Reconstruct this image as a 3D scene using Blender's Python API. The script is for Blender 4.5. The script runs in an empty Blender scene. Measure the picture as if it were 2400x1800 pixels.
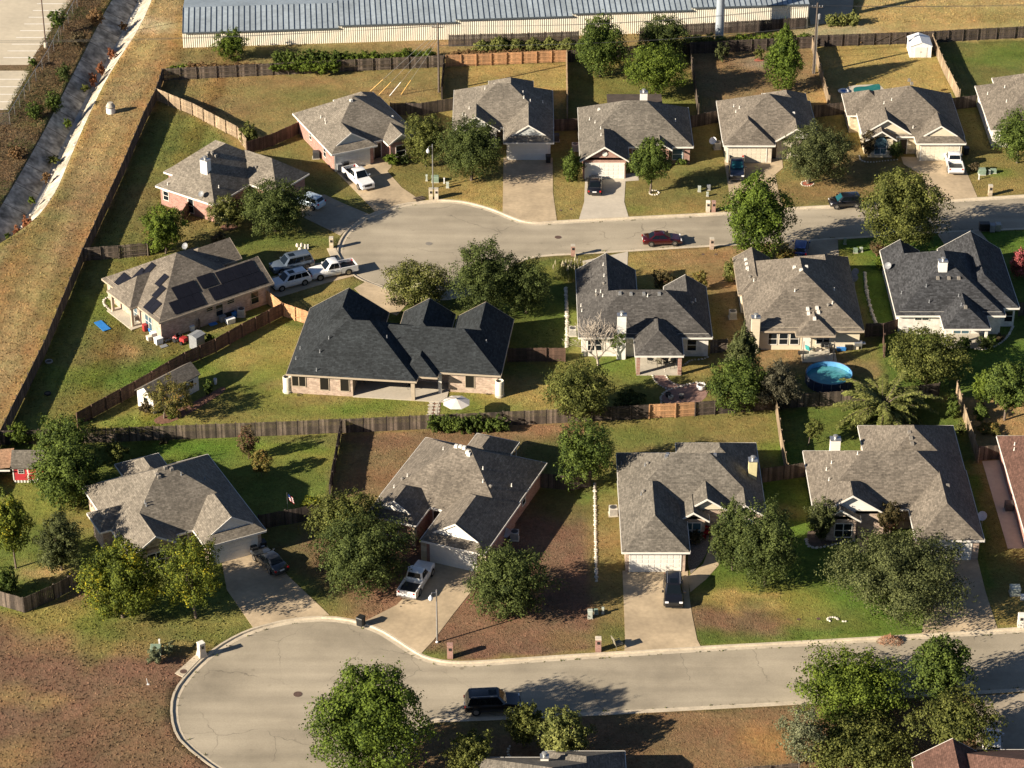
import bpy, bmesh, math, random
import numpy as np
from mathutils import Vector, Matrix, noise
from mathutils.geometry import delaunay_2d_cdt

# ---------------------------------------------------------------- camera, sky, sun, exposure
SC = bpy.context.scene
COL = SC.collection
F, TH, CH, OY = 6300.0, math.radians(31), 156.3, -270.0
sT, cT = math.sin(TH), math.cos(TH)
cam = bpy.data.cameras.new('camera'); camo = bpy.data.objects.new('camera', cam); COL.objects.link(camo)
camo.location = (0, OY, CH); camo.rotation_euler = (math.radians(59), 0, 0)
cam.sensor_width = 36.0; cam.lens = F / 2400 * 36.0; cam.clip_start = 1.0; cam.clip_end = 6000
SC.camera = camo
SUN_AZ, SUN_EL = math.radians(207), math.radians(24)      # direction towards the sun, from +x
sdir = Vector((math.cos(SUN_AZ) * math.cos(SUN_EL), math.sin(SUN_AZ) * math.cos(SUN_EL), math.sin(SUN_EL)))
w = bpy.data.worlds.new('World'); SC.world = w; w.use_nodes = True
nt = w.node_tree; bg = nt.nodes['Background']
sky = nt.nodes.new('ShaderNodeTexSky'); sky.sky_type = 'NISHITA'; sky.sun_disc = False
sky.sun_elevation = SUN_EL; sky.sun_rotation = math.atan2(sdir.x, sdir.y)
sky.air_density = 0.55; sky.dust_density = 0.3
nt.links.new(sky.outputs[0], bg.inputs[0]); bg.inputs[1].default_value = 0.05
sl = bpy.data.lights.new('sun', 'SUN'); sl.energy = 5.0; sl.angle = math.radians(0.55); sl.color = (1.0, 0.87, 0.70)
so = bpy.data.objects.new('sun', sl); COL.objects.link(so); so.rotation_euler = (-sdir).to_track_quat('-Z', 'Y').to_euler()
SC.view_settings.view_transform = 'Standard'; SC.view_settings.look = 'None'; SC.view_settings.gamma = 1
SC.view_settings.exposure = 1.15
SC.render.resolution_x = 1024; SC.render.resolution_y = 768

# ---------------------------------------------------------------- pixel to place
def W(px, py, z=0.0):
    u = (px - 1200) / F; v = (py - 900) / F; t = (CH - z) / (sT + v * cT)
    return Vector((t * u, t * (cT - v * sT) + OY, z))
def scl(py, z=0.0):
    v = (py - 900) / F
    return F * (sT + v * cT) / (CH - z)
def phi(py): return TH + math.atan((py - 900) / F)
R = random.Random(7)

# ---------------------------------------------------------------- materials
MATS = {}
def newmat(name):
    m = bpy.data.materials.new(name); m.use_nodes = True; MATS[name] = m
    return m, m.node_tree, m.node_tree.nodes['Principled BSDF']
def nd(nt, typ, **kw):
    n = nt.nodes.new(typ)
    for k, v in kw.items():
        if k[0] == 'i' and k[1:].isdigit(): n.inputs[int(k[1:])].default_value = v
        else: setattr(n, k, v)
    return n
def ramp(nt, fac, stops):
    r = nt.nodes.new('ShaderNodeValToRGB'); nt.links.new(fac, r.inputs[0]); el = r.color_ramp.elements
    while len(el) < len(stops): el.new(0.5)
    for e, (p, c) in zip(el, stops): e.position = p; e.color = (*c, 1)
    return r.outputs[0]
def mixc(nt, a, b, fac, mode='MIX'):
    m = nt.nodes.new('ShaderNodeMix'); m.data_type = 'RGBA'; m.blend_type = mode
    for sock, v in ((m.inputs[0], fac), (m.inputs[6], a), (m.inputs[7], b)):
        if hasattr(v, 'links') or hasattr(v, 'is_linked'): nt.links.new(v, sock)
        elif isinstance(v, (int, float)): sock.default_value = v
        else: sock.default_value = (*v, 1)
    return m.outputs[2]
def mul(c, k): return tuple(min(1, x * k) for x in c)
def noisemat(name, col, var=0.25, scale=1.5, rough=0.85, bump=0.0, bscale=20.0, fine=0.12, fscale=14.0, metal=0.0, rnd=0.0, coord='pos', bdist=0.02, spec=None, isl=0.0):
    """base colour with broad and fine noise, optional bump and per-object variation"""
    m, nt, b = newmat(name)
    if coord == 'pos': v = nd(nt, 'ShaderNodeNewGeometry').outputs['Position']
    else: v = nd(nt, 'ShaderNodeTexCoord').outputs['Object']
    n1 = nd(nt, 'ShaderNodeTexNoise'); nt.links.new(v, n1.inputs['Vector']); n1.inputs['Scale'].default_value = scale; n1.inputs['Detail'].default_value = 5
    c = ramp(nt, n1.outputs[0], [(0.3, mul(col, 1 - var)), (0.7, mul(col, 1 + var))])
    if fine:
        n2 = nd(nt, 'ShaderNodeTexNoise'); nt.links.new(v, n2.inputs['Vector']); n2.inputs['Scale'].default_value = fscale; n2.inputs['Detail'].default_value = 3
        f = ramp(nt, n2.outputs[0], [(0.3, (1 - fine,) * 3), (0.7, (1 + fine,) * 3)])
        c = mixc(nt, c, f, 1.0, 'MULTIPLY')
    if isl:
        gi = nd(nt, 'ShaderNodeNewGeometry'); f = ramp(nt, gi.outputs['Random Per Island'], [(0, (1 - isl,) * 3), (1, (1 + isl,) * 3)])
        c = mixc(nt, c, f, 1.0, 'MULTIPLY')
    if rnd:
        oi = nd(nt, 'ShaderNodeObjectInfo')
        f = ramp(nt, oi.outputs['Random'], [(0, (1 - rnd,) * 3), (1, (1 + rnd,) * 3)])
        c = mixc(nt, c, f, 1.0, 'MULTIPLY')
    nt.links.new(c, b.inputs['Base Color']); b.inputs['Roughness'].default_value = rough; b.inputs['Metallic'].default_value = metal
    if spec is not None: b.inputs['Specular IOR Level'].default_value = spec
    if bump:
        n3 = nd(nt, 'ShaderNodeTexNoise'); nt.links.new(v, n3.inputs['Vector']); n3.inputs['Scale'].default_value = bscale; n3.inputs['Detail'].default_value = 4
        bp = nd(nt, 'ShaderNodeBump'); bp.inputs['Strength'].default_value = bump; bp.inputs['Distance'].default_value = bdist
        nt.links.new(n3.outputs[0], bp.inputs['Height']); nt.links.new(bp.outputs[0], b.inputs['Normal'])
    return m
def plain(name, col, rough=0.5, metal=0.0, coat=0.0, spec=None):
    m, nt, b = newmat(name)
    v = nd(nt, 'ShaderNodeTexCoord').outputs['Object']
    n1 = nd(nt, 'ShaderNodeTexNoise'); nt.links.new(v, n1.inputs['Vector']); n1.inputs['Scale'].default_value = 3.0
    c = ramp(nt, n1.outputs[0], [(0.3, mul(col, 0.93)), (0.7, mul(col, 1.06))])
    nt.links.new(c, b.inputs['Base Color']); b.inputs['Roughness'].default_value = rough; b.inputs['Metallic'].default_value = metal
    b.inputs['Coat Weight'].default_value = coat
    if spec is not None: b.inputs['Specular IOR Level'].default_value = spec
    return m
def shingle(name, col, var=0.30, alt=None):
    m, nt, b = newmat(name)
    uv = nd(nt, 'ShaderNodeTexCoord').outputs['UV']
    br = nd(nt, 'ShaderNodeTexBrick'); nt.links.new(uv, br.inputs['Vector'])
    br.offset = 0.37; br.inputs['Scale'].default_value = 1.0; br.inputs['Brick Width'].default_value = 0.44; br.inputs['Row Height'].default_value = 0.19
    br.inputs['Mortar Size'].default_value = 0.012; br.inputs['Mortar Smooth'].default_value = 0.6; br.inputs['Bias'].default_value = -0.1
    br.inputs['Color1'].default_value = (*mul(col, 1 - var), 1); br.inputs['Color2'].default_value = (*mul(alt or col, 1 + var), 1)
    br.inputs['Mortar'].default_value = (*mul(col, 0.55), 1)
    n1 = nd(nt, 'ShaderNodeTexNoise'); nt.links.new(uv, n1.inputs['Vector']); n1.inputs['Scale'].default_value = 0.35; n1.inputs['Detail'].default_value = 4
    f = ramp(nt, n1.outputs[0], [(0.3, (0.82,) * 3), (0.7, (1.15,) * 3)])
    n2 = nd(nt, 'ShaderNodeTexNoise'); nt.links.new(uv, n2.inputs['Vector']); n2.inputs['Scale'].default_value = 4.0; n2.inputs['Detail'].default_value = 5
    f2 = ramp(nt, n2.outputs[0], [(0.3, (0.72,) * 3), (0.7, (1.3,) * 3)])
    mp = nd(nt, 'ShaderNodeMapping'); nt.links.new(uv, mp.inputs[0]); mp.inputs['Scale'].default_value = (1.3, 0.12, 1)
    n3 = nd(nt, 'ShaderNodeTexNoise'); nt.links.new(mp.outputs[0], n3.inputs['Vector']); n3.inputs['Scale'].default_value = 1.0; n3.inputs['Detail'].default_value = 4
    f3 = ramp(nt, n3.outputs[0], [(0.3, (0.9,) * 3), (0.7, (1.1,) * 3)])
    c = mixc(nt, br.outputs[0], f, 1.0, 'MULTIPLY'); c = mixc(nt, c, f2, 1.0, 'MULTIPLY'); c = mixc(nt, c, f3, 1.0, 'MULTIPLY')
    nt.links.new(c, b.inputs['Base Color']); b.inputs['Roughness'].default_value = 0.93; b.inputs['Specular IOR Level'].default_value = 0.25
    bp = nd(nt, 'ShaderNodeBump'); bp.inputs['Strength'].default_value = 0.5; bp.inputs['Distance'].default_value = 0.015
    nt.links.new(br.outputs['Fac'], bp.inputs['Height']); bp.invert = True; nt.links.new(bp.outputs[0], b.inputs['Normal'])
    return m
def brickmat(name, c1, c2, mortar, bw=0.21, rh=0.075):
    """walls carry UVs in metres: u along the wall, v up"""
    m, nt, b = newmat(name)
    uv = nd(nt, 'ShaderNodeTexCoord').outputs['UV']
    br = nd(nt, 'ShaderNodeTexBrick'); nt.links.new(uv, br.inputs['Vector']); br.inputs['Scale'].default_value = 1.0
    br.inputs['Brick Width'].default_value = bw; br.inputs['Row Height'].default_value = rh; br.inputs['Mortar Size'].default_value = 0.012
    br.inputs['Color1'].default_value = (*c1, 1); br.inputs['Color2'].default_value = (*c2, 1); br.inputs['Mortar'].default_value = (*mortar, 1)
    n1 = nd(nt, 'ShaderNodeTexNoise'); nt.links.new(uv, n1.inputs['Vector']); n1.inputs['Scale'].default_value = 1.6; n1.inputs['Detail'].default_value = 5
    f = ramp(nt, n1.outputs[0], [(0.3, (0.8,) * 3), (0.7, (1.2,) * 3)])
    c = mixc(nt, br.outputs[0], f, 1.0, 'MULTIPLY')
    nt.links.new(c, b.inputs['Base Color']); b.inputs['Roughness'].default_value = 0.9
    bp = nd(nt, 'ShaderNodeBump'); bp.inputs['Strength'].default_value = 0.4; bp.inputs['Distance'].default_value = 0.01; bp.invert = True
    nt.links.new(br.outputs['Fac'], bp.inputs['Height']); nt.links.new(bp.outputs[0], b.inputs['Normal'])
    return m
def siding(name, col):
    m, nt, b = newmat(name)
    uv = nd(nt, 'ShaderNodeTexCoord').outputs['UV']
    mp = nd(nt, 'ShaderNodeMapping'); nt.links.new(uv, mp.inputs[0]); mp.inputs['Rotation'].default_value = (0, 0, math.pi / 2)
    wv = nd(nt, 'ShaderNodeTexWave'); nt.links.new(mp.outputs[0], wv.inputs[0]); wv.wave_profile = 'SAW'; wv.inputs['Scale'].default_value = 1.6
    c = ramp(nt, wv.outputs[1], [(0.0, mul(col, 0.8)), (0.12, col), (1.0, mul(col, 1.05))])
    n1 = nd(nt, 'ShaderNodeTexNoise'); nt.links.new(uv, n1.inputs['Vector']); n1.inputs['Scale'].default_value = 1.1; n1.inputs['Detail'].default_value = 5
    f = ramp(nt, n1.outputs[0], [(0.3, (0.9,) * 3), (0.7, (1.06,) * 3)])
    c = mixc(nt, c, f, 1.0, 'MULTIPLY')
    nt.links.new(c, b.inputs['Base Color']); b.inputs['Roughness'].default_value = 0.7
    bp = nd(nt, 'ShaderNodeBump'); bp.inputs['Strength'].default_value = 0.5; bp.inputs['Distance'].default_value = 0.015
    nt.links.new(wv.outputs[1], bp.inputs['Height']); nt.links.new(bp.outputs[0], b.inputs['Normal'])
    return m
def leafmat(name, c1, c2, c3=None, p3=0.0, tr=0.16):
    """per-leaf random colour over a broad drift of colour through the crown"""
    m, nt, b = newmat(name)
    g = nd(nt, 'ShaderNodeNewGeometry')
    n1 = nd(nt, 'ShaderNodeTexNoise'); nt.links.new(g.outputs['Position'], n1.inputs['Vector']); n1.inputs['Scale'].default_value = 0.45; n1.inputs['Detail'].default_value = 3
    a = nd(nt, 'ShaderNodeMath', operation='MULTIPLY_ADD'); nt.links.new(g.outputs['Random Per Island'], a.inputs[0]); a.inputs[1].default_value = 0.42; nz_ = nd(nt, 'ShaderNodeMath', operation='MULTIPLY'); nt.links.new(n1.outputs[0], nz_.inputs[0]); nz_.inputs[1].default_value = 0.75; nt.links.new(nz_.outputs[0], a.inputs[2])
    stops = [(0.36, c1), (0.82, c2)]
    if c3: stops = [(0.34, c1), (0.72, c2), (0.88 - p3, c3)]
    c = ramp(nt, a.outputs[0], stops)
    nt.links.new(c, b.inputs['Base Color']); b.inputs['Roughness'].default_value = 0.7; b.inputs['Specular IOR Level'].default_value = 0.12
    t = nd(nt, 'ShaderNodeBsdfTranslucent'); nt.links.new(mixc(nt, c, (1.25, 1.2, 0.6), 1.0, 'MULTIPLY'), t.inputs[0])
    mx = nd(nt, 'ShaderNodeMixShader'); mx.inputs[0].default_value = tr
    nt.links.new(b.outputs[0], mx.inputs[1]); nt.links.new(t.outputs[0], mx.inputs[2]); nt.links.new(mx.outputs[0], nt.nodes['Material Output'].inputs[0])
    return m
def glassmat(name, col, rough=0.06):
    m, nt, b = newmat(name); b.inputs['Base Color'].default_value = (*col, 1); b.inputs['Roughness'].default_value = rough
    b.inputs['Specular IOR Level'].default_value = 0.32
    return m

shingle('roof_weathered', (0.188, 0.166, 0.134), 0.22)
shingle('roof_brown', (0.168, 0.145, 0.116), 0.24)
shingle('roof_grey', (0.156, 0.140, 0.115), 0.24)
shingle('roof_black', (0.030, 0.035, 0.038), 0.32)
shingle('roof_charcoal', (0.052, 0.054, 0.058), 0.40)
shingle('roof_dark', (0.085, 0.080, 0.074), 0.28)
shingle('roof_red', (0.120, 0.066, 0.050), 0.22)
shingle('roof_orange', (0.33, 0.20, 0.12), 0.15)
brickmat('brick_red', (0.25, 0.085, 0.06), (0.36, 0.15, 0.11), (0.42, 0.34, 0.28))
brickmat('brick_pink', (0.27, 0.115, 0.09), (0.37, 0.19, 0.15), (0.42, 0.33, 0.28), 0.34, 0.11)
brickmat('brick_tan', (0.32, 0.22, 0.165), (0.52, 0.40, 0.31), (0.50, 0.42, 0.34), 0.34, 0.11)
brickmat('brick_cream', (0.52, 0.44, 0.34), (0.66, 0.58, 0.46), (0.6, 0.53, 0.43))
brickmat('brick_white', (0.66, 0.63, 0.57), (0.76, 0.73, 0.66), (0.68, 0.64, 0.57))
brickmat('stone_cream', (0.46, 0.38, 0.25), (0.66, 0.58, 0.43), (0.5, 0.44, 0.34), 0.42, 0.24)
brickmat('stone_tan', (0.34, 0.27, 0.18), (0.58, 0.48, 0.34), (0.45, 0.4, 0.32), 0.42, 0.24)
siding('siding_cream', (0.66, 0.58, 0.43)); siding('siding_white', (0.78, 0.76, 0.70)); siding('siding_grey', (0.50, 0.52, 0.50)); siding('siding_yellow', (0.60, 0.54, 0.30))
noisemat('trim_white', (0.74, 0.71, 0.64), 0.06, 2, 0.6, fine=0.05)
noisemat('trim_tan', (0.42, 0.35, 0.26), 0.08, 2, 0.7, fine=0.05)
noisemat('garage_white', (0.72, 0.70, 0.64), 0.05, 1.2, 0.55, fine=0.03)
noisemat('garage_cream', (0.66, 0.60, 0.48), 0.05, 1.2, 0.55, fine=0.03)
glassmat('window_glass', (0.012, 0.016, 0.02)); glassmat('window_screen', (0.018, 0.017, 0.015), 0.35); glassmat('window_blue', (0.06, 0.11, 0.14), 0.12)
noisemat('door_dark', (0.05, 0.035, 0.025), 0.2, 3, 0.5)
noisemat('void_dark', (0.02, 0.018, 0.016), 0.2, 3, 0.9)
noisemat('vent_metal', (0.42, 0.42, 0.40), 0.2, 4, 0.45, metal=0.6)
noisemat('galv', (0.50, 0.51, 0.52), 0.12, 4, 0.4, metal=0.8)
noisemat('wood_old', (0.108, 0.084, 0.064), 0.30, 0.9, 0.92, fine=0.3, fscale=9, rnd=0.14, isl=0.75)
noisemat('wood_dark', (0.068, 0.052, 0.042), 0.32, 0.9, 0.92, fine=0.3, fscale=9, rnd=0.14, isl=0.6)
noisemat('wood_tan', (0.30, 0.225, 0.145), 0.22, 0.9, 0.9, fine=0.25, fscale=9, rnd=0.2, isl=0.32)
noisemat('wood_cedar', (0.46, 0.26, 0.13), 0.18, 0.9, 0.88, fine=0.2, fscale=9, rnd=0.14, isl=0.28)
noisemat('wood_red', (0.115, 0.068, 0.048), 0.25, 0.9, 0.9, fine=0.25, fscale=9, rnd=0.2, isl=0.35)
noisemat('bark', (0.13, 0.10, 0.075), 0.3, 5, 0.95, bump=0.5, bscale=12)
noisemat('bark_pale', (0.36, 0.31, 0.25), 0.3, 5, 0.9, bump=0.4, bscale=12)
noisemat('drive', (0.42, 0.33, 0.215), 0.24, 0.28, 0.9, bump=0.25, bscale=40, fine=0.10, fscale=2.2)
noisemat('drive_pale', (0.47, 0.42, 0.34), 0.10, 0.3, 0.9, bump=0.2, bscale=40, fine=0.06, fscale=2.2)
noisemat('drive_shade', (0.33, 0.28, 0.205), 0.2, 0.3, 0.9, bump=0.2, bscale=40, fine=0.1, fscale=2.2)  # darker copy of drive, with shade put into its colour
noisemat('kerb', (0.50, 0.43, 0.32), 0.14, 0.6, 0.88, fine=0.12, fscale=4)
noisemat('lot', (0.50, 0.44, 0.33), 0.10, 0.12, 0.9, fine=0.06, fscale=1.2)
noisemat('paint_white', (0.78, 0.77, 0.73), 0.06, 1, 0.7)
noisemat('channel_stained_shade', (0.36, 0.34, 0.29), 0.6, 0.6, 0.92, fine=0.4, fscale=1.6, bump=0.3, bscale=4)  # concrete stains, plus the averted bank's shade put into the base colour
noisemat('channel_sunlit', (0.46, 0.41, 0.32), 0.38, 0.35, 0.9, fine=0.35, fscale=1.8, bump=0.3, bscale=4)  # same concrete in a lighter tone, sunlight painted into this bank
noisemat('silt', (0.42, 0.41, 0.37), 0.2, 0.5, 0.7)
noisemat('metal_roof', (0.36, 0.42, 0.46), 0.14, 0.25, 0.42, fine=0.12, fscale=2, metal=0.2, rnd=0.1)
noisemat('metal_rib', (0.12, 0.145, 0.165), 0.15, 0.4, 0.45, fine=0.1, metal=0.35)
noisemat('metal_wall', (0.70, 0.65, 0.53), 0.06, 0.3, 0.55, fine=0.05, fscale=2)
noisemat('concrete', (0.46, 0.42, 0.34), 0.15, 0.8, 0.9, fine=0.12)
noisemat('rock', (0.52, 0.48, 0.40), 0.22, 2.5, 0.9, bump=0.5, bscale=8, fine=0.2, rnd=0.15)
noisemat('iron', (0.10, 0.062, 0.048), 0.2, 5, 0.75)
noisemat('iron_grey', (0.22, 0.20, 0.17), 0.2, 5, 0.75)
noisemat('util_green', (0.22, 0.30, 0.22), 0.12, 3, 0.6)
noisemat('util_pale', (0.42, 0.46, 0.40), 0.12, 3, 0.6)
noisemat('ac_tan', (0.50, 0.48, 0.43), 0.1, 4, 0.55); noisemat('ac_dark', (0.06, 0.06, 0.06), 0.2, 6, 0.6)
noisemat('plastic_black', (0.018, 0.019, 0.02), 0.15, 4, 0.45); noisemat('plastic_green', (0.02, 0.045, 0.03), 0.15, 4, 0.45); noisemat('plastic_grey', (0.23, 0.24, 0.25), 0.12, 4, 0.5)
noisemat('plastic_white', (0.74, 0.75, 0.75), 0.08, 4, 0.5); noisemat('plastic_blue', (0.03, 0.20, 0.55), 0.1, 4, 0.45); noisemat('plastic_teal', (0.05, 0.30, 0.30), 0.1, 4, 0.5); noisemat('plastic_red', (0.35, 0.03, 0.03), 0.15, 4, 0.45)
noisemat('fabric_white', (0.66, 0.61, 0.55), 0.06, 2, 0.85); noisemat('fabric_khaki', (0.22, 0.20, 0.14), 0.15, 3, 0.9)
noisemat('barn_red', (0.48, 0.035, 0.045), 0.12, 2, 0.6); noisemat('tank_cream', (0.72, 0.67, 0.55), 0.06, 2, 0.5)
noisemat('pave_red', (0.26, 0.155, 0.125), 0.2, 1.2, 0.9, fine=0.2, fscale=8); noisemat('mulch', (0.17, 0.085, 0.055), 0.35, 3, 0.95, fine=0.3); noisemat('mulch_red', (0.33, 0.10, 0.06), 0.3, 3, 0.95, fine=0.3)
noisemat('soil', (0.10, 0.075, 0.055), 0.3, 2, 0.95, fine=0.3); noisemat('gravel', (0.20, 0.17, 0.145), 0.35, 6, 0.95, fine=0.4, fscale=9, bump=0.6, bscale=9)
noisemat('brush', (0.36, 0.19, 0.11), 0.3, 3, 0.9, fine=0.3, rnd=0.2)
noisemat('pole_wood', (0.10, 0.08, 0.065), 0.25, 3, 0.9); noisemat('pole_steel', (0.36, 0.41, 0.46), 0.1, 0.5, 0.5, metal=0.2)
noisemat('wire', (0.07, 0.07, 0.07), 0.1, 3, 0.5); noisemat('guard_yellow', (0.62, 0.38, 0.10), 0.1, 3, 0.6)
noisemat('solar', (0.012, 0.012, 0.016), 0.15, 1.0, 0.22); noisemat('solar_frame', (0.03, 0.03, 0.035), 0.1, 3, 0.4)
noisemat('tyre', (0.014, 0.014, 0.014), 0.2, 5, 0.85); noisemat('rim', (0.45, 0.45, 0.46), 0.1, 5, 0.3, metal=0.9)
for n, c, mt in (('car_white', (0.80, 0.80, 0.78), 0), ('car_black', (0.008, 0.008, 0.010), 0), ('car_navy', (0.010, 0.014, 0.030), 0.1), ('car_red', (0.055, 0.004, 0.007), 0.3), ('car_silver', (0.17, 0.215, 0.27), 0.5), ('car_grey', (0.055, 0.060, 0.066), 0.5), ('car_ice', (0.55, 0.68, 0.78), 0.1), ('car_blue', (0.02, 0.05, 0.22), 0.2)):
    plain(n, c, 0.28, mt, 1.0)
glassmat('car_glass', (0.006, 0.009, 0.012), 0.05); glassmat('shade_teal', (0.015, 0.085, 0.105), 0.15)
plain('lamp_clear', (0.75, 0.76, 0.78), 0.15); plain('lamp_red', (0.45, 0.01, 0.01), 0.2)
def watermat(name, col):
    m, nt, b = newmat(name); g = nd(nt, 'ShaderNodeNewGeometry'); n = nd(nt, 'ShaderNodeTexNoise'); nt.links.new(g.outputs['Position'], n.inputs['Vector'])
    n.inputs['Scale'].default_value = 1.4; n.inputs['Detail'].default_value = 4
    nt.links.new(ramp(nt, n.outputs[0], [(0.35, mul(col, 0.8)), (0.55, col), (0.75, (col[0] + 0.03, col[1] + 0.03, col[2] * 0.9))]), b.inputs['Base Color'])
    b.inputs['Roughness'].default_value = 0.08; bp = nd(nt, 'ShaderNodeBump'); bp.inputs['Strength'].default_value = 0.15; n2 = nd(nt, 'ShaderNodeTexNoise'); n2.inputs['Scale'].default_value = 3
    nt.links.new(g.outputs['Position'], n2.inputs['Vector']); nt.links.new(n2.outputs[0], bp.inputs['Height']); nt.links.new(bp.outputs[0], b.inputs['Normal'])
watermat('water_blue', (0.07, 0.27, 0.30)); watermat('water_teal', (0.02, 0.16, 0.14))
noisemat('pool_liner', (0.10, 0.30, 0.55), 0.12, 3, 0.5); noisemat('pool_skin', (0.03, 0.045, 0.09), 0.2, 3, 0.5)
leafmat('leaf_oak', (0.020, 0.032, 0.009), (0.110, 0.138, 0.038))
leafmat('leaf_oakgrey', (0.026, 0.035, 0.013), (0.134, 0.151, 0.054))
leafmat('leaf_bright', (0.022, 0.040, 0.008), (0.141, 0.198, 0.028))
leafmat('leaf_mid', (0.024, 0.042, 0.010), (0.128, 0.173, 0.033))
leafmat('leaf_olive', (0.032, 0.042, 0.010), (0.173, 0.186, 0.046))
leafmat('leaf_yellow', (0.028, 0.042, 0.008), (0.141, 0.173, 0.023), (0.36, 0.30, 0.02), 0.0)
leafmat('leaf_feather', (0.050, 0.065, 0.016), (0.256, 0.269, 0.079))
leafmat('leaf_autumn', (0.050, 0.052, 0.016), (0.190, 0.170, 0.045), (0.32, 0.16, 0.055), 0.0)
leafmat('leaf_pale', (0.070, 0.085, 0.045), (0.200, 0.210, 0.115))
leafmat('leaf_bronze', (0.045, 0.036, 0.020), (0.135, 0.108, 0.058))
leafmat('leaf_greybrown', (0.040, 0.038, 0.024), (0.125, 0.118, 0.074))
leafmat('leaf_vine', (0.026, 0.046, 0.008), (0.154, 0.205, 0.028))
leafmat('leaf_flower', (0.030, 0.042, 0.011), (0.173, 0.179, 0.046), (0.50, 0.47, 0.34), -0.09)
leafmat('leaf_pinkish', (0.045, 0.042, 0.018), (0.130, 0.100, 0.042), (0.28, 0.08, 0.09), -0.02)
leafmat('leaf_pink', (0.06, 0.05, 0.02), (0.340, 0.070, 0.080), (0.58, 0.16, 0.18), 0.1)
leafmat('leaf_scarlet', (0.06, 0.01, 0.012), (0.380, 0.020, 0.030))
leafmat('leaf_dry', (0.10, 0.06, 0.03), (0.260, 0.160, 0.075))
leafmat('leaf_rust', (0.13, 0.05, 0.025), (0.340, 0.140, 0.065))
leafmat('leaf_plume', (0.35, 0.31, 0.20), (0.660, 0.600, 0.420))

# ---------------------------------------------------------------- objects and mesh building
def tag(o, label=None, cat=None, group=None, kind=None):
    if label: o['label'] = label
    if cat: o['category'] = cat
    if group: o['group'] = group
    if kind: o['kind'] = kind
    return o
def empty(name, loc=(0, 0, 0), rz=0.0, label=None, cat=None, group=None):
    o = bpy.data.objects.new(name, None); COL.objects.link(o); o.location = loc; o.rotation_euler = (0, 0, rz); o.empty_display_size = 0.2
    return tag(o, label, cat, group)
def inst(name, me, parent=None, loc=(0, 0, 0), rot=(0, 0, 0), sc=(1, 1, 1)):
    o = bpy.data.objects.new(name, me); COL.objects.link(o); o.parent = parent; o.location = loc; o.rotation_euler = rot; o.scale = sc
    return o
class MB:
    def __init__(s): s.v = []; s.f = []; s.uv = []
    def poly(s, pts, uv=None):
        b = len(s.v); s.v += [tuple(p) for p in pts]; s.f.append(tuple(range(b, b + len(pts)))); s.uv.append(uv or [(0, 0)] * len(pts)); return s
    def box(s, x0, y0, z0, x1, y1, z1, M=None, tx=1.0, ty=1.0):
        cx, cy = (x0 + x1) / 2, (y0 + y1) / 2; b = len(s.v)
        pts = [(x0, y0, z0), (x1, y0, z0), (x1, y1, z0), (x0, y1, z0)] + [(cx + (x - cx) * tx, cy + (y - cy) * ty, z1) for x, y in ((x0, y0), (x1, y0), (x1, y1), (x0, y1))]
        if M is not None: pts = [tuple(M @ Vector(p)) for p in pts]
        s.v += pts
        for q in ((0, 3, 2, 1), (4, 5, 6, 7), (0, 1, 5, 4), (1, 2, 6, 5), (2, 3, 7, 6), (3, 0, 4, 7)):
            s.f.append(tuple(b + i for i in q)); s.uv.append([(0, 0), (1, 0), (1, 1), (0, 1)])
        return s
    def ring(s, loops, cap=True, close=True):
        """loops: list of equal-length point loops"""
        b = len(s.v); n = len(loops[0])
        for l in loops: s.v += [tuple(p) for p in l]
        for k in range(len(loops) - 1):
            for i in range(n if close else n - 1):
                j = (i + 1) % n; s.f.append((b + k * n + i, b + k * n + j, b + (k + 1) * n + j, b + (k + 1) * n + i)); s.uv.append([(0, 0)] * 4)
        if cap:
            s.f.append(tuple(b + i for i in range(n))[::-1]); s.uv.append([(0, 0)] * n)
            k = len(loops) - 1; s.f.append(tuple(b + k * n + i for i in range(n))); s.uv.append([(0, 0)] * n)
        return s
    def tube(s, p0, p1, r0, r1=None, n=6, cap=True):
        r1 = r0 if r1 is None else r1; p0, p1 = Vector(p0), Vector(p1); d = (p1 - p0).normalized()
        a = d.orthogonal().normalized(); c = d.cross(a)
        L = [[p + (a * math.cos(t) + c * math.sin(t)) * r for t in [2 * math.pi * i / n for i in range(n)]] for p, r in ((p0, r0), (p1, r1))]
        return s.ring(L, cap)
    def lathe(s, prof, n=16, c=(0, 0, 0), cap=True):
        return s.ring([[(c[0] + r * math.cos(2 * math.pi * i / n), c[1] + r * math.sin(2 * math.pi * i / n), c[2] + z) for i in range(n)] for r, z in prof], cap)
    def prism(s, pts, z0, z1):
        return s.ring([[(x, y, z0) for x, y in pts], [(x, y, z1) for x, y in pts]])
    def mesh(s, name, m, smooth=None):
        me = bpy.data.meshes.new(name); me.from_pydata(s.v, [], s.f)
        l = me.uv_layers.new(name='UVMap'); flat = np.array([c for u in s.uv for p in u for c in p], dtype=np.float32)
        if len(flat) == 2 * len(me.loops): l.data.foreach_set('uv', flat)
        me.materials.append(MATS[m]); me.update()
        if smooth is not None:
            me.polygons.foreach_set('use_smooth', np.ones(len(me.polygons), dtype=bool)); me.set_sharp_from_angle(angle=math.radians(smooth))
        return me
    def obj(s, name, m, parent=None, smooth=None, loc=(0, 0, 0), rz=0.0):
        return inst(name, s.mesh(name, m, smooth), parent, loc, (0, 0, rz))
def area(p):
    return sum(p[i][0] * p[(i + 1) % len(p)][1] - p[(i + 1) % len(p)][0] * p[i][1] for i in range(len(p))) / 2
def ccw(p): return p if area(p) > 0 else p[::-1]
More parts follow.
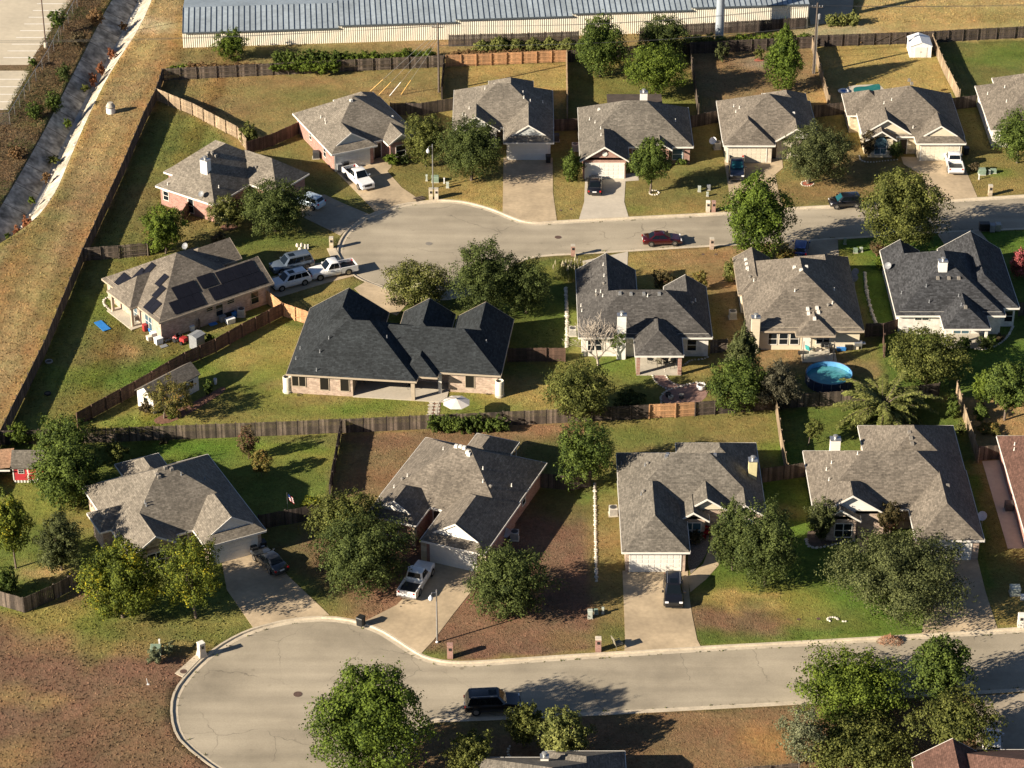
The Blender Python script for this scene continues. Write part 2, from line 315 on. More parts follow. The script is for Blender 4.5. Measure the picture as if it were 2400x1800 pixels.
def inpoly(pts, X, Y):
    r = np.zeros(X.shape, bool); n = len(pts)
    for i in range(n):
        x0, y0 = pts[i][:2]; x1, y1 = pts[(i + 1) % n][:2]
        if y0 == y1: continue
        c = ((Y < y0) != (Y < y1)) & (X < (x1 - x0) * (Y - y0) / (y1 - y0) + x0); r ^= c
    return r
def smooth_line(P, it=2, closed=False):
    for _ in range(it):
        Q = []
        n = len(P)
        for i in range(n if closed else n - 1):
            a, b = P[i], P[(i + 1) % n]; Q += [a.lerp(b, 0.25), a.lerp(b, 0.75)]
        P = Q if closed else [P[0]] + Q + [P[-1]]
    return P
def offset(P, d, closed=False):
    """shift a polyline sideways (positive to the left of its direction)"""
    O = []; n = len(P)
    for i in range(n):
        a = P[(i - 1) % n] if closed or i else P[0]; b = P[(i + 1) % n] if closed or i < n - 1 else P[-1]
        t = Vector((b.x - a.x, b.y - a.y)).normalized(); O.append(Vector((P[i].x - t.y * d, P[i].y + t.x * d, P[i].z)))
    return O

# ---------------------------------------------------------------- setting: ground, roads, kerbs, drives, channel
def roadmat():
    m, nt, b = newmat('road'); g = nd(nt, 'ShaderNodeNewGeometry'); P = g.outputs['Position']
    n1 = nd(nt, 'ShaderNodeTexNoise'); nt.links.new(P, n1.inputs['Vector']); n1.inputs['Scale'].default_value = 0.10; n1.inputs['Detail'].default_value = 6; n1.inputs['Roughness'].default_value = 0.6
    c = ramp(nt, n1.outputs[0], [(0.30, (0.245, 0.212, 0.155)), (0.5, (0.345, 0.30, 0.222)), (0.72, (0.41, 0.358, 0.268))])
    mp = nd(nt, 'ShaderNodeMapping'); nt.links.new(P, mp.inputs[0]); mp.inputs['Scale'].default_value = (0.05, 0.6, 1)
    n2 = nd(nt, 'ShaderNodeTexNoise'); nt.links.new(mp.outputs[0], n2.inputs['Vector']); n2.inputs['Scale'].default_value = 1.0; n2.inputs['Detail'].default_value = 5
    c = mixc(nt, c, ramp(nt, n2.outputs[0], [(0.3, (0.84,) * 3), (0.7, (1.12,) * 3)]), 1.0, 'MULTIPLY')
    n3 = nd(nt, 'ShaderNodeTexNoise'); nt.links.new(P, n3.inputs['Vector']); n3.inputs['Scale'].default_value = 6; n3.inputs['Detail'].default_value = 3
    c = mixc(nt, c, ramp(nt, n3.outputs[0], [(0.3, (0.93,) * 3), (0.7, (1.06,) * 3)]), 1.0, 'MULTIPLY')
    # cracks
    w1 = nd(nt, 'ShaderNodeTexNoise'); nt.links.new(P, w1.inputs['Vector']); w1.inputs['Scale'].default_value = 0.8; w1.inputs['Detail'].default_value = 4
    add = nd(nt, 'ShaderNodeVectorMath', operation='MULTIPLY_ADD'); nt.links.new(w1.outputs[1], add.inputs[0]); add.inputs[1].default_value = (1.6, 1.6, 0); nt.links.new(P, add.inputs[2])
    vo = nd(nt, 'ShaderNodeTexVoronoi', feature='DISTANCE_TO_EDGE'); nt.links.new(add.outputs[0], vo.inputs['Vector']); vo.inputs['Scale'].default_value = 0.11
    nm = nd(nt, 'ShaderNodeTexNoise'); nt.links.new(P, nm.inputs['Vector']); nm.inputs['Scale'].default_value = 0.17
    cr = ramp(nt, vo.outputs['Distance'], [(0.0, (0.55,) * 3), (0.006, (1,) * 3)])
    c = mixc(nt, c, cr, ramp(nt, nm.outputs[0], [(0.46, (0, 0, 0)), (0.58, (1, 1, 1))]), 'MULTIPLY')
    # tar and oil spots
    v2 = nd(nt, 'ShaderNodeTexVoronoi'); nt.links.new(P, v2.inputs['Vector']); v2.inputs['Scale'].default_value = 0.55
    sp = ramp(nt, v2.outputs['Distance'], [(0.06, (0.55, 0.53, 0.5)), (0.16, (1, 1, 1))])
    n4 = nd(nt, 'ShaderNodeTexNoise'); nt.links.new(P, n4.inputs['Vector']); n4.inputs['Scale'].default_value = 0.23
    c = mixc(nt, c, sp, ramp(nt, n4.outputs[0], [(0.56, (0, 0, 0)), (0.68, (0.8, 0.8, 0.8))]), 'MULTIPLY')
    nt.links.new(c, b.inputs['Base Color']); b.inputs['Roughness'].default_value = 0.88
    bp = nd(nt, 'ShaderNodeBump'); bp.inputs['Strength'].default_value = 0.2; bp.inputs['Distance'].default_value = 0.01; nt.links.new(n3.outputs[0], bp.inputs['Height']); nt.links.new(bp.outputs[0], b.inputs['Normal'])
roadmat()
def groundmat():
    m, nt, b = newmat('grass'); g = nd(nt, 'ShaderNodeNewGeometry'); P = g.outputs['Position']
    at = nd(nt, 'ShaderNodeAttribute', attribute_name='Col'); c = at.outputs['Color']
    def nz(s, d, lo, hi, r=0.6):
        n = nd(nt, 'ShaderNodeTexNoise'); nt.links.new(P, n.inputs['Vector']); n.inputs['Scale'].default_value = s; n.inputs['Detail'].default_value = d; n.inputs['Roughness'].default_value = r
        return n.outputs[0], ramp(nt, n.outputs[0], [(0.28, lo), (0.72, hi)])
    h1, f1 = nz(0.55, 6, (0.80, 0.82, 0.80), (1.2, 1.18, 1.2)); c = mixc(nt, c, f1, 1.0, 'MULTIPLY')
    h2, f2 = nz(2.6, 5, (0.76, 0.77, 0.76), (1.24, 1.23, 1.24)); c = mixc(nt, c, f2, 1.0, 'MULTIPLY')
    h3, f3 = nz(7.0, 3, (0.80, 0.80, 0.80), (1.2, 1.2, 1.18)); c = mixc(nt, c, f3, 1.0, 'MULTIPLY')
    # greener or drier tufts
    h4, f4 = nz(0.9, 5, (1.07, 0.98, 0.9), (0.9, 1.03, 0.92), 0.7); c = mixc(nt, c, f4, 1.0, 'MULTIPLY')
    nt.links.new(c, b.inputs['Base Color']); b.inputs['Roughness'].default_value = 0.95; b.inputs['Specular IOR Level'].default_value = 0.15
    ad = nd(nt, 'ShaderNodeMath', operation='ADD'); nt.links.new(h2, ad.inputs[0]); nt.links.new(h3, ad.inputs[1])
    bp = nd(nt, 'ShaderNodeBump'); bp.inputs['Strength'].default_value = 0.75; bp.inputs['Distance'].default_value = 0.10; nt.links.new(ad.outputs[0], bp.inputs['Height']); nt.links.new(bp.outputs[0], b.inputs['Normal'])
groundmat()

def wl(pts, z=0.0): return [W(x, y, z) for x, y in pts]
top_n = [(2400, 457), (2204, 469), (2000, 478), (1851, 486), (1699, 497), (1482, 508), (1305, 517), (1255, 521), (1225, 517), (1198, 507), (1171, 495), (1140, 484), (1106, 475), (1080, 470), (1052, 468), (1030, 467), (998, 470), (960, 474), (925, 481), (897, 490), (868, 501), (840, 516), (817, 534), (803, 550), (793, 568), (788, 590), (793, 610), (804, 627), (826, 645), (853, 660), (889, 673), (950, 697), (1030, 707), (1110, 692), (1165, 655), (1200, 622), (1240, 606), (1285, 600), (1370, 596), (1471, 590), (1667, 578), (1850, 568), (2048, 556), (2215, 545), (2400, 537)]
bot_n = [(2400, 1470), (2124, 1488), (1900, 1501), (1636, 1515), (1500, 1524), (1336, 1534), (1148, 1547), (1090, 1550), (1047, 1549), (1000, 1539), (968, 1521), (931, 1496), (892, 1472), (836, 1453), (772, 1443), (700, 1447), (652, 1455), (601, 1468), (554, 1487), (506, 1515), (468, 1547), (437, 1578), (408, 1616), (398, 1654), (403, 1705), (424, 1743), (503, 1805), (560, 1835), (650, 1862), (750, 1870), (850, 1855), (925, 1815), (955, 1775), (972, 1735), (985, 1708), (1010, 1693), (1080, 1691), (1362, 1679), (1600, 1666), (1860, 1652), (2280, 1628), (2400, 1621)]
ROADS = []
def ext(P):
    a = (P[0] - P[1]).normalized(); b = (P[-1] - P[-2]).normalized()
    P[0] = P[0] + a * 130; P[-1] = P[-1] + b * 130
    return P
ROADS = [smooth_line(ext(wl(top_n)), 1), smooth_line(ext(wl(bot_n)), 1)]
for i, P in enumerate(ROADS):
    inner = offset(P, 0.55); mb = MB(); mb.poly([(p.x, p.y, -0.135) for p in inner])
    o = mb.obj('road', 'road'); tag(o, ['pale concrete street ending in the upper turning circle', 'pale concrete street ending in the lower turning circle'][i], None, None, 'structure')
    mb = MB(); prof = [(-0.02, -0.35), (-0.02, 0.03), (0.20, 0.025), (0.27, -0.115), (0.72, -0.126)]
    L = [[(q.x, q.y, z) for q in offset(P, d)] for d, z in prof]
    b0 = 0; n = len(P)
    for l in L: mb.v += l
    for k in range(len(L) - 1):
        for j in range(n - 1): mb.f.append((k * n + j, k * n + j + 1, (k + 1) * n + j + 1, (k + 1) * n + j)); mb.uv.append([(0, 0)] * 4)
    o = mb.obj('kerb', 'kerb'); tag(o, ['rolled concrete kerb around the upper street', 'rolled concrete kerb around the lower street'][i], None, None, 'structure')

# drainage channel: left rim, left toe, right toe, right rim along its run
CHL = wl([(292, -40), (260, 0), (222, 75), (177, 163), (152, 212), (108, 300), (47, 409), (0, 488), (-60, 590)])
CHR = wl([(372, -40), (356, 0), (325, 72), (268, 152), (226, 231), (174, 347), (119, 481), (40, 556), (-60, 600)])
ys = np.linspace(CHL[-1].y - 25, CHL[0].y + 60, 60)
def interp(P, y):
    Q = sorted(P, key=lambda p: p.y); yy = [p.y for p in Q]; xx = [p.x for p in Q]
    if y > yy[-1]: return xx[-1] + (y - yy[-1]) * (xx[-1] - xx[-3]) / (yy[-1] - yy[-3])
    if y < yy[0]: return xx[0] + (y - yy[0]) * (xx[2] - xx[0]) / (yy[2] - yy[0])
    return float(np.interp(y, yy, xx))
cl = [interp(CHL, y) for y in ys]; crr = [interp(CHR, y) for y in ys]
ker = np.ones(5) / 5
cl = np.convolve(np.pad(cl, 2, 'edge'), ker, 'valid'); crr = np.convolve(np.pad(crr, 2, 'edge'), ker, 'valid')
CD = 1.7
ctl = cl + (crr - cl) * 0.50; ctr = cl + (crr - cl) * 0.62
for nm, a, b, za, zb, m, lab in (('channel_bank', cl, ctl, 0.02, -CD, 'channel_stained_shade', 'stained shade-toned concrete bank of the drainage channel beside the car park'), ('channel_bed', ctl, ctr, -CD - 0.004, -CD - 0.03, 'silt', 'flat silty bed of the drainage channel'), ('channel_bank', ctr, crr, -CD, 0.02, 'channel_sunlit', 'sun-toned pale concrete bank of the drainage channel beside the mown strip')):
    mb = MB(); root = None
    for k in range(len(ys) - 1):
        sh = 0.0
        mb.poly([(a[k], ys[k], za), (b[k], ys[k], zb), (b[k + 1], ys[k + 1], zb), (a[k + 1], ys[k + 1], za)])
    tag(mb.obj(nm, m), lab, None, None, 'structure')

# lawn colours: T dry tan, B brown, G green, L bright green, O olive, D bare dirt
T = (0.30, 0.205, 0.090); B = (0.190, 0.118, 0.068); G = (0.092, 0.122, 0.028); L = (0.085, 0.160, 0.020); O = (0.190, 0.158, 0.058); D = (0.270, 0.165, 0.085); K = (0.36, 0.25, 0.10); RB = (0.175, 0.100, 0.070); Y = (0.25, 0.215, 0.055)
lots = [  # (pixel polygon, colour)
 ([(-400, -400), (2900, -400), (2900, 2400), (-400, 2400)], O),
 ([(300, -60), (440, -60), (430, 110), (385, 170), (365, 235), (290, 410), (217, 565), (100, 830), (0, 1045), (-300, 1500), (-400, 900), (30, 560), (180, 340), (270, 150)], (0.30, 0.215, 0.110)),
 ([(-400, -60), (260, -60), (180, 160), (110, 300), (0, 488), (-400, 900)], (0.15, 0.105, 0.065)),
 ([(430, -20), (1900, -20), (1900, 110), (1330, 140), (390, 175)], (0.22, 0.165, 0.075)),
 ([(2010, -60), (2900, -60), (2900, 90), (2010, 110)], (0.37, 0.27, 0.125)),
 ([(385, 185), (1040, 160), (1035, 260), (900, 300), (700, 310), (575, 360), (450, 270), (365, 235)], (0.235, 0.180, 0.075)),
 ([(1040, 160), (1330, 147), (1330, 280), (1060, 255)], (0.30, 0.22, 0.085)),
 ([(1330, 147), (1616, 125), (1634, 290), (1330, 300)], (0.20, 0.165, 0.055)),
 ([(1616, 122), (1902, 112), (1940, 270), (1640, 290)], (0.235, 0.160, 0.085)),
 ([(1902, 108), (2186, 100), (2245, 250), (1940, 270)], (0.30, 0.225, 0.085)),
 ([(2186, 100), (2900, 70), (2900, 330), (2245, 260)], (0.14, 0.135, 0.045)),
 ([(365, 235), (450, 270), (575, 360), (720, 470), (700, 540), (450, 500), (345, 600), (197, 612)], (0.155, 0.155, 0.048)),
 ([(197, 612), (345, 600), (700, 540), (780, 560), (790, 640), (640, 700), (660, 740), (430, 855), (180, 995), (40, 1040), (-10, 1040)], (0.145, 0.155, 0.042)),
 ([(660, 740), (1190, 847), (1323, 847), (1385, 985), (250, 1035), (180, 995), (430, 855)], (0.225, 0.195, 0.058)),
 ([(830, 670), (1330, 600), (1330, 850), (640, 760)], (0.10, 0.115, 0.03)),
 ([(1330, 600), (1700, 575), (1710, 830), (1700, 965), (1385, 985), (1330, 850)], (0.19, 0.160, 0.055)),
 ([(1700, 575), (1960, 560), (2060, 790), (2070, 940), (1813, 960), (1700, 965)], (0.21, 0.155, 0.075)),
 ([(1960, 560), (2900, 500), (2900, 1000), (2250, 930), (2070, 940), (2060, 790)], (0.085, 0.125, 0.025)),
 ([(-300, 1040), (250, 1037), (800, 1017), (771, 1170), (730, 1230), (640, 1300), (600, 1470), (500, 1520), (200, 1370), (58, 1435), (-300, 1420)], (0.135, 0.160, 0.038)),
 ([(800, 1017), (1387, 987), (1385, 1140), (1265, 1145), (771, 1170)], (0.205, 0.135, 0.075)),
 ([(600, 1240), (1400, 1130), (1470, 1525), (1050, 1550), (840, 1455), (640, 1300)], RB),
 ([(1387, 987), (1815, 960), (1842, 1120), (1790, 1135), (1440, 1130)], (0.185, 0.160, 0.055)),
 ([(1815, 960), (2247, 935), (2287, 1085), (2250, 1140), (1842, 1120)], (0.105, 0.135, 0.030)),
 ([(1610, 1130), (2300, 1110), (2340, 1480), (1640, 1516)], (0.095, 0.140, 0.026)),
 ([(1385, 1130), (1460, 1130), (1470, 1525), (1390, 1525)], (0.20, 0.155, 0.06)),
 ([(2290, 1080), (2900, 1080), (2900, 1470), (2340, 1480)], (0.215, 0.160, 0.065)),
 ([(2250, 930), (2900, 930), (2900, 1080), (2290, 1085)], (0.33, 0.21, 0.10)),
 ([(-400, 1420), (58, 1437), (200, 1372), (500, 1520), (440, 1580), (400, 1650), (425, 1745), (600, 1850), (600, 2300), (-400, 2300)], (0.165, 0.098, 0.070)),
 ([(950, 1700), (2900, 1600), (2900, 2300), (600, 2300), (900, 1850)], (0.185, 0.118, 0.070)),
]
blobs = [  # px, py, rx, ry (metres), colour, strength
 (500, 250, 6, 3, B, .5), (760, 230, 7, 3, G, .35), (900, 220, 6, 2.5, D, .5), (600, 190, 14, 1.6, D, .5), (1200, 165, 9, 1.6, K, .5), (1230, 210, 5, 4, K, .4),
 (1480, 200, 6, 5, G, .35), (1550, 240, 6, 3, L, .3), (1700, 155, 8, 3, D, .6), (1790, 150, 4, 2, (0.26, 0.21, 0.16), .8), (1930, 235, 3, 4, (0.42, 0.27, 0.12), .7), (2060, 150, 8, 3, K, .5), (2150, 200, 5, 3, K, .5),
 (2330, 135, 7, 3, L, .45), (2390, 115, 5, 3, L, .35), (2250, 120, 4, 2, O, .5),
 (420, 330, 5, 4, G, .4), (330, 470, 3, 6, B, .35), (400, 520, 4, 3, D, .3), (350, 560, 3, 4, O, .5), (480, 450, 3, 2, D, .3),
 (640, 560, 7, 3, G, .4), (720, 600, 5, 2, D, .35), (560, 500, 3, 2, L, .3), (720, 440, 4, 4, G, .5), (770, 480, 3, 3, L, .3),
 (1000, 420, 4, 3, G, .25), (1100, 440, 6, 3, K, .55), (1140, 470, 4, 3, K, .5), (1340, 460, 2.5, 6, K, .45), (1330, 380, 2, 4, L, .3), (1560, 440, 5, 4, O, .5), (1480, 490, 2, 1.2, L, .4), (1600, 490, 6, 2, K, .35), (1650, 420, 4, 4, G, .4),
 (1900, 460, 8, 3, B, .35), (2000, 380, 6, 4, B, .5), (1950, 440, 6, 3, D, .5), (2330, 420, 5, 4, O, .5), (2380, 440, 4, 3, K, .4), (2340, 405, 2, 1.5, L, .6),
 (300, 800, 6, 5, B, .35), (400, 780, 3, 2, D, .45), (250, 850, 5, 3, B, .4), (330, 880, 9, 3, L, .65), (200, 950, 6, 3, O, .5), (440, 860, 5, 2, L, .6), (280, 720, 4, 4, L, .4), (240, 640, 3, 5, O, .5), (300, 820, 1.6, 1.2, (0.36, 0.22, 0.11), .7), (500, 760, 3, 2, D, .4),
 (600, 850, 5, 3, K, .35), (560, 920, 5, 3, G, .55), (640, 880, 3, 4, L, .45), (520, 960, 8, 2, O, .5), (330, 990, 4, 1.6, L, .7), (700, 960, 7, 2, L, .45), (620, 980, 6, 2, O, .4), (870, 950, 4, 2, L, .55), (760, 935, 4, 1.2, D, .5), (1120, 950, 5, 2, L, .5), (1230, 920, 5, 4, K, .55), (1250, 890, 4, 1.5, D, .3), (640, 900, 2, 1.2, D, .5), (740, 800, 6, 3, O, .4),
 (760, 710, 4, 4, K, .4), (700, 700, 4, 2, G, .3), (1300, 640, 3, 2, Y, .5), (1250, 700, 5, 6, L, .3), (1345, 760, 1.5, 6, L, .45), (1260, 870, 6, 2, G, .5),
 (1540, 630, 6, 5, K, .55), (1640, 600, 6, 3, D, .7), (1700, 640, 3, 5, D, .7), (1590, 620, 4, 2.5, B, .3), (1500, 660, 4, 2, Y, .4), (1560, 860, 4, 4, G, .3), (1470, 850, 4, 4, L, .6), (1450, 920, 6, 3, G, .5), (1620, 860, 3, 2, K, .5), (1500, 940, 6, 1.5, G, .4), (1700, 700, 2, 8, B, .5),
 (1870, 830, 8, 2.5, D, .75), (1980, 830, 4, 2, O, .5), (2040, 820, 3, 3, L, .35), (1900, 900, 8, 3, G, .6), (2000, 590, 4, 2, L, .7), (2100, 570, 6, 2, L, .7), (1985, 605, 3, 2, Y, .5), (2060, 700, 4, 8, L, .4), (2330, 850, 8, 4, L, .4), (2380, 560, 6, 3, L, .6),
 (550, 1040, 9, 2, L, .7), (450, 1060, 6, 2, L, .6), (700, 1070, 5, 3, Y, .6), (740, 1040, 4, 1.5, L, .6), (620, 1110, 9, 4, G, .5), (120, 1180, 6, 4, Y, .5), (60, 1260, 5, 4, G, .4), (200, 1220, 3, 3, D, .4), (110, 1340, 3, 1.5, (0.42, 0.28, 0.14), .8), (230, 1180, 3, 2, L, .5), (640, 1250, 4, 2, L, .5), (660, 1330, 4, 4, G, .5),
 (230, 1480, 2.2, 5, L, .95), (150, 1450, 6, 3, Y, .7), (300, 1470, 5, 3, G, .8), (400, 1480, 6, 2.5, O, .7), (500, 1500, 5, 2.5, G, .6), (130, 1510, 4, 2, T, .6), (340, 1520, 6, 1.2, T, .6), (560, 1450, 4, 3, O, .6),
 (120, 1640, 1.9, 1.5, T, .9), (20, 1630, 1.6, 1.6, T, .7), (30, 1770, 2.4, 2.4, T, .6), (330, 1650, 4, 3, O, .3), (250, 1600, 9, 4, RB, .5), (60, 1540, 6, 4, RB, .5), (380, 1760, 4, 4, B, .5), (210, 1730, 6, 4, B, .4),
 (900, 1100, 5, 6, B, .35), (900, 1030, 14, 1.2, RB, .5), (1250, 1005, 6, 1.2, (0.27, 0.15, 0.09), .7), (1050, 1020, 5, 1.5, B, .4), (1280, 1080, 3, 5, G, .7), (1330, 1170, 4, 4, G, .6), (1380, 1170, 1.5, 2, L, .7), (1420, 1180, 2, 5, O, .5), (1430, 1130, 2, 2, L, .4), (1410, 1260, 2, 2, D, .5), (1440, 1480, 2, 1.6, G, .8), (1350, 1500, 3, 1.5, O, .5), (1010, 1535, 3, 1.2, G, .7), (1000, 1540, 2, .9, L, .3), (860, 1430, 5, 3, (0.27, 0.16, 0.10), .6), (750, 1400, 3, 3, G, .6), (780, 1440, 2.5, 1.5, O, .6), (1150, 1450, 8, 3, (0.25, 0.15, 0.095), .45), (1300, 1450, 6, 4, RB, .4),
 (1520, 1030, 5, 2.2, G, .8), (1600, 1040, 4, 2, G, .5), (1700, 1015, 4, 1.6, G, .5), (1480, 1010, 3, 1.5, L, .4), (1660, 1050, 5, 1, K, .4), (1600, 1010, 8, 3, O, .4), (1800, 1050, 2, 2, L, .6), (1760, 1000, 5, 2, T, .35), (1560, 1060, 4, 1.5, D, .4), (1720, 1030, 6, 1, D, .4),
 (2000, 1010, 10, 3, G, .5), (1900, 1080, 6, 2, L, .25), (1800, 1250, 4, 7, L, .4), (1850, 1200, 2, 1.2, T, .5), (1800, 1380, 6, 3, G, .3), (1750, 1400, 6, 3, Y, .5), (1760, 1450, 9, 2.8, RB, .9), (1880, 1430, 3, 3, Y, .6), (1700, 1395, 2.5, .9, K, .8), (1720, 1410, .7, 1.6, K, .8), (1775, 1395, 2.3, .6, K, .8), (1790, 1425, 1.4, .5, K, .85), (1830, 1422, .9, .4, K, .7), (1900, 1490, 4, 1.2, L, .5), (2050, 1440, 8, 3, L, .35), (1650, 1495, 2, 1.4, G, .8), (2100, 1470, 4, 1.4, G, .4),
 (2360, 1430, 4, 3, K, .5), (2330, 1350, 3, 4, G, .4), (2310, 1250, 2, 8, G, .5), (2390, 1440, 3, 1, Y, .4),
 (1800, 1740, 3, 2.5, (0.40, 0.22, 0.08), .8), (1550, 1720, 12, 4, B, .5), (1700, 1690, 8, 1.5, D, .3), (1120, 1710, 6, 1.2, G, .3), (1650, 1780, 10, 2, D, .25),
 (100, 500, 3, 18, G, .35), (140, 700, 3, 8, G, .4), (240, 330, 4, 5, K, .3), (300, 130, 6, 8, K, .35), (330, 60, 5, 3, (0.5, 0.42, 0.3), .5), (200, 450, 2, 6, B, .45), (160, 560, 1.2, 8, B, .5), (60, 700, 3, 10, T, .4), (90, 200, 5, 6, G, .2), (130, 230, 3, 4, G, .4), (90, 290, 3, 2, G, .5),
 (700, 125, 12, 2, G, .5), (1100, 130, 8, 2, T, .5), (1000, 105, 5, 1, (0.36, 0.22, 0.13), .6), (1950, 75, 6, 3, (0.42, 0.36, 0.24), .6), (2150, 40, 12, 4, K, .4), (2350, 40, 5, 3, G, .3),
]
def val(x, y, s, seed): return noise.noise(Vector((x * s + seed * 7.3, y * s - seed * 3.1, seed)))
gx = np.arange(-104, 104.1, 0.8); gy = np.arange(-98, 128, 0.8)
GX, GY = np.meshgrid(gx, gy); rng = np.random.default_rng(3)
GX = GX + rng.uniform(-.2, .2, GX.shape); GY = GY + rng.uniform(-.2, .2, GY.shape)
pts = [(float(a), float(b)) for a, b in zip(GX.ravel(), GY.ravel())]
keep = np.ones(len(pts), bool)
cons = []; 
for P in ROADS:
    PP = [p for p in P]
    cons.append(([(p.x, p.y) for p in offset(P, 0.06)], 0.0)); cons.append(([(p.x, p.y) for p in offset(P, 0.32)], -0.42))
cons.append(([(x, y) for x, y in zip(cl, ys)], 0.0)); cons.append(([(x + 0.3, y) for x, y in zip(cl, ys)], -CD - 0.5))
cons.append(([(x, y) for x, y in zip(crr, ys)], 0.0)); cons.append(([(x - 0.3, y) for x, y in zip(crr, ys)], -CD - 0.5))
PX = np.array([p[0] for p in pts]); PY = np.array([p[1] for p in pts])
zz = np.zeros(len(pts))
for P in ROADS: zz[inpoly([(p.x, p.y) for p in offset(P, 0.3)], PX, PY)] = -0.42
chin = (PX > np.interp(PY, ys, cl) + 0.3) & (PX < np.interp(PY, ys, crr) - 0.3) & (PY > ys[0]) & (PY < ys[-1])
zz[chin] = -CD - 0.5
# keep grid points off the constraint bands
for c, _ in cons:
    cx = np.array([p[0] for p in c]); cy = np.array([p[1] for p in c])
    for k in range(len(cx) - 1):
        dx, dy = cx[k + 1] - cx[k], cy[k + 1] - cy[k]; L2 = dx * dx + dy * dy + 1e-9
        t = np.clip(((PX - cx[k]) * dx + (PY - cy[k]) * dy) / L2, 0, 1)
        keep &= (PX - cx[k] - t * dx) ** 2 + (PY - cy[k] - t * dy) ** 2 > 0.16
V2 = [Vector(pts[i]) for i in np.nonzero(keep)[0]]; VZ = list(zz[keep])
for r in (150, 260, 500, 1000, 2600):
    for k in range(28): V2.append(Vector((r * math.cos(k * math.tau / 28), r * math.sin(k * math.tau / 28)))); VZ.append(0.0)
EDG = []
for c, z in cons:
    b0 = len(V2)
    V2 += [Vector(p) for p in c]; VZ += [z] * len(c); EDG += [(b0 + i, b0 + i + 1) for i in range(len(c) - 1)]
res = delaunay_2d_cdt(V2, EDG, [], 0, 1e-4, True)
ov, of, orig = res[0], res[2], res[3]
oz = [VZ[o[0]] if o else 0.0 for o in orig]
gme = bpy.data.meshes.new('ground'); gme.from_pydata([(v.x, v.y, z) for v, z in zip(ov, oz)], [], of)
# colour field on a regular grid, then sampled for the ground and the grass tufts
CX = np.arange(-110, 110.1, 0.7); CY = np.arange(-104, 134, 0.7); QX, QY = np.meshgrid(CX, CY); OX, OYY = QX.ravel(), QY.ravel()
jx = np.array([val(x, y, 0.35, 1) * 0.9 + val(x, y, 1.1, 2) * 0.5 for x, y in zip(OX, OYY)]); jy = np.array([val(x, y, 0.35, 3) * 0.9 + val(x, y, 1.1, 4) * 0.5 for x, y in zip(OX, OYY)])
Cc = np.zeros((len(OX), 3)); Cc[:] = O
for poly, c in lots: Cc[inpoly([tuple(W(x, y)[:2]) for x, y in poly], OX, OYY)] = c
for (px, py, rx, ry, c, st) in blobs:
    p = W(px, py); d = np.sqrt(((OX + jx * 1.3 - p.x) / (rx * 1.15)) ** 2 + ((OYY + jy * 1.3 - p.y) / (ry * 1.15)) ** 2)
    a = st * np.clip((1.25 - d) / 0.75, 0, 1)[:, None]; Cc = Cc * (1 - a) + np.array(c) * a
drift = np.array([1 + 0.13 * val(x, y, 0.09, 5) + 0.16 * val(x, y, 0.4, 6) for x, y in zip(OX, OYY)]); hue = np.array([val(x, y, 0.3, 8) for x, y in zip(OX, OYY)])
Cc *= drift[:, None]; Cc[:, 0] *= 1 + 0.10 * hue; Cc[:, 1] *= 1 - 0.04 * hue
# mower and tyre tracks along the open strip west of the fence
trk = (OX < -38) & (OX > np.interp(OYY, ys, crr)) & (OYY > -30)
tw = OX - 0.075 * OYY + jx * 0.9
Cc[trk] *= (1 + 0.17 * np.sin(tw[trk] * 1.7) + 0.13 * np.sin(tw[trk] * 3.9 + jy[trk] * 2))[:, None] * np.where(np.sin(tw[trk] * .8 + 1)[:, None] > .45, np.array([.92, .80, .74]), 1.0)
CF = np.clip(Cc, 0, 1).reshape(len(CY), len(CX), 3)
def colour_at(X, Y):
    fx = np.clip((X - CX[0]) / 0.7, 0, len(CX) - 1.001); fy = np.clip((Y - CY[0]) / 0.7, 0, len(CY) - 1.001); i = fx.astype(int); j = fy.astype(int); u = (fx - i)[:, None]; v = (fy - j)[:, None]
    return (CF[j, i] * (1 - u) + CF[j, i + 1] * u) * (1 - v) + (CF[j + 1, i] * (1 - u) + CF[j + 1, i + 1] * u) * v
Cc = colour_at(np.array([v.x for v in ov]), np.array([v.y for v in ov]))
at = gme.attributes.new('Col', 'FLOAT_COLOR', 'POINT'); at.data.foreach_set('color', np.concatenate([np.clip(Cc, 0, 1), np.ones((len(ov), 1))], 1).astype(np.float32).ravel())
gme.materials.append(MATS['grass']); gme.polygons.foreach_set('use_smooth', np.ones(len(gme.polygons), bool)); gme.update()
tag(inst('ground', gme), 'dry and green mown grass covering the lots', None, None, 'structure')

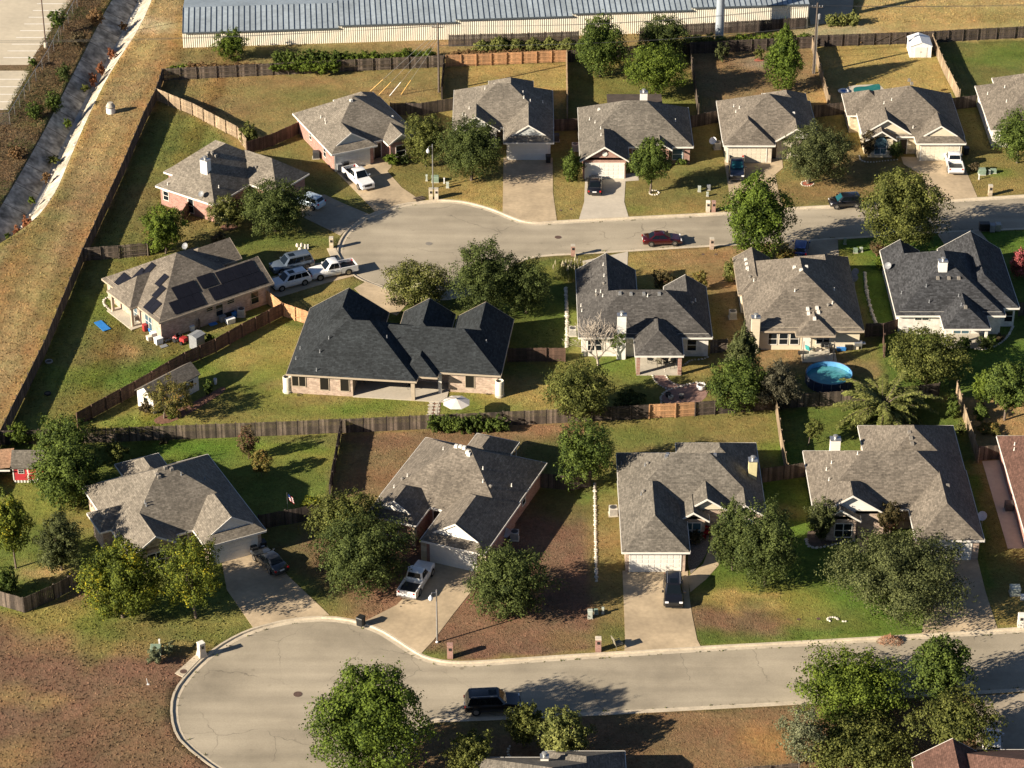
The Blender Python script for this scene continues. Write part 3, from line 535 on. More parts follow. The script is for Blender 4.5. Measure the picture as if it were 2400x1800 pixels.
SHEETS = []
def sheet(name, m, px, z, label, smooth=0, cat=None, world=False):
    P = [Vector((x, y, 0)) for x, y in px] if world else wl(px)
    if smooth: P = smooth_line(P, smooth, True)
    P = ccw([(p.x, p.y) for p in P]); SHEETS.append(P); mb = MB(); mb.ring([[(x, y, -0.06) for x, y in P], [(x, y, z) for x, y in P]])
    return tag(mb.obj(name, m), label, cat, None, 'structure')
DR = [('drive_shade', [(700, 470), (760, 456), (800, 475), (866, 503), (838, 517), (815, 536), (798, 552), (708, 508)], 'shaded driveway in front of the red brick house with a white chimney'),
 ('drive', [(784, 399), (868, 378), (900, 364), (918, 390), (908, 402), (942, 440), (985, 469), (930, 480), (880, 497), (817, 432)], 'concrete driveway under the white pickup beside the wheelie bins'),
 ('drive', [(1180, 370), (1295, 370), (1296, 452), (1305, 517), (1262, 521), (1220, 515), (1178, 498)], 'long tan driveway before the pale blue garage door'),
 ('drive_pale', [(1372, 408), (1464, 408), (1495, 406), (1497, 423), (1466, 425), (1463, 474), (1473, 508), (1357, 514), (1369, 474)], 'pale driveway under the black sedan by the red brick gable'),
 ('drive', [(1697, 372), (1795, 372), (1833, 370), (1835, 394), (1817, 409), (1824, 448), (1838, 488), (1718, 497), (1710, 459)], 'driveway under the dark pickup beside the street tree'),
 ('drive', [(2112, 368), (2255, 370), (2268, 409), (2291, 463), (2180, 472), (2160, 410), (2118, 385)], 'tan driveway under the white pickup by the stone garage'),
 ('drive', [(622, 655), (727, 618), (803, 612), (806, 628), (830, 647), (763, 664), (654, 697), (630, 690)], 'driveway with two parked utility cars beside the solar roof house'),
 ('drive', [(830, 676), (858, 660), (892, 674), (965, 700), (930, 740), (870, 715)], 'driveway behind the black roofed house'),
 ('drive_pale', [(1365, 612), (1472, 590), (1470, 632), (1375, 655)], 'pale driveway beside the pampas grass'),
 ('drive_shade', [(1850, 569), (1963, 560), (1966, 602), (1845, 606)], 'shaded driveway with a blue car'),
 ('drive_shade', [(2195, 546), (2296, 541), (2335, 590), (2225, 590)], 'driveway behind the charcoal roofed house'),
 ('drive', [(520, 1320), (625, 1278), (673, 1348), (772, 1442), (700, 1447), (650, 1456), (593, 1471), (532, 1383)], 'broad driveway under the grey sedan beside yellow trees'),
 ('drive', [(852, 1458), (930, 1418), (962, 1385), (1003, 1316), (1122, 1334), (1108, 1382), (1062, 1440), (1017, 1500), (987, 1532), (950, 1509), (900, 1476)], 'flared driveway under the white pickup and street lamp'),
 ('drive', [(1459, 1338), (1612, 1338), (1616, 1400), (1622, 1442), (1634, 1500), (1642, 1515), (1463, 1527), (1465, 1500)], 'tan driveway under the boxy black car'),
 ('drive', [(2193, 1300), (2288, 1300), (2310, 1388), (2338, 1474), (2160, 1486), (2168, 1442)], 'tan driveway shaded by the wide oak'),
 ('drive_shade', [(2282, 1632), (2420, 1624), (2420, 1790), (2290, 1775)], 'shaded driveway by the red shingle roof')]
for m, px, lab in DR: sheet('driveway', m, px, 0.034, lab)
for m, px, lab in (('drive', [(1612, 1352), (1648, 1322), (1662, 1285), (1668, 1240), (1692, 1240), (1690, 1300), (1684, 1325), (1655, 1358), (1618, 1388)], 'curved front path beside the boxy black car'), ('drive', [(2005, 1225), (2034, 1225), (2036, 1292), (2012, 1297)], 'straight front path between planted beds')):
    sheet('path', m, px, 0.022, lab)
sheet('parking_lot', 'lot', [(-300, -60), (186, -60), (168, 0), (123, 65), (69, 148), (66, 152), (-300, 154)], 0.02, 'pale concrete car park with white bay lines')
sheet('parking_lot', 'lot', [(-300, 166), (70, 166), (18, 257), (-300, 258)], 0.02, 'pale concrete lower car park with white bay lines')
for i in range(10):
    y0 = 9 + i * 15.8; x1 = 159 - i * 9.4; x0 = x1 - 72 - i * 0.5
    if y0 > 140: break
    a, b = W(x0, y0), W(x1, y0 - 0.6); mb = MB(); mb.box(a.x, a.y - 0.07, 0.02, b.x, a.y + 0.07, 0.026); tag(mb.obj('bay_line', 'paint_white'), 'white painted bay line on the car park', 'bay line', 'car park bay lines')
for i in range(5):
    y0 = 186 + i * 17.6; x1 = 60 - i * 10; a, b = W(x1 - 70, y0), W(x1, y0); mb = MB(); mb.box(a.x, a.y - 0.07, 0.02, b.x, a.y + 0.07, 0.026); tag(mb.obj('bay_line', 'paint_white'), 'white painted bay line on the lower car park', 'bay line', 'lower car park bay lines')
sheet('service_yard', 'lot', [(470, 20), (520, -10), (700, -60), (1100, -60), (1300, -10), (800, 10)], 0.015, 'concrete yard behind the storage building')
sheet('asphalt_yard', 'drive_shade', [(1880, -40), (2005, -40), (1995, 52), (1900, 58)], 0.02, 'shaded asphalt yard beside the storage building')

# ---------------------------------------------------------------- houses
OVH = 0.42
def clip(poly, a, b, c):
    """keep the side a*x+b*y+c >= 0"""
    out = []
    for i in range(len(poly)):
        p, q = poly[i], poly[(i + 1) % len(poly)]; dp = a * p[0] + b * p[1] + c; dq = a * q[0] + b * q[1] + c
        if dp >= 0: out.append(p)
        if (dp > 0 and dq < 0) or (dp < 0 and dq > 0): t = dp / (dp - dq); out.append((p[0] + (q[0] - p[0]) * t, p[1] + (q[1] - p[1]) * t))
    return out
class Wing:
    def __init__(s, x0, y0, x1, y1, sides='hhhh', e=2.7, p=0.64, wall=True, dutch=False, gm=None):
        s.r = (x0, y0, x1, y1); s.e = e; s.p = p; s.sides = sides; s.wall = wall; s.dutch = dutch; s.gm = gm
        al = {'W': (p, 0, e - p * x0), 'S': (0, p, e - p * y0), 'E': (-p, 0, e + p * x1), 'N': (0, -p, e + p * y1)}
        s.pl = [al[k] for k, t in zip('WSEN', sides) if t == 'h']
    def z(s, x, y): return min(a * x + b * y + c for a, b, c in s.pl)
    def inside(s, x, y, eps=0.0):
        x0, y0, x1, y1 = s.r; return x0 - eps < x < x1 + eps and y0 - eps < y < y1 + eps
    def faces(s):
        x0, y0, x1, y1 = s.r; out = []
        for i, P in enumerate(s.pl):
            poly = [(x0, y0), (x1, y0), (x1, y1), (x0, y1)]
            for j, Q in enumerate(s.pl):
                if j != i: poly = clip(poly, Q[0] - P[0], Q[1] - P[1], Q[2] - P[2])
                if len(poly) < 3: break
            if len(poly) >= 3 and abs(area(poly)) > 1e-4: out.append((ccw(poly), P))
        return out
def subtract(pieces, region):
    """region: list of half planes (a,b,c), inside where all >= 0"""
    out = []
    for poly in pieces:
        cur = poly
        rest = []
        for a, b, c in region:
            o = clip(cur, -a, -b, -c)
            if len(o) >= 3 and abs(area(o)) > 1e-4: rest.append(o)
            cur = clip(cur, a, b, c)
            if len(cur) < 3 or abs(area(cur)) < 1e-4: cur = None; break
        if cur is None: out.append(poly)
        else: out += rest
    return out
def halfplanes(poly):
    H = []
    for i in range(len(poly)):
        (x0, y0), (x1, y1) = poly[i], poly[(i + 1) % len(poly)]; a, b = -(y1 - y0), x1 - x0; l = math.hypot(a, b)
        if l > 1e-6: H.append((a / l, b / l, -(a * x0 + b * y0) / l))
    return H
def runs(p0, p1, test, step=0.1):
    n = max(1, int(math.dist(p0, p1) / step)); out = []; st = None
    for i in range(n):
        t = (i + 0.5) / n; ok = test(p0[0] + (p1[0] - p0[0]) * t, p0[1] + (p1[1] - p0[1]) * t)
        if ok and st is None: st = i
        if not ok and st is not None: out.append((st / n, i / n)); st = None
    if st is not None: out.append((st / n, 1.0))
    return out
HOUSES = {}
class House:
    def __init__(s, name, label, org, ang, wings, roof, wall, trim='trim_white', gable='siding_white', walls=None, cat='house', group=None):
        s.org = Vector((org[0], org[1], 0)); s.a = math.radians(ang); s.wings = wings; s.trim = trim; s.wallm = wall; s.key = name
        s.root = empty('house', s.org, s.a, label, cat, group); HOUSES[name] = s
        F_ = [(i, f, P) for i, w in enumerate(wings) for f, P in w.faces()]
        mb = MB()
        for i, f, P in F_:
            pieces = [f]
            for j, g, Q in F_:
                if j == i: continue
                d = (Q[0] - P[0], Q[1] - P[1], Q[2] - P[2])
                if max(abs(d[0]), abs(d[1])) < 1e-6:
                    if d[2] < -1e-4 or (abs(d[2]) <= 1e-4 and j > i): continue
                    reg = halfplanes(g)
                else: reg = halfplanes(g) + [(d[0], d[1], d[2] - 1e-5)]
                pieces = subtract(pieces, reg)
                if not pieces: break
            g = Vector((P[0], P[1])); gl = g.length; gd = g / gl; sl_ = math.sqrt(1 + gl * gl)
            for q in pieces:
                mb.poly([(x, y, P[0] * x + P[1] * y + P[2]) for x, y in q], [(-gd.y * x + gd.x * y, (gd.x * x + gd.y * y) * sl_) for x, y in q])
        s.roof = mb.obj('roof', roof, s.root)
        # fascia and rake boards
        mb = MB(); gb = {}
        for i, w in enumerate(wings):
            x0, y0, x1, y1 = w.r; cor = {'W': ((x0, y1), (x0, y0)), 'S': ((x0, y0), (x1, y0)), 'E': ((x1, y0), (x1, y1)), 'N': ((x1, y1), (x0, y1))}; nrm = {'W': (-1, 0), 'S': (0, -1), 'E': (1, 0), 'N': (0, 1)}
            for k, t in zip('WSEN', w.sides):
                p0, p1 = cor[k]; n = nrm[k]
                def free(x, y):
                    zz = w.z(x, y)
                    for j, o in enumerate(wings):
                        if j == i: continue
                        if o.inside(x, y, -0.02) and o.z(x, y) > zz - 0.02: return False
                        if j < i and o.inside(x, y, 0.02) and not o.inside(x, y, -0.02) and abs(o.z(x, y) - zz) < 0.03: return False
                    return True
                segs = [(p0, p1)]
                if t == 'g': m = ((p0[0] + p1[0]) / 2, (p0[1] + p1[1]) / 2); segs = [(p0, m), (m, p1)]
                for a, b in segs:
                    for t0, t1 in runs(a, b, free):
                        A = (a[0] + (b[0] - a[0]) * t0, a[1] + (b[1] - a[1]) * t0); Bq = (a[0] + (b[0] - a[0]) * t1, a[1] + (b[1] - a[1]) * t1); th = 0.05
                        za, zb = w.z(*A), w.z(*Bq); h = 0.2; o = (n[0] * th, n[1] * th)
                        mb.ring([[(A[0] + o[0], A[1] + o[1], za + 0.012), (A[0], A[1], za + 0.012), (A[0], A[1], za - h), (A[0] + o[0], A[1] + o[1], za - h)], [(Bq[0] + o[0], Bq[1] + o[1], zb + 0.012), (Bq[0], Bq[1], zb + 0.012), (Bq[0], Bq[1], zb - h), (Bq[0] + o[0], Bq[1] + o[1], zb - h)]])
                if t == 'g':
                    gi = 0.14 if w.dutch else OVH; m = ((p0[0] + p1[0]) / 2, (p0[1] + p1[1]) / 2); ins = lambda q, z: (q[0] - n[0] * gi, q[1] - n[1] * gi, z - 0.03)
                    L = math.dist(p0, p1); g_ = gb.setdefault(w.gm or gable, MB())
                    g_.poly([ins(p0, w.e), ins(p1, w.e), ins(m, w.z(*m))], [(0, 0), (L, 0), (L / 2, w.z(*m) - w.e)])
        mb.obj('fascia', trim, s.root)
        for m, g_ in gb.items():
            for f, u in zip(g_.f, g_.uv): MB().poly([g_.v[k] for k in f], u).obj('gable', m, s.root)
        # walls
        mb = MB(); rr = walls or [(w.r[0] + OVH, w.r[1] + OVH, w.r[2] - OVH, w.r[3] - OVH) for w in wings if w.wall]
        s.rects = rr
        for i, (x0, y0, x1, y1) in enumerate(rr):
            for p0, p1, n in (((x0, y1), (x0, y0), (-1, 0)), ((x0, y0), (x1, y0), (0, -1)), ((x1, y0), (x1, y1), (1, 0)), ((x1, y1), (x0, y1), (0, 1))):
                def free(x, y):
                    for j, (a, b, c, d) in enumerate(rr):
                        if j == i: continue
                        if a + .01 < x < c - .01 and b + .01 < y < d - .01: return False
                        if j < i and a - .01 < x < c + .01 and b - .01 < y < d + .01:
                            xx, yy = x + n[0] * .03, y + n[1] * .03
                            if not (a < xx < c and b < yy < d): return False
                            return False
                    return True
                for t0, t1 in runs(p0, p1, free, 0.05):
                    A = (p0[0] + (p1[0] - p0[0]) * t0, p0[1] + (p1[1] - p0[1]) * t0); Bq = (p0[0] + (p1[0] - p0[0]) * t1, p0[1] + (p1[1] - p0[1]) * t1)
                    zt = max(2.62, min(3.0, s.z((A[0] + Bq[0]) / 2, (A[1] + Bq[1]) / 2) - 0.05)); d = math.dist(p0, A); e_ = math.dist(p0, Bq)
                    mb.poly([(A[0], A[1], -0.1), (Bq[0], Bq[1], -0.1), (Bq[0], Bq[1], zt), (A[0], A[1], zt)], [(d, -0.1), (e_, -0.1), (e_, zt), (d, zt)])
        mb.obj('wall', wall, s.root)
        mb = MB()
        for x0, y0, x1, y1 in rr: pass
    def z(s, x, y):
        q = [w.z(x, y) for w in s.wings if w.inside(x, y, 1e-6)]
        return max(q) if q else 2.7
    def loc(s, p):
        d = Vector((p.x - s.org.x, p.y - s.org.y)); c, n = math.cos(s.a), math.sin(s.a); return (d.x * c + d.y * n, -d.x * n + d.y * c)
    def ray(s, px, py):
        z = 4.5
        for _ in range(30): x, y = s.loc(W(px, py, z)); z = 0.5 * z + 0.5 * s.z(x, y)
        return x, y, s.z(x, y)
    def M(s, side, a, pl):
        """frame for an opening: x along the wall, -y outwards"""
        r = {'S': 0, 'W': -math.pi / 2, 'E': math.pi / 2, 'N': math.pi}[side]; loc = {'S': (a, pl), 'N': (a, pl), 'W': (pl, a), 'E': (pl, a)}[side]
        return (loc[0], loc[1], 0), (0, 0, r)
    def garage(s, side, a, pl, w=4.88, h=2.15, m='garage_white'):
        l, r = s.M(side, a, pl)
        d = inst('garage_door', MB().box(-w / 2, -0.03, 0, w / 2, 0.05, h).mesh('garage_door', m), s.root, l, r)
        f = MB(); f.box(-w / 2 - 0.14, -0.06, 0, -w / 2, 0.05, h + 0.14).box(w / 2, -0.06, 0, w / 2 + 0.14, 0.05, h + 0.14).box(-w / 2, -0.06, h, w / 2, 0.05, h + 0.14)
        inst('door_frame', f.mesh('door_frame', s.trim), d)
        pw = w / 8; pm = MB().box(-pw / 2 + .07, -0.02, -.19, pw / 2 - .07, 0, .19, tx=1.0).mesh('panel', m)
        for rr in range(4):
            for c in range(8): inst('panel', pm, d, (-w / 2 + (c + .5) * pw, -0.03, (rr + .5) * h / 4))
    def window(s, side, a, pl, w=0.9, h=1.5, z0=0.75, glass='window_glass', frame=None, split=True):
        l, r = s.M(side, a, pl); f = MB(); t = 0.07
        f.box(-w / 2 - t, -0.06, z0 - t, -w / 2, 0.04, z0 + h + t).box(w / 2, -0.06, z0 - t, w / 2 + t, 0.04, z0 + h + t).box(-w / 2, -0.06, z0 + h, w / 2, 0.04, z0 + h + t).box(-w / 2, -0.08, z0 - t, w / 2, 0.04, z0)
        if split: f.box(-w / 2, -0.045, z0 + h / 2 - .03, w / 2, 0.04, z0 + h / 2 + .03)
        if w > 1.3: f.box(-.04, -0.05, z0, .04, 0.04, z0 + h)
        o = inst('window', f.mesh('window', frame or s.trim), s.root, l, r)
        inst('pane', MB().box(-w / 2, -0.02, z0, w / 2, 0.02, z0 + h).mesh('pane', glass), o)
    def door(s, side, a, pl, w=0.95, h=2.1, m='door_dark'):
        l, r = s.M(side, a, pl); f = MB().box(-w / 2 - .1, -0.05, 0, -w / 2, .04, h + .1).box(w / 2, -.05, 0, w / 2 + .1, .04, h + .1).box(-w / 2, -.05, h, w / 2, .04, h + .1)
        o = inst('door', MB().box(-w / 2, -.03, 0, w / 2, .04, h).mesh('door', m), s.root, l, r); inst('door_frame', f.mesh('door_frame', s.trim), o); inst('handle', MB().box(w / 2 - .12, -.08, 1.0, w / 2 - .06, -.03, 1.06).mesh('handle', 'vent_metal'), o)
    def post(s, x, y, h=2.6, w=0.3, m=None):
        inst('porch_post', MB().box(-w / 2, -w / 2, 0, w / 2, w / 2, h).mesh('porch_post', m or s.trim), s.root, (x, y, 0))
    def slab(s, x0, y0, x1, y1, m='concrete'): inst('patio_slab', MB().box(x0, y0, -.1, x1, y1, .09).mesh('patio_slab', m), s.root)
    def chimney(s, x, y, top, w=1.15, d=0.75, m='siding_white', z0=0.0):
        mb = MB(); x0, x1, y0, y1 = x - w / 2, x + w / 2, y - d / 2, y + d / 2
        for a, b in (((x0, y1), (x0, y0)), ((x0, y0), (x1, y0)), ((x1, y0), (x1, y1)), ((x1, y1), (x0, y1))):
            L = math.dist(a, b); mb.poly([(*a, z0), (*b, z0), (*b, top), (*a, top)], [(0, z0), (L, z0), (L, top), (0, top)])
        c = mb.obj('chimney', m, s.root)
        MB().box(x0 - .05, y0 - .05, top - .02, x1 + .05, y1 + .05, top + .07).obj('chimney_cap', 'galv', c)
        MB().lathe([(.17, top + .07), (.17, top + .34), (.27, top + .36), (.27, top + .42), (.1, top + .5)], 10, (x, y, 0)).obj('flue', 'vent_metal', c, 30)
    def vent(s, px, py, kind='pipe', m=None):
        x, y, z = s.ray(px, py)
        if kind == 'pipe': mb = MB().lathe([(.09, -.1), (.09, .05), (.055, .07), (.055, .36)], 8); nm = 'vent_pipe'
        elif kind == 'box': mb = MB().box(-.2, -.2, -.15, .2, .2, .2, tx=.8, ty=.8); nm = 'roof_vent'
        else: mb = MB().lathe([(.10, -.1), (.10, .14), (.2, .16), (.2, .24), (.06, .3)], 10); nm = 'roof_vent'
        inst(nm, mb.mesh(nm, m or ('trim_white' if kind == 'pipe' else 'iron_grey')), s.roof, (x, y, z))
def dutch(x0, y0, x1, y1, set_=0.95, gm=None, **k):
    return [Wing(x0, y0, x1, y1, 'hhhh', **k), Wing(x0, y0 + set_, x1, y1, 'hghh', dutch=True, wall=False, gm=gm, **k)]
def Wg(*a, **k): return Wing(*a, **k)
def shift(dx, dy, ws):
    out = []
    for w in ws:
        x0, y0, x1, y1 = w.r; out.append(Wing(x0 + dx, y0 + dy, x1 + dx, y1 + dy, w.sides, w.e, w.p, w.wall, w.dutch, w.gm))
    return out
PV = lambda h, L, k='pipe', m=None: [h.vent(x, y, k, m) for x, y in L]

# north row
h = House('N1', 'red brick hip roofed house with white chimney beside the corner fence', (-45.1, 304.3 + OY), -34, [Wg(0, 0, 9.6, 13.3, p=.80), Wg(-1.7, 3.6, 9.6, 13.3, p=.80), Wg(3, 7.0, 14.0, 13.6, p=.80)], 'roof_weathered', 'brick_pink')
h.chimney(5.87, 3.1, 6.75, 1.1, .8); h.window('S', 0.9 + .42, OVH, .8, 1.2, .9); h.window('S', 5.4, OVH, .8, 1.9, .3); PV(h, [(393, 433), (513, 440)]); PV(h, [(600, 392), (497, 360), (505, 365), (488, 358)], 'box')
h = House('N2', 'brown roofed house with a pale gable over its garage beside two wheelie bins', (-23.3, 313.2 + OY), 25.5, dutch(0, 0, 6.4, 9, gm='siding_grey') + [Wg(0, 1.3, 12.5, 13.8), Wg(7.7, -0.6, 11.6, 6, 'hghh', gm='siding_grey'), Wg(6.5, 9, 12.3, 15.4)], 'roof_weathered', 'brick_pink')
h.garage('S', 3.0, OVH, 4.7); h.window('W', 3.5, OVH, .8, 1.3, .8); h.window('W', 8.5, OVH, .7, 1.0, 1.1); h.window('S', 9.6, -.18, 1.3, 1.5, .6); h.door('S', 7.1, 1.72); PV(h, [(752, 276), (763, 290), (762, 282)]); PV(h, [(818, 232), (823, 236), (919, 275)], 'box', 'trim_white')
h = House('N3', 'grey brown roofed house with a pale blue garage door behind two trees', (0, OY), 0, dutch(-1.1, 316.7, 5.45, 328, gm='siding_grey') + [Wg(-7.85, 321.4, 5.5, 333), Wg(-7.85, 320.4, -1.6, 328, 'hghh', gm='siding_grey'), Wg(-3.2, 328, 2.9, 336)], 'roof_weathered', 'brick_white')
h.garage('S', 2.15, 317.12); h.door('S', -1.6, 321.83); h.window('S', -4.6, 320.82, 1.6, 1.5, .6); PV(h, [(1100, 255), (1084, 270), (1091, 273), (1137, 209), (1158, 200)]); PV(h, [(1226, 218), (1228, 230), (1272, 241), (1243, 238)], 'pipe')
h = House('N4', 'red brick house with a round vent in its white trimmed garage gable', (0, OY), 0, [Wg(8.75, 311.3, 15.1, 320, 'hghh', gm='brick_red'), Wg(8.8, 315.5, 23.6, 327.5), Wg(17.6, 314.6, 20.8, 320, 'hghh')], 'roof_grey', 'brick_red')
h.garage('S', 11.95, 311.72); h.window('S', 21.6, 315.92, 1.3, 1.5, .7, 'window_blue'); h.door('S', 16.2, 315.92); h.chimney(17.6, 327.6, 4.9, .95, .8); MB().lathe([(.34, 0), (.34, .05), (.24, .06), (.0, .06)], 16).obj('round_vent', 'trim_white', h.root, loc=(11.95, 311.69, 3.55)).rotation_euler = (math.pi / 2, 0, 0)
PV(h, [(1382, 281), (1395, 288), (1408, 302), (1409, 318), (1583, 284)]); PV(h, [(1404, 257)], 'box', 'trim_white'); inst('patio_cover', MB().box(12.8, 328.2, 2.55, 20.2, 331.8, 2.68).mesh('patio_cover', 'wood_dark'), h.root); [h.post(x, 331.6, 2.5, .12, 'wood_dark') for x in (13, 16.5, 20)]
h = House('N5', 'tan roofed house with a hipped garage behind the dark pickup', (0, OY), 0, [Wg(27.55, 315.9, 34.3, 326), Wg(27.5, 317.2, 40.05, 329.6), Wg(34.2, 317.0, 40.1, 326, 'hghh'), Wg(33.8, 325, 39.7, 332)], 'roof_brown', 'brick_cream')
h.garage('S', 30.7, 316.32, m='garage_cream'); h.door('S', 33.95 + .6, 317.6); h.window('S', 37.3, 317.42, 1.6, 1.5, .6); PV(h, [(1720, 250), (1733, 254), (1725, 263)]); PV(h, [(1786, 227), (1792, 223), (1860, 266)], 'box', 'trim_white')
h = House('N6', 'cream stone house with twin front gables and a round topped window', (0, OY), 0, dutch(52.7, 316.5, 59.2, 326, gm='siding_cream') + [Wg(45.9, 318.6, 59.3, 331.9), Wg(44.6, 325.0, 51, 331.9), Wg(46.3, 317.5, 50.3, 325, 'hghh', gm='stone_cream'), Wg(45.9, 318.9, 52.4, 326, 'hghh', e=2.9, gm='siding_cream')], 'roof_brown', 'stone_cream')
h.garage('S', 55.95, 316.92, m='garage_cream'); h.window('S', 48.3, 317.92, 1.5, 1.7, .5, 'window_blue'); h.door('S', 51.4, 319.02); PV(h, [(2072, 243), (2090, 235), (2140, 300)]); PV(h, [(2131, 188), (2137, 196)], 'box')
MB().lathe([(.02, 0), (.75, 0), (.75, .05), (.02, .06)], 20).obj('arch_light', 'window_blue', h.root, loc=(48.3, 317.88, 2.2)).rotation_euler = (math.pi / 2, 0, 0)
h = House('N7', 'brown roofed house at the end of the row beside a leaning fence', (0, OY), 0, [Wg(63.0, 320.5, 78, 334.4), Wg(65.7, 326, 78, 337), Wg(67.5, 318.5, 74, 328, 'hghh', gm='stone_cream')], 'roof_brown', 'brick_white')
h.window('W', 324.5, 63.42, .8, 1.1, .9); h.window('S', 65, 320.92, 1.2, 1.4, .7); PV(h, [(2315, 221), (2359, 239), (2355, 205)])
# middle row
h = House('M1', 'tan brick house with black solar panels and a covered corner porch', (-40.7, 269.3 + OY), 37, [Wg(0, 0, 13.2, 13.3), Wg(6, 0, 15.7, 6.8, 'hhgh', gm='brick_tan'), Wg(-1.0, 4.9, 6, 10.3, wall=False, p=.85), Wg(9, 7.6, 16.0, 12.9, 'hhgh')], 'roof_brown', 'brick_tan', 'trim_tan')
h.slab(-1.2, 4.6, .45, 10.4); h.post(-.6, 5.3); h.post(-.6, 9.9); h.window('S', 7.0, OVH, .8, .45, 1.75); h.window('S', 8.3, OVH, .9, 1.4, .7); h.window('S', 13.2, OVH, 1.0, 1.5, .7); h.window('S', 9.9, OVH, .9, .45, 1.8); h.window('W', 3.2, OVH, 1.5, 1.9, .3, 'window_blue', 'trim_white'); h.window('W', 6.6, OVH, 1.6, 2.0, .1, 'window_blue', 'trim_white'); h.window('W', 11.6, OVH, .9, 1.4, .7, frame='trim_white')
M1H = h
h = House('M2', 'long tan brick house with black shingles and a covered back patio', (-25.2, 257.8 + OY), -6.5, [Wg(0, 0, 14.7, 12.3), Wg(6, 2.3, 23.85, 11.9), Wg(0, 6, 9.3, 15.1, 'hhhg', gm='brick_tan'), Wg(11, 7, 17, 15.6, 'hhhg', gm='brick_tan'), Wg(17.35, 6, 23.85, 15.2, 'hhhg', gm='brick_tan'), Wg(12.4, 1.1, 16.9, 8, wall=False)], 'roof_black', 'brick_tan', 'trim_tan',
          walls=[(.42, .42, 7.4, 14.6), (7.4, 4.4, 17.9, 11.4), (17.9, 2.72, 23.43, 14.7), (11.4, 8, 16.6, 15.1)])
h.slab(7.4, .3, 17.9, 4.4, 'drive_pale'); h.post(14.2, .5, 2.6, .42); h.post(17.0, 2.3, 2.6, .36, 'brick_white'); h.window('S', 1.3, .42, 1.5, 1.3, 1.0, 'window_screen', 'trim_tan', False); h.window('S', 4.2, .42, .95, 1.6, .7, 'window_screen', 'trim_tan', False); h.window('S', 6.5, .42, .95, 1.6, .7, 'window_screen', 'trim_tan', False); h.window('S', 20.3, 2.72, .95, 1.6, .7, 'window_screen', 'trim_tan', False); h.window('S', 10.5, 4.4, 1.7, 2.0, .15, 'window_glass'); h.door('S', 13.4, 4.4); h.window('S', 15.8, 4.4, 1.3, 1.5, .6)
PV(h, [(771, 794), (750, 826), (704, 818), (742, 869), (694, 842), (907, 792), (1140, 802)], 'pipe', 'plastic_grey')
h = House('M3', 'white brick house with dark shingles and a hipped porch by the red patio', (0, OY), 0, [Wg(7.6, 265.9, 22.9, 276.4), Wg(7.6, 268, 14.7, 282.1, 'hhhg', gm='brick_white'), Wg(17.9, 270, 22.9, 278.0, 'hhhg', gm='brick_white'), Wg(13.9, 261.8, 19.4, 270, wall=False)], 'roof_dark', 'brick_white')
h.slab(14.1, 262.0, 19.2, 266.3); h.post(14.3, 262.2, 2.6, .4, 'brick_red'); h.post(19.0, 262.2, 2.6, .4, 'brick_red'); h.window('S', 20.6, 266.32, 1.0, 1.4, .8, 'window_glass'); h.window('S', 15.2, 266.32, 1.0, 1.4, .8); h.window('S', 17.2, 266.32, 1.6, 2.0, .1, 'window_glass'); h.window('S', 9.5, 266.32, 1.6, 1.4, .8); h.chimney(12.5, 265.9, 5.7, 1.0, .7, 'siding_white')
PV(h, [(1414, 622), (1416, 648), (1397, 684), (1408, 685), (1413, 695), (1362, 718), (1364, 730), (1630, 706), (1518, 695)]); PV(h, [(1479, 689), (1509, 689), (1545, 689), (1453, 688)], 'box', 'vent_metal'); PV(h, [(1415, 666), (1398, 693), (1622, 712)], 'cap')
h = House('M4', 'cream siding house with brown hip roof and a tall back chimney', (0, OY), 0, [Wg(27.0, 267.4, 40.4, 284), Wg(26.6, 276, 31.0, 285.2, 'hhhg', gm='siding_cream'), Wg(34.0, 272, 40.4, 285.4), Wg(32.5, 266.3, 37.0, 275, wall=False)], 'roof_brown', 'siding_cream', 'trim_tan')
h.chimney(27.9, 267.4, 4.55, .95, .7, 'siding_cream'); [h.window('S', x, 267.82, .95, 1.4, .75, 'window_glass', 'trim_white') for x in (30.0, 31.25, 32.5)]; h.slab(33.2, 264.9, 37.2, 267.8); h.door('S', 33.9, 267.82, m='trim_white'); h.window('S', 35.8, 267.82, 1.5, 1.3, .8, 'window_glass', 'trim_white'); h.post(33.3, 265.2, 2.6, .14); h.post(36.8, 265.2, 2.6, .14)
PV(h, [(1754, 634), (1767, 659), (1863, 683), (1951, 712), (1955, 680)]); PV(h, [(1748, 609), (1750, 619), (1752, 629), (1862, 627), (1878, 633), (1890, 626), (1893, 724), (1895, 735), (1915, 722), (1918, 732), (1909, 747)], 'box', 'trim_white'); PV(h, [(1758, 651), (1941, 717)], 'cap')
h = House('M5', 'white brick house with charcoal shingles and a white back chimney', (0, OY), 0, [Wg(44.5, 271.0, 57.2, 285.8), Wg(51.5, 272.8, 59.1, 287.4, 'hhhg', gm='brick_white'), Wg(44.5, 278, 49.2, 287.0, 'hhhg', gm='brick_white'), Wg(49.6, 267.9, 55.0, 276, wall=False)], 'roof_charcoal', 'brick_white')
h.slab(49.8, 268.1, 54.8, 271.4); h.post(50.0, 268.3); h.post(54.6, 268.3); h.window('S', 47.6, 271.42, 1.6, .5, 1.9); h.window('S', 52.3, 271.42, 1.8, 2.0, .1, 'window_blue'); h.window('S', 58.0, 273.22, .9, 1.4, .7); h.chimney(50.3, 276.2, 7.1, 1.0, .75, 'siding_white', 4.0)
PV(h, [(2171, 672), (2178, 709), (2113, 688), (2247, 695), (2253, 716)], 'pipe', 'plastic_grey'); PV(h, [(2198, 652), (2224, 652), (2247, 652), (2263, 720)], 'box', 'iron_grey')
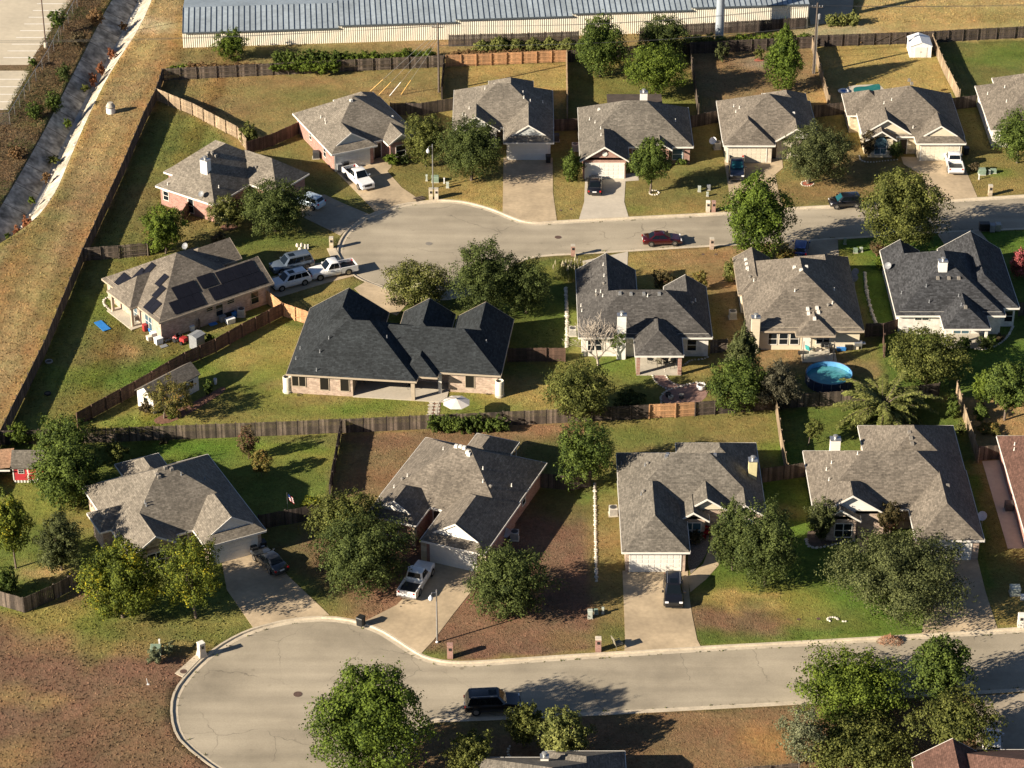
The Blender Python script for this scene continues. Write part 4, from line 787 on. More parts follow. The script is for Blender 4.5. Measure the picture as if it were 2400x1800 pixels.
# south row
h = House('S1', 'large grey roofed house turned to the lower turning circle behind yellow trees', (-25.0, 226.7 + OY), 27, dutch(-6.6, 0, 0, 9) + [Wg(-14, 3.5, 0, 16.2), Wg(-14, 1.6, -8.4, 9, 'hghh', gm='stone_tan'), Wg(-15.2, 7.3, -9, 11.3), Wg(-9.5, 12, -4.6, 18.8)], 'roof_weathered', 'brick_tan')
h.garage('S', -3.4, OVH); h.window('S', -11.2, 2.02, 1.8, 1.7, .5, 'window_glass'); h.door('S', -7.6, 3.92); h.window('W', 13, -13.58, .9, 1.3, .8); PV(h, [(340, 1180), (343, 1186), (425, 1113), (480, 1125), (540, 1148)], 'pipe', 'plastic_grey'); PV(h, [(368, 1113), (373, 1118), (388, 1097), (402, 1100)], 'box', 'iron_grey')
h = House('S2', 'brown roofed house with white batten gables above its garage', (-2.8, 222.4 + OY), -21.5, dutch(-7, 0, 0, 10, gm='siding_white') + [Wg(-14.1, 5.9, -.2, 18.2)] + dutch(-14, 2.2, -8.4, 9, gm='siding_white') + [Wg(-9.3, 14, -4.4, 21.0, wall=False)], 'roof_brown', 'brick_red')
h.garage('S', -3.5, OVH, 4.9); h.door('S', -7.7, 6.32); h.post(-8.8, 2.6, 2.6, .45, 'stone_tan'); h.window('S', -11.4, 2.62, 1.6, 1.5, .6); h.window('E', 12.5, -.62, .9, 1.2, .9); [h.post(x, 20.7, 2.5, .12) for x in (-9, -4.7)]
for x in (-6.75, -.25): inst('stone_pier', MB().box(-.3, -.05, 0, .3, .1, 2.55).mesh('stone_pier', 'stone_cream'), h.root, (x, OVH - .04, 0))
PV(h, [(1132, 1100), (1132, 1130), (1199, 1140), (955, 1117), (924, 1143), (1039, 1054)]); PV(h, [(1069, 1047), (1079, 1049), (1088, 1051), (1096, 1060), (1099, 1065)], 'box', 'trim_white'); PV(h, [(943, 1125), (1150, 1142)], 'cap')
h = House('S3', 'brown roofed house with pale brick garage facing the boxy black car', (0, OY), 0, [Wg(11.05, 222.8, 17.9, 236), Wg(11.1, 230.3, 26.1, 241.4), Wg(17.5, 234, 26.1, 243.4), Wg(17.4, 229.7, 22.6, 236, 'hghh', e=2.9, gm='siding_cream'), Wg(16.9, 228.4, 20.2, 234, 'hghh', gm='brick_tan'), Wg(21.7, 229.2, 26.1, 236, 'hghh', gm='brick_tan')], 'roof_grey', 'brick_tan')
h.garage('S', 14.45, 223.22, 5.0, m='garage_white'); h.window('S', 18.5, 228.82, 1.7, 1.7, .5, 'window_blue'); h.window('S', 24.0, 229.62, 1.5, 1.6, .5, 'window_blue'); h.door('S', 20.7, 230.72); h.chimney(25.1, 235.9, 5.35, .85, .85, 'siding_yellow', 2.2)
PV(h, [(1512, 1092), (1503, 1160), (1456, 1088)], 'pipe', 'plastic_grey'); PV(h, [(1518, 1088), (1508, 1154)], 'cap'); PV(h, [(1562, 1071), (1565, 1066), (1676, 1067)], 'box', 'galv')
h = House('S4', 'wide brown roofed house with a stone edged bed and white chimney behind', (0, OY), 0, [Wg(40.85, 224.9, 47.8, 238), Wg(31.0, 230.6, 47.7, 241.8), Wg(37.4, 236, 47.7, 246.9), Wg(31.0, 229.4, 38.7, 236, 'hghh', gm='siding_white'), Wg(31.4, 228.4, 35.7, 234, 'hghh', gm='brick_tan')], 'roof_brown', 'brick_tan')
h.garage('S', 44.1, 225.32); h.window('S', 34.0, 228.82, 1.7, 1.6, .5, 'window_glass'); h.door('S', 37.3, 231.02); h.post(38.9, 230.2, 2.6, .4, 'brick_tan'); h.chimney(34.4, 242.0, 4.1, 1.05, .8, 'siding_white'); h.window('W', 236, 31.42, .9, 1.3, .8)
PV(h, [(1949, 1086), (1943, 1126), (2010, 1065), (1937, 1102)]); PV(h, [(2131, 1014), (2135, 1027), (2138, 1040), (2221, 1139)], 'box', 'iron_grey')
h = House('S5', 'red shingle roofed house beside a narrow concrete side yard', (0, OY), 0, [Wg(52.1, 224, 66, 244.8)], 'roof_red', 'brick_pink'); PV(h, [(2378, 1043), (2377, 1055)])
h = House('B1', 'grey shingle roof with a small white chimney at the lower street', (0, OY), 0, [Wg(-3.2, 170, 10.2, 190.3), Wg(3, 172, 10.2, 191.2)], 'roof_grey', 'brick_cream'); h.chimney(2.9, 188.2, 4.5, .7, .6, 'siding_white')
h = House('B2', 'red brown shingled roof with a front gable beside the crepe myrtles', (0, OY), 0, [Wg(36.0, 170, 43.0, 190.2, 'hhhg', gm='brick_pink'), Wg(38, 165, 58, 191.4)], 'roof_red', 'brick_pink')
# solar panels, on the tan brick house
sp = MB().box(-.5, -.83, .06, .5, .83, .10).mesh('solar_panel', 'solar'); sf = MB().box(-.515, -.845, .04, .515, .845, .075).mesh('panel_frame', 'solar_frame')
def solar(x, y, land=False):
    h = M1H; ds = 0.02; z = h.z(x, y); nx = -(h.z(x + ds, y) - h.z(x - ds, y)) / (2 * ds); ny = -(h.z(x, y + ds) - h.z(x, y - ds)) / (2 * ds); n = Vector((nx, ny, 1)).normalized()
    up = (Vector((0, 0, 1)) - n * n.z).normalized(); ri = up.cross(n)
    M = Matrix((ri, up, n)).transposed().to_4x4() if not land else Matrix((up, -ri, n)).transposed().to_4x4(); M.translation = (x, y, z)
    o = inst('solar_panel', sp, h.root); o.matrix_local = M; inst('panel_frame', sf, o)
cs = 1 / math.sqrt(1 + .64 ** 2)
for k in range(7): solar(8.2 + k * 1.03, 1.02)
for k in range(5): solar(10.1 + k * 1.03, 2.47)
for k in range(4): solar(2.85 + k * 1.03, .98)
for k in range(3): solar(4.1 + k * 1.03, 2.42)
for k in range(2): solar(7.65 + k * 1.03, 2.62)
for x, y in ((.95, 2.45), (.95, 3.48), (2.4, 3.85), (3.5, 4.95), (1.15, 9.5), (1.15, 10.53), (2.6, 8.75), (3.65, 8.1)): solar(x, y)

# ---------------------------------------------------------------- fences
PANELS = {}
def panel_mesh(m, h, var):
    k = (m, h, var)
    if k not in PANELS:
        r = random.Random(hash((h, var)) & 255); mb = MB(); n = 17; pw = 2.4 / n
        for i in range(n):
            t = r.uniform(-.03, .02); o = r.uniform(-.008, .008)
            mb.box(-1.2 + i * pw + .008, -.012 + o, .03, -1.2 + (i + 1) * pw - .006, .012 + o, h + t)
        PANELS[k] = mb.mesh('board_panel', m)
        PANELS[(m, h, 'rail')] = PANELS.get((m, h, 'rail')) or MB().box(-1.2, -.02, -.045, 1.2, .02, .045).mesh('rail', m)
        PANELS[(m, h, 'post')] = PANELS.get((m, h, 'post')) or MB().box(-.055, -.055, 0, .055, .055, h + .03).mesh('post', m)
    return PANELS[k]
def fence(label, px, m='wood_old', side=-1, h=1.83, group=None, mats=None, gates=()):
    P = wl(px) if not isinstance(px[0], Vector) else px
    root = empty('fence', P[0], 0, label, 'fence', group); c = 0; base = P[0]
    for a, b in zip(P[:-1], P[1:]):
        L = (b - a).length; n = max(1, round(L / 2.4)); d = (b - a) / n; ang = math.atan2(d.y, d.x); nv = Vector((-d.y, d.x, 0)).normalized() * side; sx = (L / n) / 2.4
        for i in range(n):
            mid = a + d * (i + .5) - base; mm = (mats or {}).get(c, m); var = R.randrange(3); pm = panel_mesh(mm, h, var)
            jz = R.uniform(-.035, .02); tilt = R.uniform(-.012, .012)
            inst('board_panel', pm, root, mid + Vector((0, 0, jz)), (tilt, 0, ang), (sx * .999, 1, 1))
            for z in (.35, h * .5, h - .28): inst('rail', PANELS[(mm, h, 'rail')], root, mid + nv * .036 + Vector((0, 0, z + jz)), (0, 0, ang), (sx * .998, 1, 1))
            inst('post', PANELS[(mm, h, 'post')], root, a + d * i - base + nv * .115, (0, 0, ang))
            if c in gates:
                gm = MB(); gm.tube((-1.1, 0, .4), (1.1, 0, h - .35), .04, n=4); inst('gate_brace', gm.mesh('gate_brace', mm), root, mid + nv * .09, (0, 0, ang))
            c += 1
    inst('post', PANELS[(m, h, 'post')], root, P[-1] - base + nv * .115, (0, 0, ang))
    return root
fence('weathered board fence along the open strip and drainage channel', [(383, 189), (367, 236), (340, 290), (289, 412), (217, 568), (197, 612), (108, 829), (4, 1042), (-60, 1180)], 'wood_dark', -1)
fence('grey board fence with posts below the vines and storage building', [(384, 189), (460, 185), (600, 178), (790, 169), (1040, 157)], 'wood_old', -1)
fence('new orange cedar fence behind the blue garage house', [(1045, 157), (1186, 151), (1327, 145)], 'wood_cedar', -1)
fence('sunlit tan fence running diagonally between the two corner yards', [(369, 236), (452, 270), (557, 325), (580, 355)], 'wood_tan', -1)
fence('dark reddish fence between the corner house and the bins house', [(580, 362), (640, 342), (704, 313)], 'wood_red', 1)
fence('dark fence behind the round crowned tree linking two houses', [(915, 270), (990, 270), (1064, 258)], 'wood_dark', 1)
fence('leaning side fence below the utility pole', [(1040, 158), (1034, 233)], 'wood_dark', 1)
fence('side fence seen edge on beside the cedar fence', [(1329, 146), (1331, 282)], 'wood_tan', -1)
fence('short dark fence between blue garage house and red brick gable', [(1297, 308), (1355, 306)], 'wood_dark', 1)
fence('back fence hidden behind the dark round trees', [(1331, 146), (1616, 127)], 'wood_dark', -1)
fence('dark back fence beside the tall green tree', [(1616, 127), (1760, 120), (1900, 113)], 'wood_dark', -1)
fence('side fence between the shaded yard and the green lawn', [(1615, 127), (1626, 200), (1635, 272)], 'wood_old', 1)
fence('short fence between the red brick gable and hipped garage house', [(1620, 300), (1684, 287)], 'wood_dark', 1)
fence('sunlit side fence running past the tall utility pole', [(1902, 116), (1916, 160), (1941, 252)], 'wood_tan', 1)
fence('dark fence with gates beside the white metal shed', [(1902, 110), (1972, 108), (2121, 103), (2184, 100)], 'wood_dark', -1, gates=(4, 5))
fence('dark fence below the dry field', [(2186, 100), (2290, 94), (2420, 88)], 'wood_dark', -1)
fence('curving sunlit fence beside the white metal shed', [(2183, 106), (2212, 172), (2246, 238)], 'wood_tan', 1)
fence('short dark fence beside the kidney pool yard', [(1908, 276), (1979, 268)], 'wood_dark', 1)
fence('short dark fence next to the end house', [(2226, 259), (2287, 251)], 'wood_dark', 1)
fence('short grey fence with wide posts behind the solar house', [(195, 612), (278, 606), (346, 599), (392, 575)], 'wood_old', -1)
fence('reddish short fence at the corner of the red brick house', [(428, 525), (452, 490), (490, 505)], 'wood_red', 1)
fence('sunlit cedar fence with gate between driveway and black roof', [(627, 712), (662, 740), (724, 762)], 'wood_cedar', -1, gates=(2,))
fence('long brown fence between the solar house and black roofed house', [(662, 742), (568, 790), (506, 826), (434, 858), (318, 925), (181, 1000)], 'wood_red', 1)
fence('long grey picket fence behind the grey and brown roofed houses', [(-60, 1045), (40, 1042), (250, 1037), (416, 1030), (600, 1023), (799, 1015), (1016, 1005), (1179, 998), (1385, 988)], 'wood_old', 1)
fence('dark side fence throwing a broad shadow on brown grass', [(799, 1018), (772, 1170)], 'wood_dark', 1)
fence('dark fence with a small flag between two lower houses', [(608, 1242), (732, 1219), (800, 1205)], 'wood_dark', 1)
fence('dark fence patched with new boards below the red patio', [(1387, 988), (1521, 981), (1582, 978), (1674, 971), (1815, 960)], 'wood_dark', -1, mats={3: 'wood_cedar', 4: 'wood_cedar'})
fence('grey picket fence below the round pool', [(1818, 958), (1972, 949), (2110, 940), (2200, 930)], 'wood_old', 1)
fence('short fence between two lower houses beside the block wall', [(1266, 1143), (1338, 1150), (1384, 1141)], 'wood_dark', 1)
fence('sunlit side fence between the two lower lawns', [(1817, 962), (1828, 1040), (1843, 1120)], 'wood_tan', 1)
fence('short fence beside the yellow chimney', [(1786, 1132), (1889, 1117)], 'wood_old', 1)
fence('bent side fence beside the yellowish orchard', [(2240, 925), (2260, 990), (2290, 1085)], 'wood_tan', 1)
fence('short fence at the side yard of the red shingle house', [(2290, 1080), (2345, 1076)], 'wood_old', 1)
fence('picket fence corner beside the slim yellow green tree', [(-60, 1396), (0, 1420), (58, 1437), (130, 1405), (200, 1368)], 'wood_old', 1)
fence('brown fence beyond the oak at the black roofed house', [(1190, 848), (1324, 847)], 'wood_red', -1)
fence('gated fence beside the white brick porch house', [(1664, 828), (1703, 826)], 'wood_old', -1, gates=(0,))
fence('dark fence between cream house and charcoal roofed house', [(2027, 790), (2068, 789)], 'wood_dark', -1)
fence('reddish gate fence joining the charcoal roofed house', [(2070, 838), (2068, 790), (2106, 778)], 'wood_red', -1)
fence('fence end beyond the curved white edging of the charcoal roofed house', [(2386, 740), (2430, 737)], 'wood_dark', -1)
fence('rail fence at the lower street below the brown lawn', [(1480, 1858), (1600, 1848), (1870, 1825)], 'wood_old', -1)
fence('low dark fence along the storage building wall', [(1052, 109), (1200, 106), (1356, 101)], 'wood_dark', 1)
fence('dark fence along the far end of the storage building', [(1500, 94), (1609, 84), (1887, 68)], 'wood_dark', 1)

# low stone borders
RK = [MB() for _ in range(4)]
for q in RK:
    n = 7; q.ring([[(r_ * math.cos(t) * R.uniform(.85, 1.1), r_ * .75 * math.sin(t) * R.uniform(.85, 1.1), z) for t in [math.tau * i / n for i in range(n)]] for r_, z in ((.30, -.05), (.34, .08), (.22, .2))])
RKM = [q.mesh('stone', 'rock', 60) for q in RK]
def stones(label, px, step=.5, s=.6, name='stone_border', closed=False, mat=None, sm=1):
    P = smooth_line(wl(px), sm, closed)
    if closed: P.append(P[0])
    root = empty(name, P[0], 0, label, 'stone border'); acc = 0
    for a, b in zip(P[:-1], P[1:]):
        L = (b - a).length; t = acc
        while t < L:
            p = a.lerp(b, t / L) - P[0]; inst('stone', RKM[R.randrange(4)], root, p, (0, 0, R.uniform(0, 6)), (s * R.uniform(.8, 1.25),) * 3); t += step
        acc = t - L
    return root
stones('pale stone edging around the bed by the porch path', [(1890, 1265), (1892, 1278), (1905, 1285), (1930, 1283), (1960, 1275), (2004, 1267)], .42, .62)
stones('low white stone wall between black roofed and white brick houses', [(1326, 676), (1328, 720), (1329, 770), (1328, 815)], .45, .8)
stones('white stone wall between the cream and charcoal roofed houses', [(2027, 640), (2030, 680), (2042, 730), (2055, 765)], .45, .8)
stones('white stone edge of the red gravel path', [(1528, 872), (1532, 890), (1548, 905), (1570, 914)], .4, .45); stones('white stone edge on the far side of the red path', [(1558, 868), (1562, 885), (1575, 898), (1590, 903)], .4, .45)
stones('white stone ring around the red gravel patio', [(1550, 945), (1548, 928), (1565, 914), (1600, 905), (1630, 896), (1655, 898)], .4, .5)
stones('curved white stone edging beside the white brick house', [(1588, 861), (1605, 855), (1620, 843), (1645, 843), (1660, 837)], .4, .45)
stones('white stone edging round the charcoal house hedge', [(2286, 818), (2310, 820), (2340, 808), (2362, 790), (2374, 765)], .4, .55)
stones('stone edging beside the solar house porch', [(262, 695), (245, 700), (242, 712), (255, 725), (266, 733)], .4, .6)
stones('stone edging of the bed under the burgundy shrub', [(2014, 365), (2018, 378), (2040, 381), (2075, 377), (2105, 374)], .4, .45)
stones('pale block wall between the brown lawn and the brick garage house', [(1394, 1135), (1395, 1200), (1396, 1260), (1398, 1365)], .35, .62, 'block_wall')
stones('white stone ring round the young street tree', [(1521, 452), (1528, 446), (1540, 447), (1546, 453), (1538, 457), (1526, 457)], .3, .45, closed=True)
stones('red stone ring round the live oak', [(1877, 428), (1890, 423), (1906, 426), (1908, 433), (1893, 437), (1880, 435)], .3, .4, closed=True)
stones('curved pale edging at the lower street bed', [(1195, 1750), (1190, 1760), (1192, 1772), (1198, 1778)], .4, .55)
for m, px, lab in (('soil', [(1894, 1240), (1890, 1265), (1905, 1284), (1960, 1274), (2004, 1266), (2004, 1240)], 'dark planted bed beside the porch path'), ('pave_red', [(1528, 868), (1558, 866), (1564, 888), (1590, 903), (1630, 897), (1655, 899), (1660, 925), (1640, 945), (1590, 948), (1552, 945), (1550, 928), (1565, 914), (1540, 900)], 'red gravel path and round patio'),
    ('mulch', [(358, 985), (375, 975), (440, 950), (505, 915), (525, 905), (530, 915), (500, 935), (460, 960), (405, 990), (370, 995)], 'mulch bed beside the garden shed'), ('gravel', [(1613, 1235), (1662, 1235), (1662, 1285), (1640, 1325), (1612, 1352)], 'gravel bed along the brick garage'),
    ('mulch_red', [(1880, 428), (1893, 424), (1905, 428), (1905, 434), (1893, 437), (1881, 434)], 'red mulch ring under the live oak'), ('mulch_red', [(1826, 212), (1838, 208), (1850, 211), (1848, 217), (1830, 217)], 'red mulch under the tall green tree'), ('mulch_red', [(1766, 140), (1780, 136), (1794, 139), (1785, 144), (1770, 144)], 'red mulch under the small back shrub'), ('mulch', [(515, 530), (535, 524), (562, 530), (545, 540), (522, 540)], 'mulch under the white flowering shrub'),
    ('drive_pale', [(1984, 205), (1998, 200), (2060, 197), (2075, 212), (2000, 235), (1975, 225)], 'pale pool deck beside the kidney pool'), ('drive_pale', [(2302, 1081), (2350, 1078), (2430, 1285), (2362, 1286)], 'pale concrete side yard of the red shingle house'), ('stone', [], '')):
    if px: sheet('bed' if m in ('soil', 'mulch', 'gravel', 'mulch_red') else 'paving', m, px, 0.014 + R.uniform(0, .006), lab, 0 if 'side yard' in lab else 1)
# stepping stones by the parasol
root = empty('stepping_stones', W(1005, 985), 0, 'irregular flagstone path leading from the patio to the fence', 'path'); p0 = W(1005, 985)
for r_ in range(9):
    for c in range(2):
        y = 920 + r_ * 7.6; p = W(1014 - r_ * .9 + c * 15, y) - p0; q = MB(); n = 6
        q.ring([[(.36 * math.cos(t + r_) * R.uniform(.8, 1.15), .33 * math.sin(t + r_) * R.uniform(.8, 1.15), z) for t in [math.tau * i / n for i in range(n)]] for z in (-.03, .05)]); q.obj('flagstone', 'concrete', root, loc=p)
sheet('bed', 'mulch', [(1011, 915), (1036, 915), (1030, 986), (1000, 986)], .012, 'sandy joints under the flagstone path')
# flower bed rocks on the gravel
# ---------------------------------------------------------------- storage building
sb = empty('storage_building', W(430, 112), 0, 'long metal storage building with ribbed grey roof and white corrugated wall', 'building'); base = W(430, 112)
rim = [(430, 112), (795, 104), (1070, 97), (1343, 90), (1621, 79), (1893, 66)]
G0 = [W(x, y) for x, y in rim]; yb = [g.y for g in G0]
slope_dir = (G0[-1] - G0[0]).normalized(); ang = math.atan2(slope_dir.y, slope_dir.x); nv = Vector((-slope_dir.y, slope_dir.x, 0))
sb.rotation_euler = (0, 0, ang); Ltot = (G0[-1] - G0[0]).length
cuts = [0] + [(g - G0[0]).dot(slope_dir) for g in G0[1:]]
rib = MB().box(-.05, 0, 0, .05, 1, .085, tx=.5).mesh('roof_rib', 'metal_rib'); 
for k in range(5):
    x0, x1 = cuts[k], cuts[k + 1]; e = 2.45 + .36 * k; rise = 1.15; run = 6.0; n = max(1, round((x1 - x0) / .78)); dx = (x1 - x0) / n; sl_ = math.hypot(run, rise); pit = math.atan2(rise, run)
    rp = MB().box(-dx / 2, -.25, 0, dx / 2, sl_, .03).mesh('roof_panel', 'metal_roof'); rp2 = MB().box(-dx / 2, -.25, 0, dx / 2, sl_, .03).mesh('roof_panel', 'metal_roof')
    for i in range(n):
        o = inst('roof_panel', rp, sb, (x0 + (i + .5) * dx, 0, e), (pit, 0, 0)); inst('roof_rib', rib, o, (-dx / 2, -.25, .03), (0, 0, 0), (1, sl_ + .25, 1))
    MB().poly([(x0, run, e + rise + .02), (x1, run, e + rise + .02), (x1, run * 2 + .25, e - .02), (x0, run * 2 + .25, e - .02)]).obj('far_roof_slope', 'metal_roof', sb)
    wmb = MB(); m = int((x1 - x0) / .3); w_ = (x1 - x0) / m
    for i in range(m):
        a = x0 + i * w_; wmb.ring([[(a, 0, z), (a + w_ * .25, -.045, z), (a + w_ * .6, -.045, z), (a + w_ * .85, 0, z)] for z in (-.1, e)], cap=False, close=False); wmb.poly([(a + w_ * .85, 0, -.1), (a + w_, 0, -.1), (a + w_, 0, e), (a + w_ * .85, 0, e)])
    wmb.obj('wall', 'metal_wall', sb); MB().box(x0, -.33, e - .16, x1, -.26, e + .02).obj('gutter', 'metal_rib', sb)
    MB().ring([[(x1 - .01, 0, -.1), (x1 - .01, run * 2, -.1), (x1 - .01, run * 2, e), (x1 - .01, run, e + rise), (x1 - .01, 0, e)], [(x1 - .11, 0, -.1), (x1 - .11, run * 2, -.1), (x1 - .11, run * 2, e), (x1 - .11, run, e + rise), (x1 - .11, 0, e)]]).obj('end_wall', 'metal_wall', sb)
MB().ring([[(x, 0, -.1), (x, 12, -.1), (x, 12, 2.45), (x, 6, 3.6), (x, 0, 2.45)] for x in (0.02, .12)]).obj('end_wall', 'metal_wall', sb)
for i, (x, y) in enumerate(((613, -2), (640, -4))):
    d = empty('dumpster', W(x, y), 0, 'grey green dumpster behind the storage building', 'dumpster', 'dumpsters behind the storage building'); MB().box(-.9, -.7, .15, .9, .7, 1.2, ty=1.1).obj('body', 'util_green', d); MB().box(-.95, -.8, 1.2, .95, .8, 1.3).obj('lid', 'plastic_grey', d)

# ---------------------------------------------------------------- poles, wires, lamps
def ztop(bx, by, ty): return (by - ty) / (scl(by) * math.cos(phi((by + ty) / 2))) * (1 + 0.0)
def power_pole(px, py, h, label, metal=False):
    b = W(px, py); o = empty('utility_pole', b, 0, label, 'utility pole')
    MB().tube((0, 0, -.2), (0, 0, h), .17, .11, 8).obj('pole', 'pole_wood', o, 50); MB().box(-.75, -.05, h - .7, .75, .05, h - .6).obj('crossarm', 'pole_wood', o)
    for x in (-.7, -.3, .3, .7): MB().lathe([(.04, 0), (.07, .05), (.05, .1), (.07, .15), (.03, .22)], 8, (x, 0, h - .58)).obj('insulator', 'plastic_grey', o)
    if metal: MB().tube((.2, -.1, 0), (.2, -.1, h - 2), .06, .06, 6).obj('conduit', 'galv', o, 50); MB().lathe([(.2, 0), (.22, .1), (.22, .7), (.1, .8)], 10, (.35, 0, h - 2.4)).obj('transformer', 'plastic_grey', o, 40)
    return b + Vector((0, 0, h))
h1 = 10.3; h2 = 10.6
A1 = power_pole(1029, 216, h1, 'dark utility pole in front of the storage building beside a guy wire', False); A2 = power_pole(1906, 172, h2, 'tall utility pole with conduit and transformer in the shaded back yard', True)
def wire(label, a, b, sag=.6, r=.012, n=14):
    mb = MB(); P = [a.lerp(b, i / n) - Vector((0, 0, sag * 4 * (i / n) * (1 - i / n))) for i in range(n + 1)]
    for p, q in zip(P[:-1], P[1:]): mb.tube(p - a, q - a, r, r, 4, False)
    return tag(mb.obj('overhead_wire', 'wire', loc=a), label, 'wire', 'overhead wires along the back fences')
for dx in (-.7, -.3, .3, .7):
    wire('overhead wire strung between the two utility poles', A1 + Vector((dx, 0, -.4)), A2 + Vector((dx, 0, -.4)), 1.0)
    wire('overhead wire running from the guyed pole past the channel', A1 + Vector((dx, 0, -.4)), Vector((-110, A1.y - 4 + dx, 10)), 1.4); wire('overhead wire running from the conduit pole over the dry field', A2 + Vector((dx, 0, -.4)), Vector((120, A2.y + 8 + dx, 10)), 1.2)
wire('thick lower cable between the two utility poles', A1 + Vector((0, 0, -3.3)), A2 + Vector((0, 0, -3.4)), .9, .03)
for i, (x, y) in enumerate(((867, 214), (887, 223), (912, 226), (939, 223))):
    g = W(x, y); e = empty('guy_wire', g, 0, 'guy wire with guard sleeve anchored in the dry yard', 'guy wire', 'guy wires in the dry yard'); d = (A1 - Vector((0, 0, 1 + i * .5)) - g)
    MB().tube((0, 0, 0), d, .02, .02, 4).obj('cable', 'vent_metal', e); dd = d.normalized(); MB().tube(dd * .1, dd * 2.6, .05, .05, 6).obj('guard', 'guard_yellow' if i != 2 else 'plastic_white', e)
b = W(1685, 99); o = empty('steel_monopole', b, 0, 'tall blue grey steel monopole beside the storage building', 'monopole'); MB().tube((0, 0, 0), (0, 0, 30), .62, .38, 14).obj('shaft', 'pole_steel', o, 50); MB().lathe([(.95, 0), (.95, .12), (.6, .14)], 14).obj('base_plate', 'pole_steel', o)
b = W(108, 112); o = empty('car_park_lamp', b, 0, 'tall dark lamp pole on a concrete base at the car park', 'lamp post'); MB().lathe([(.3, 0), (.3, .8), (.26, .82)], 12).obj('footing', 'concrete', o, 40); MB().tube((0, 0, .8), (0, 0, 11), .1, .07, 8).obj('pole', 'iron', o, 50); MB().box(-.25, -.35, 11, .9, .35, 11.2).obj('lamp_head', 'iron', o)
def street_lamp(px, py, h, label, side):
    b = W(px, py); o = empty('street_lamp', b, 0, label, 'street lamp'); MB().tube((0, 0, -.1), (0, 0, h), .10, .06, 8).obj('pole', 'galv', o, 50); MB().lathe([(.17, 0), (.17, .12), (.11, .2)], 10).obj('base', 'galv', o)
    MB().tube((0, 0, h - .35), (side * .45, -.25, h - .2), .03, .03, 6).tube((side * .45, -.25, h - .2), (side * .55, -.3, h - .5), .03, .03, 6).obj('arm', 'galv', o); MB().lathe([(.05, .35), (.2, .1), (.24, -.05), (.16, -.25), (.03, -.3)], 12, (side * .56, -.3, h - .8)).obj('lamp_head', 'plastic_white', o, 50)
street_lamp(1015, 442, 6.3, 'galvanised street lamp behind the twin mailboxes', -1); street_lamp(1025, 1506, 6.3, 'galvanised street lamp beside the flared driveway', -1)
# chain link fence by the car park
P = wl([(200, -30), (192, 0), (150, 75), (115, 145), (70, 215), (24, 293), (-40, 300)]); cf = empty('chain_link_fence', P[0], 0, 'chain link fence between the car park and channel', 'fence')
m, nt, bb = newmat('chainlink'); tr = nd(nt, 'ShaderNodeBsdfTransparent'); mx = nd(nt, 'ShaderNodeMixShader'); mx.inputs[0].default_value = .80; bb.inputs['Base Color'].default_value = (.3, .3, .3, 1); bb.inputs['Metallic'].default_value = .5
nt.links.new(bb.outputs[0], mx.inputs[1]); nt.links.new(tr.outputs[0], mx.inputs[2]); nt.links.new(mx.outputs[0], nt.nodes['Material Output'].inputs[0])
for a, b in zip(P[:-1], P[1:]):
    L = (b - a).length; n = max(1, round(L / 3)); d = (b - a) / n
    for i in range(n):
        p = a + d * i - P[0]; MB().tube((0, 0, 0), (0, 0, 1.85), .035, .035, 6).obj('post', 'galv', cf, loc=p); q = MB(); q.poly([(0, 0, .05), (d.x, d.y, .05), (d.x, d.y, 1.8), (0, 0, 1.8)]); q.obj('mesh_panel', 'chainlink', cf, loc=p); MB().tube((0, 0, 1.82), (d.x, d.y, 1.82), .022, .022, 5).obj('top_rail', 'galv', cf, loc=p)

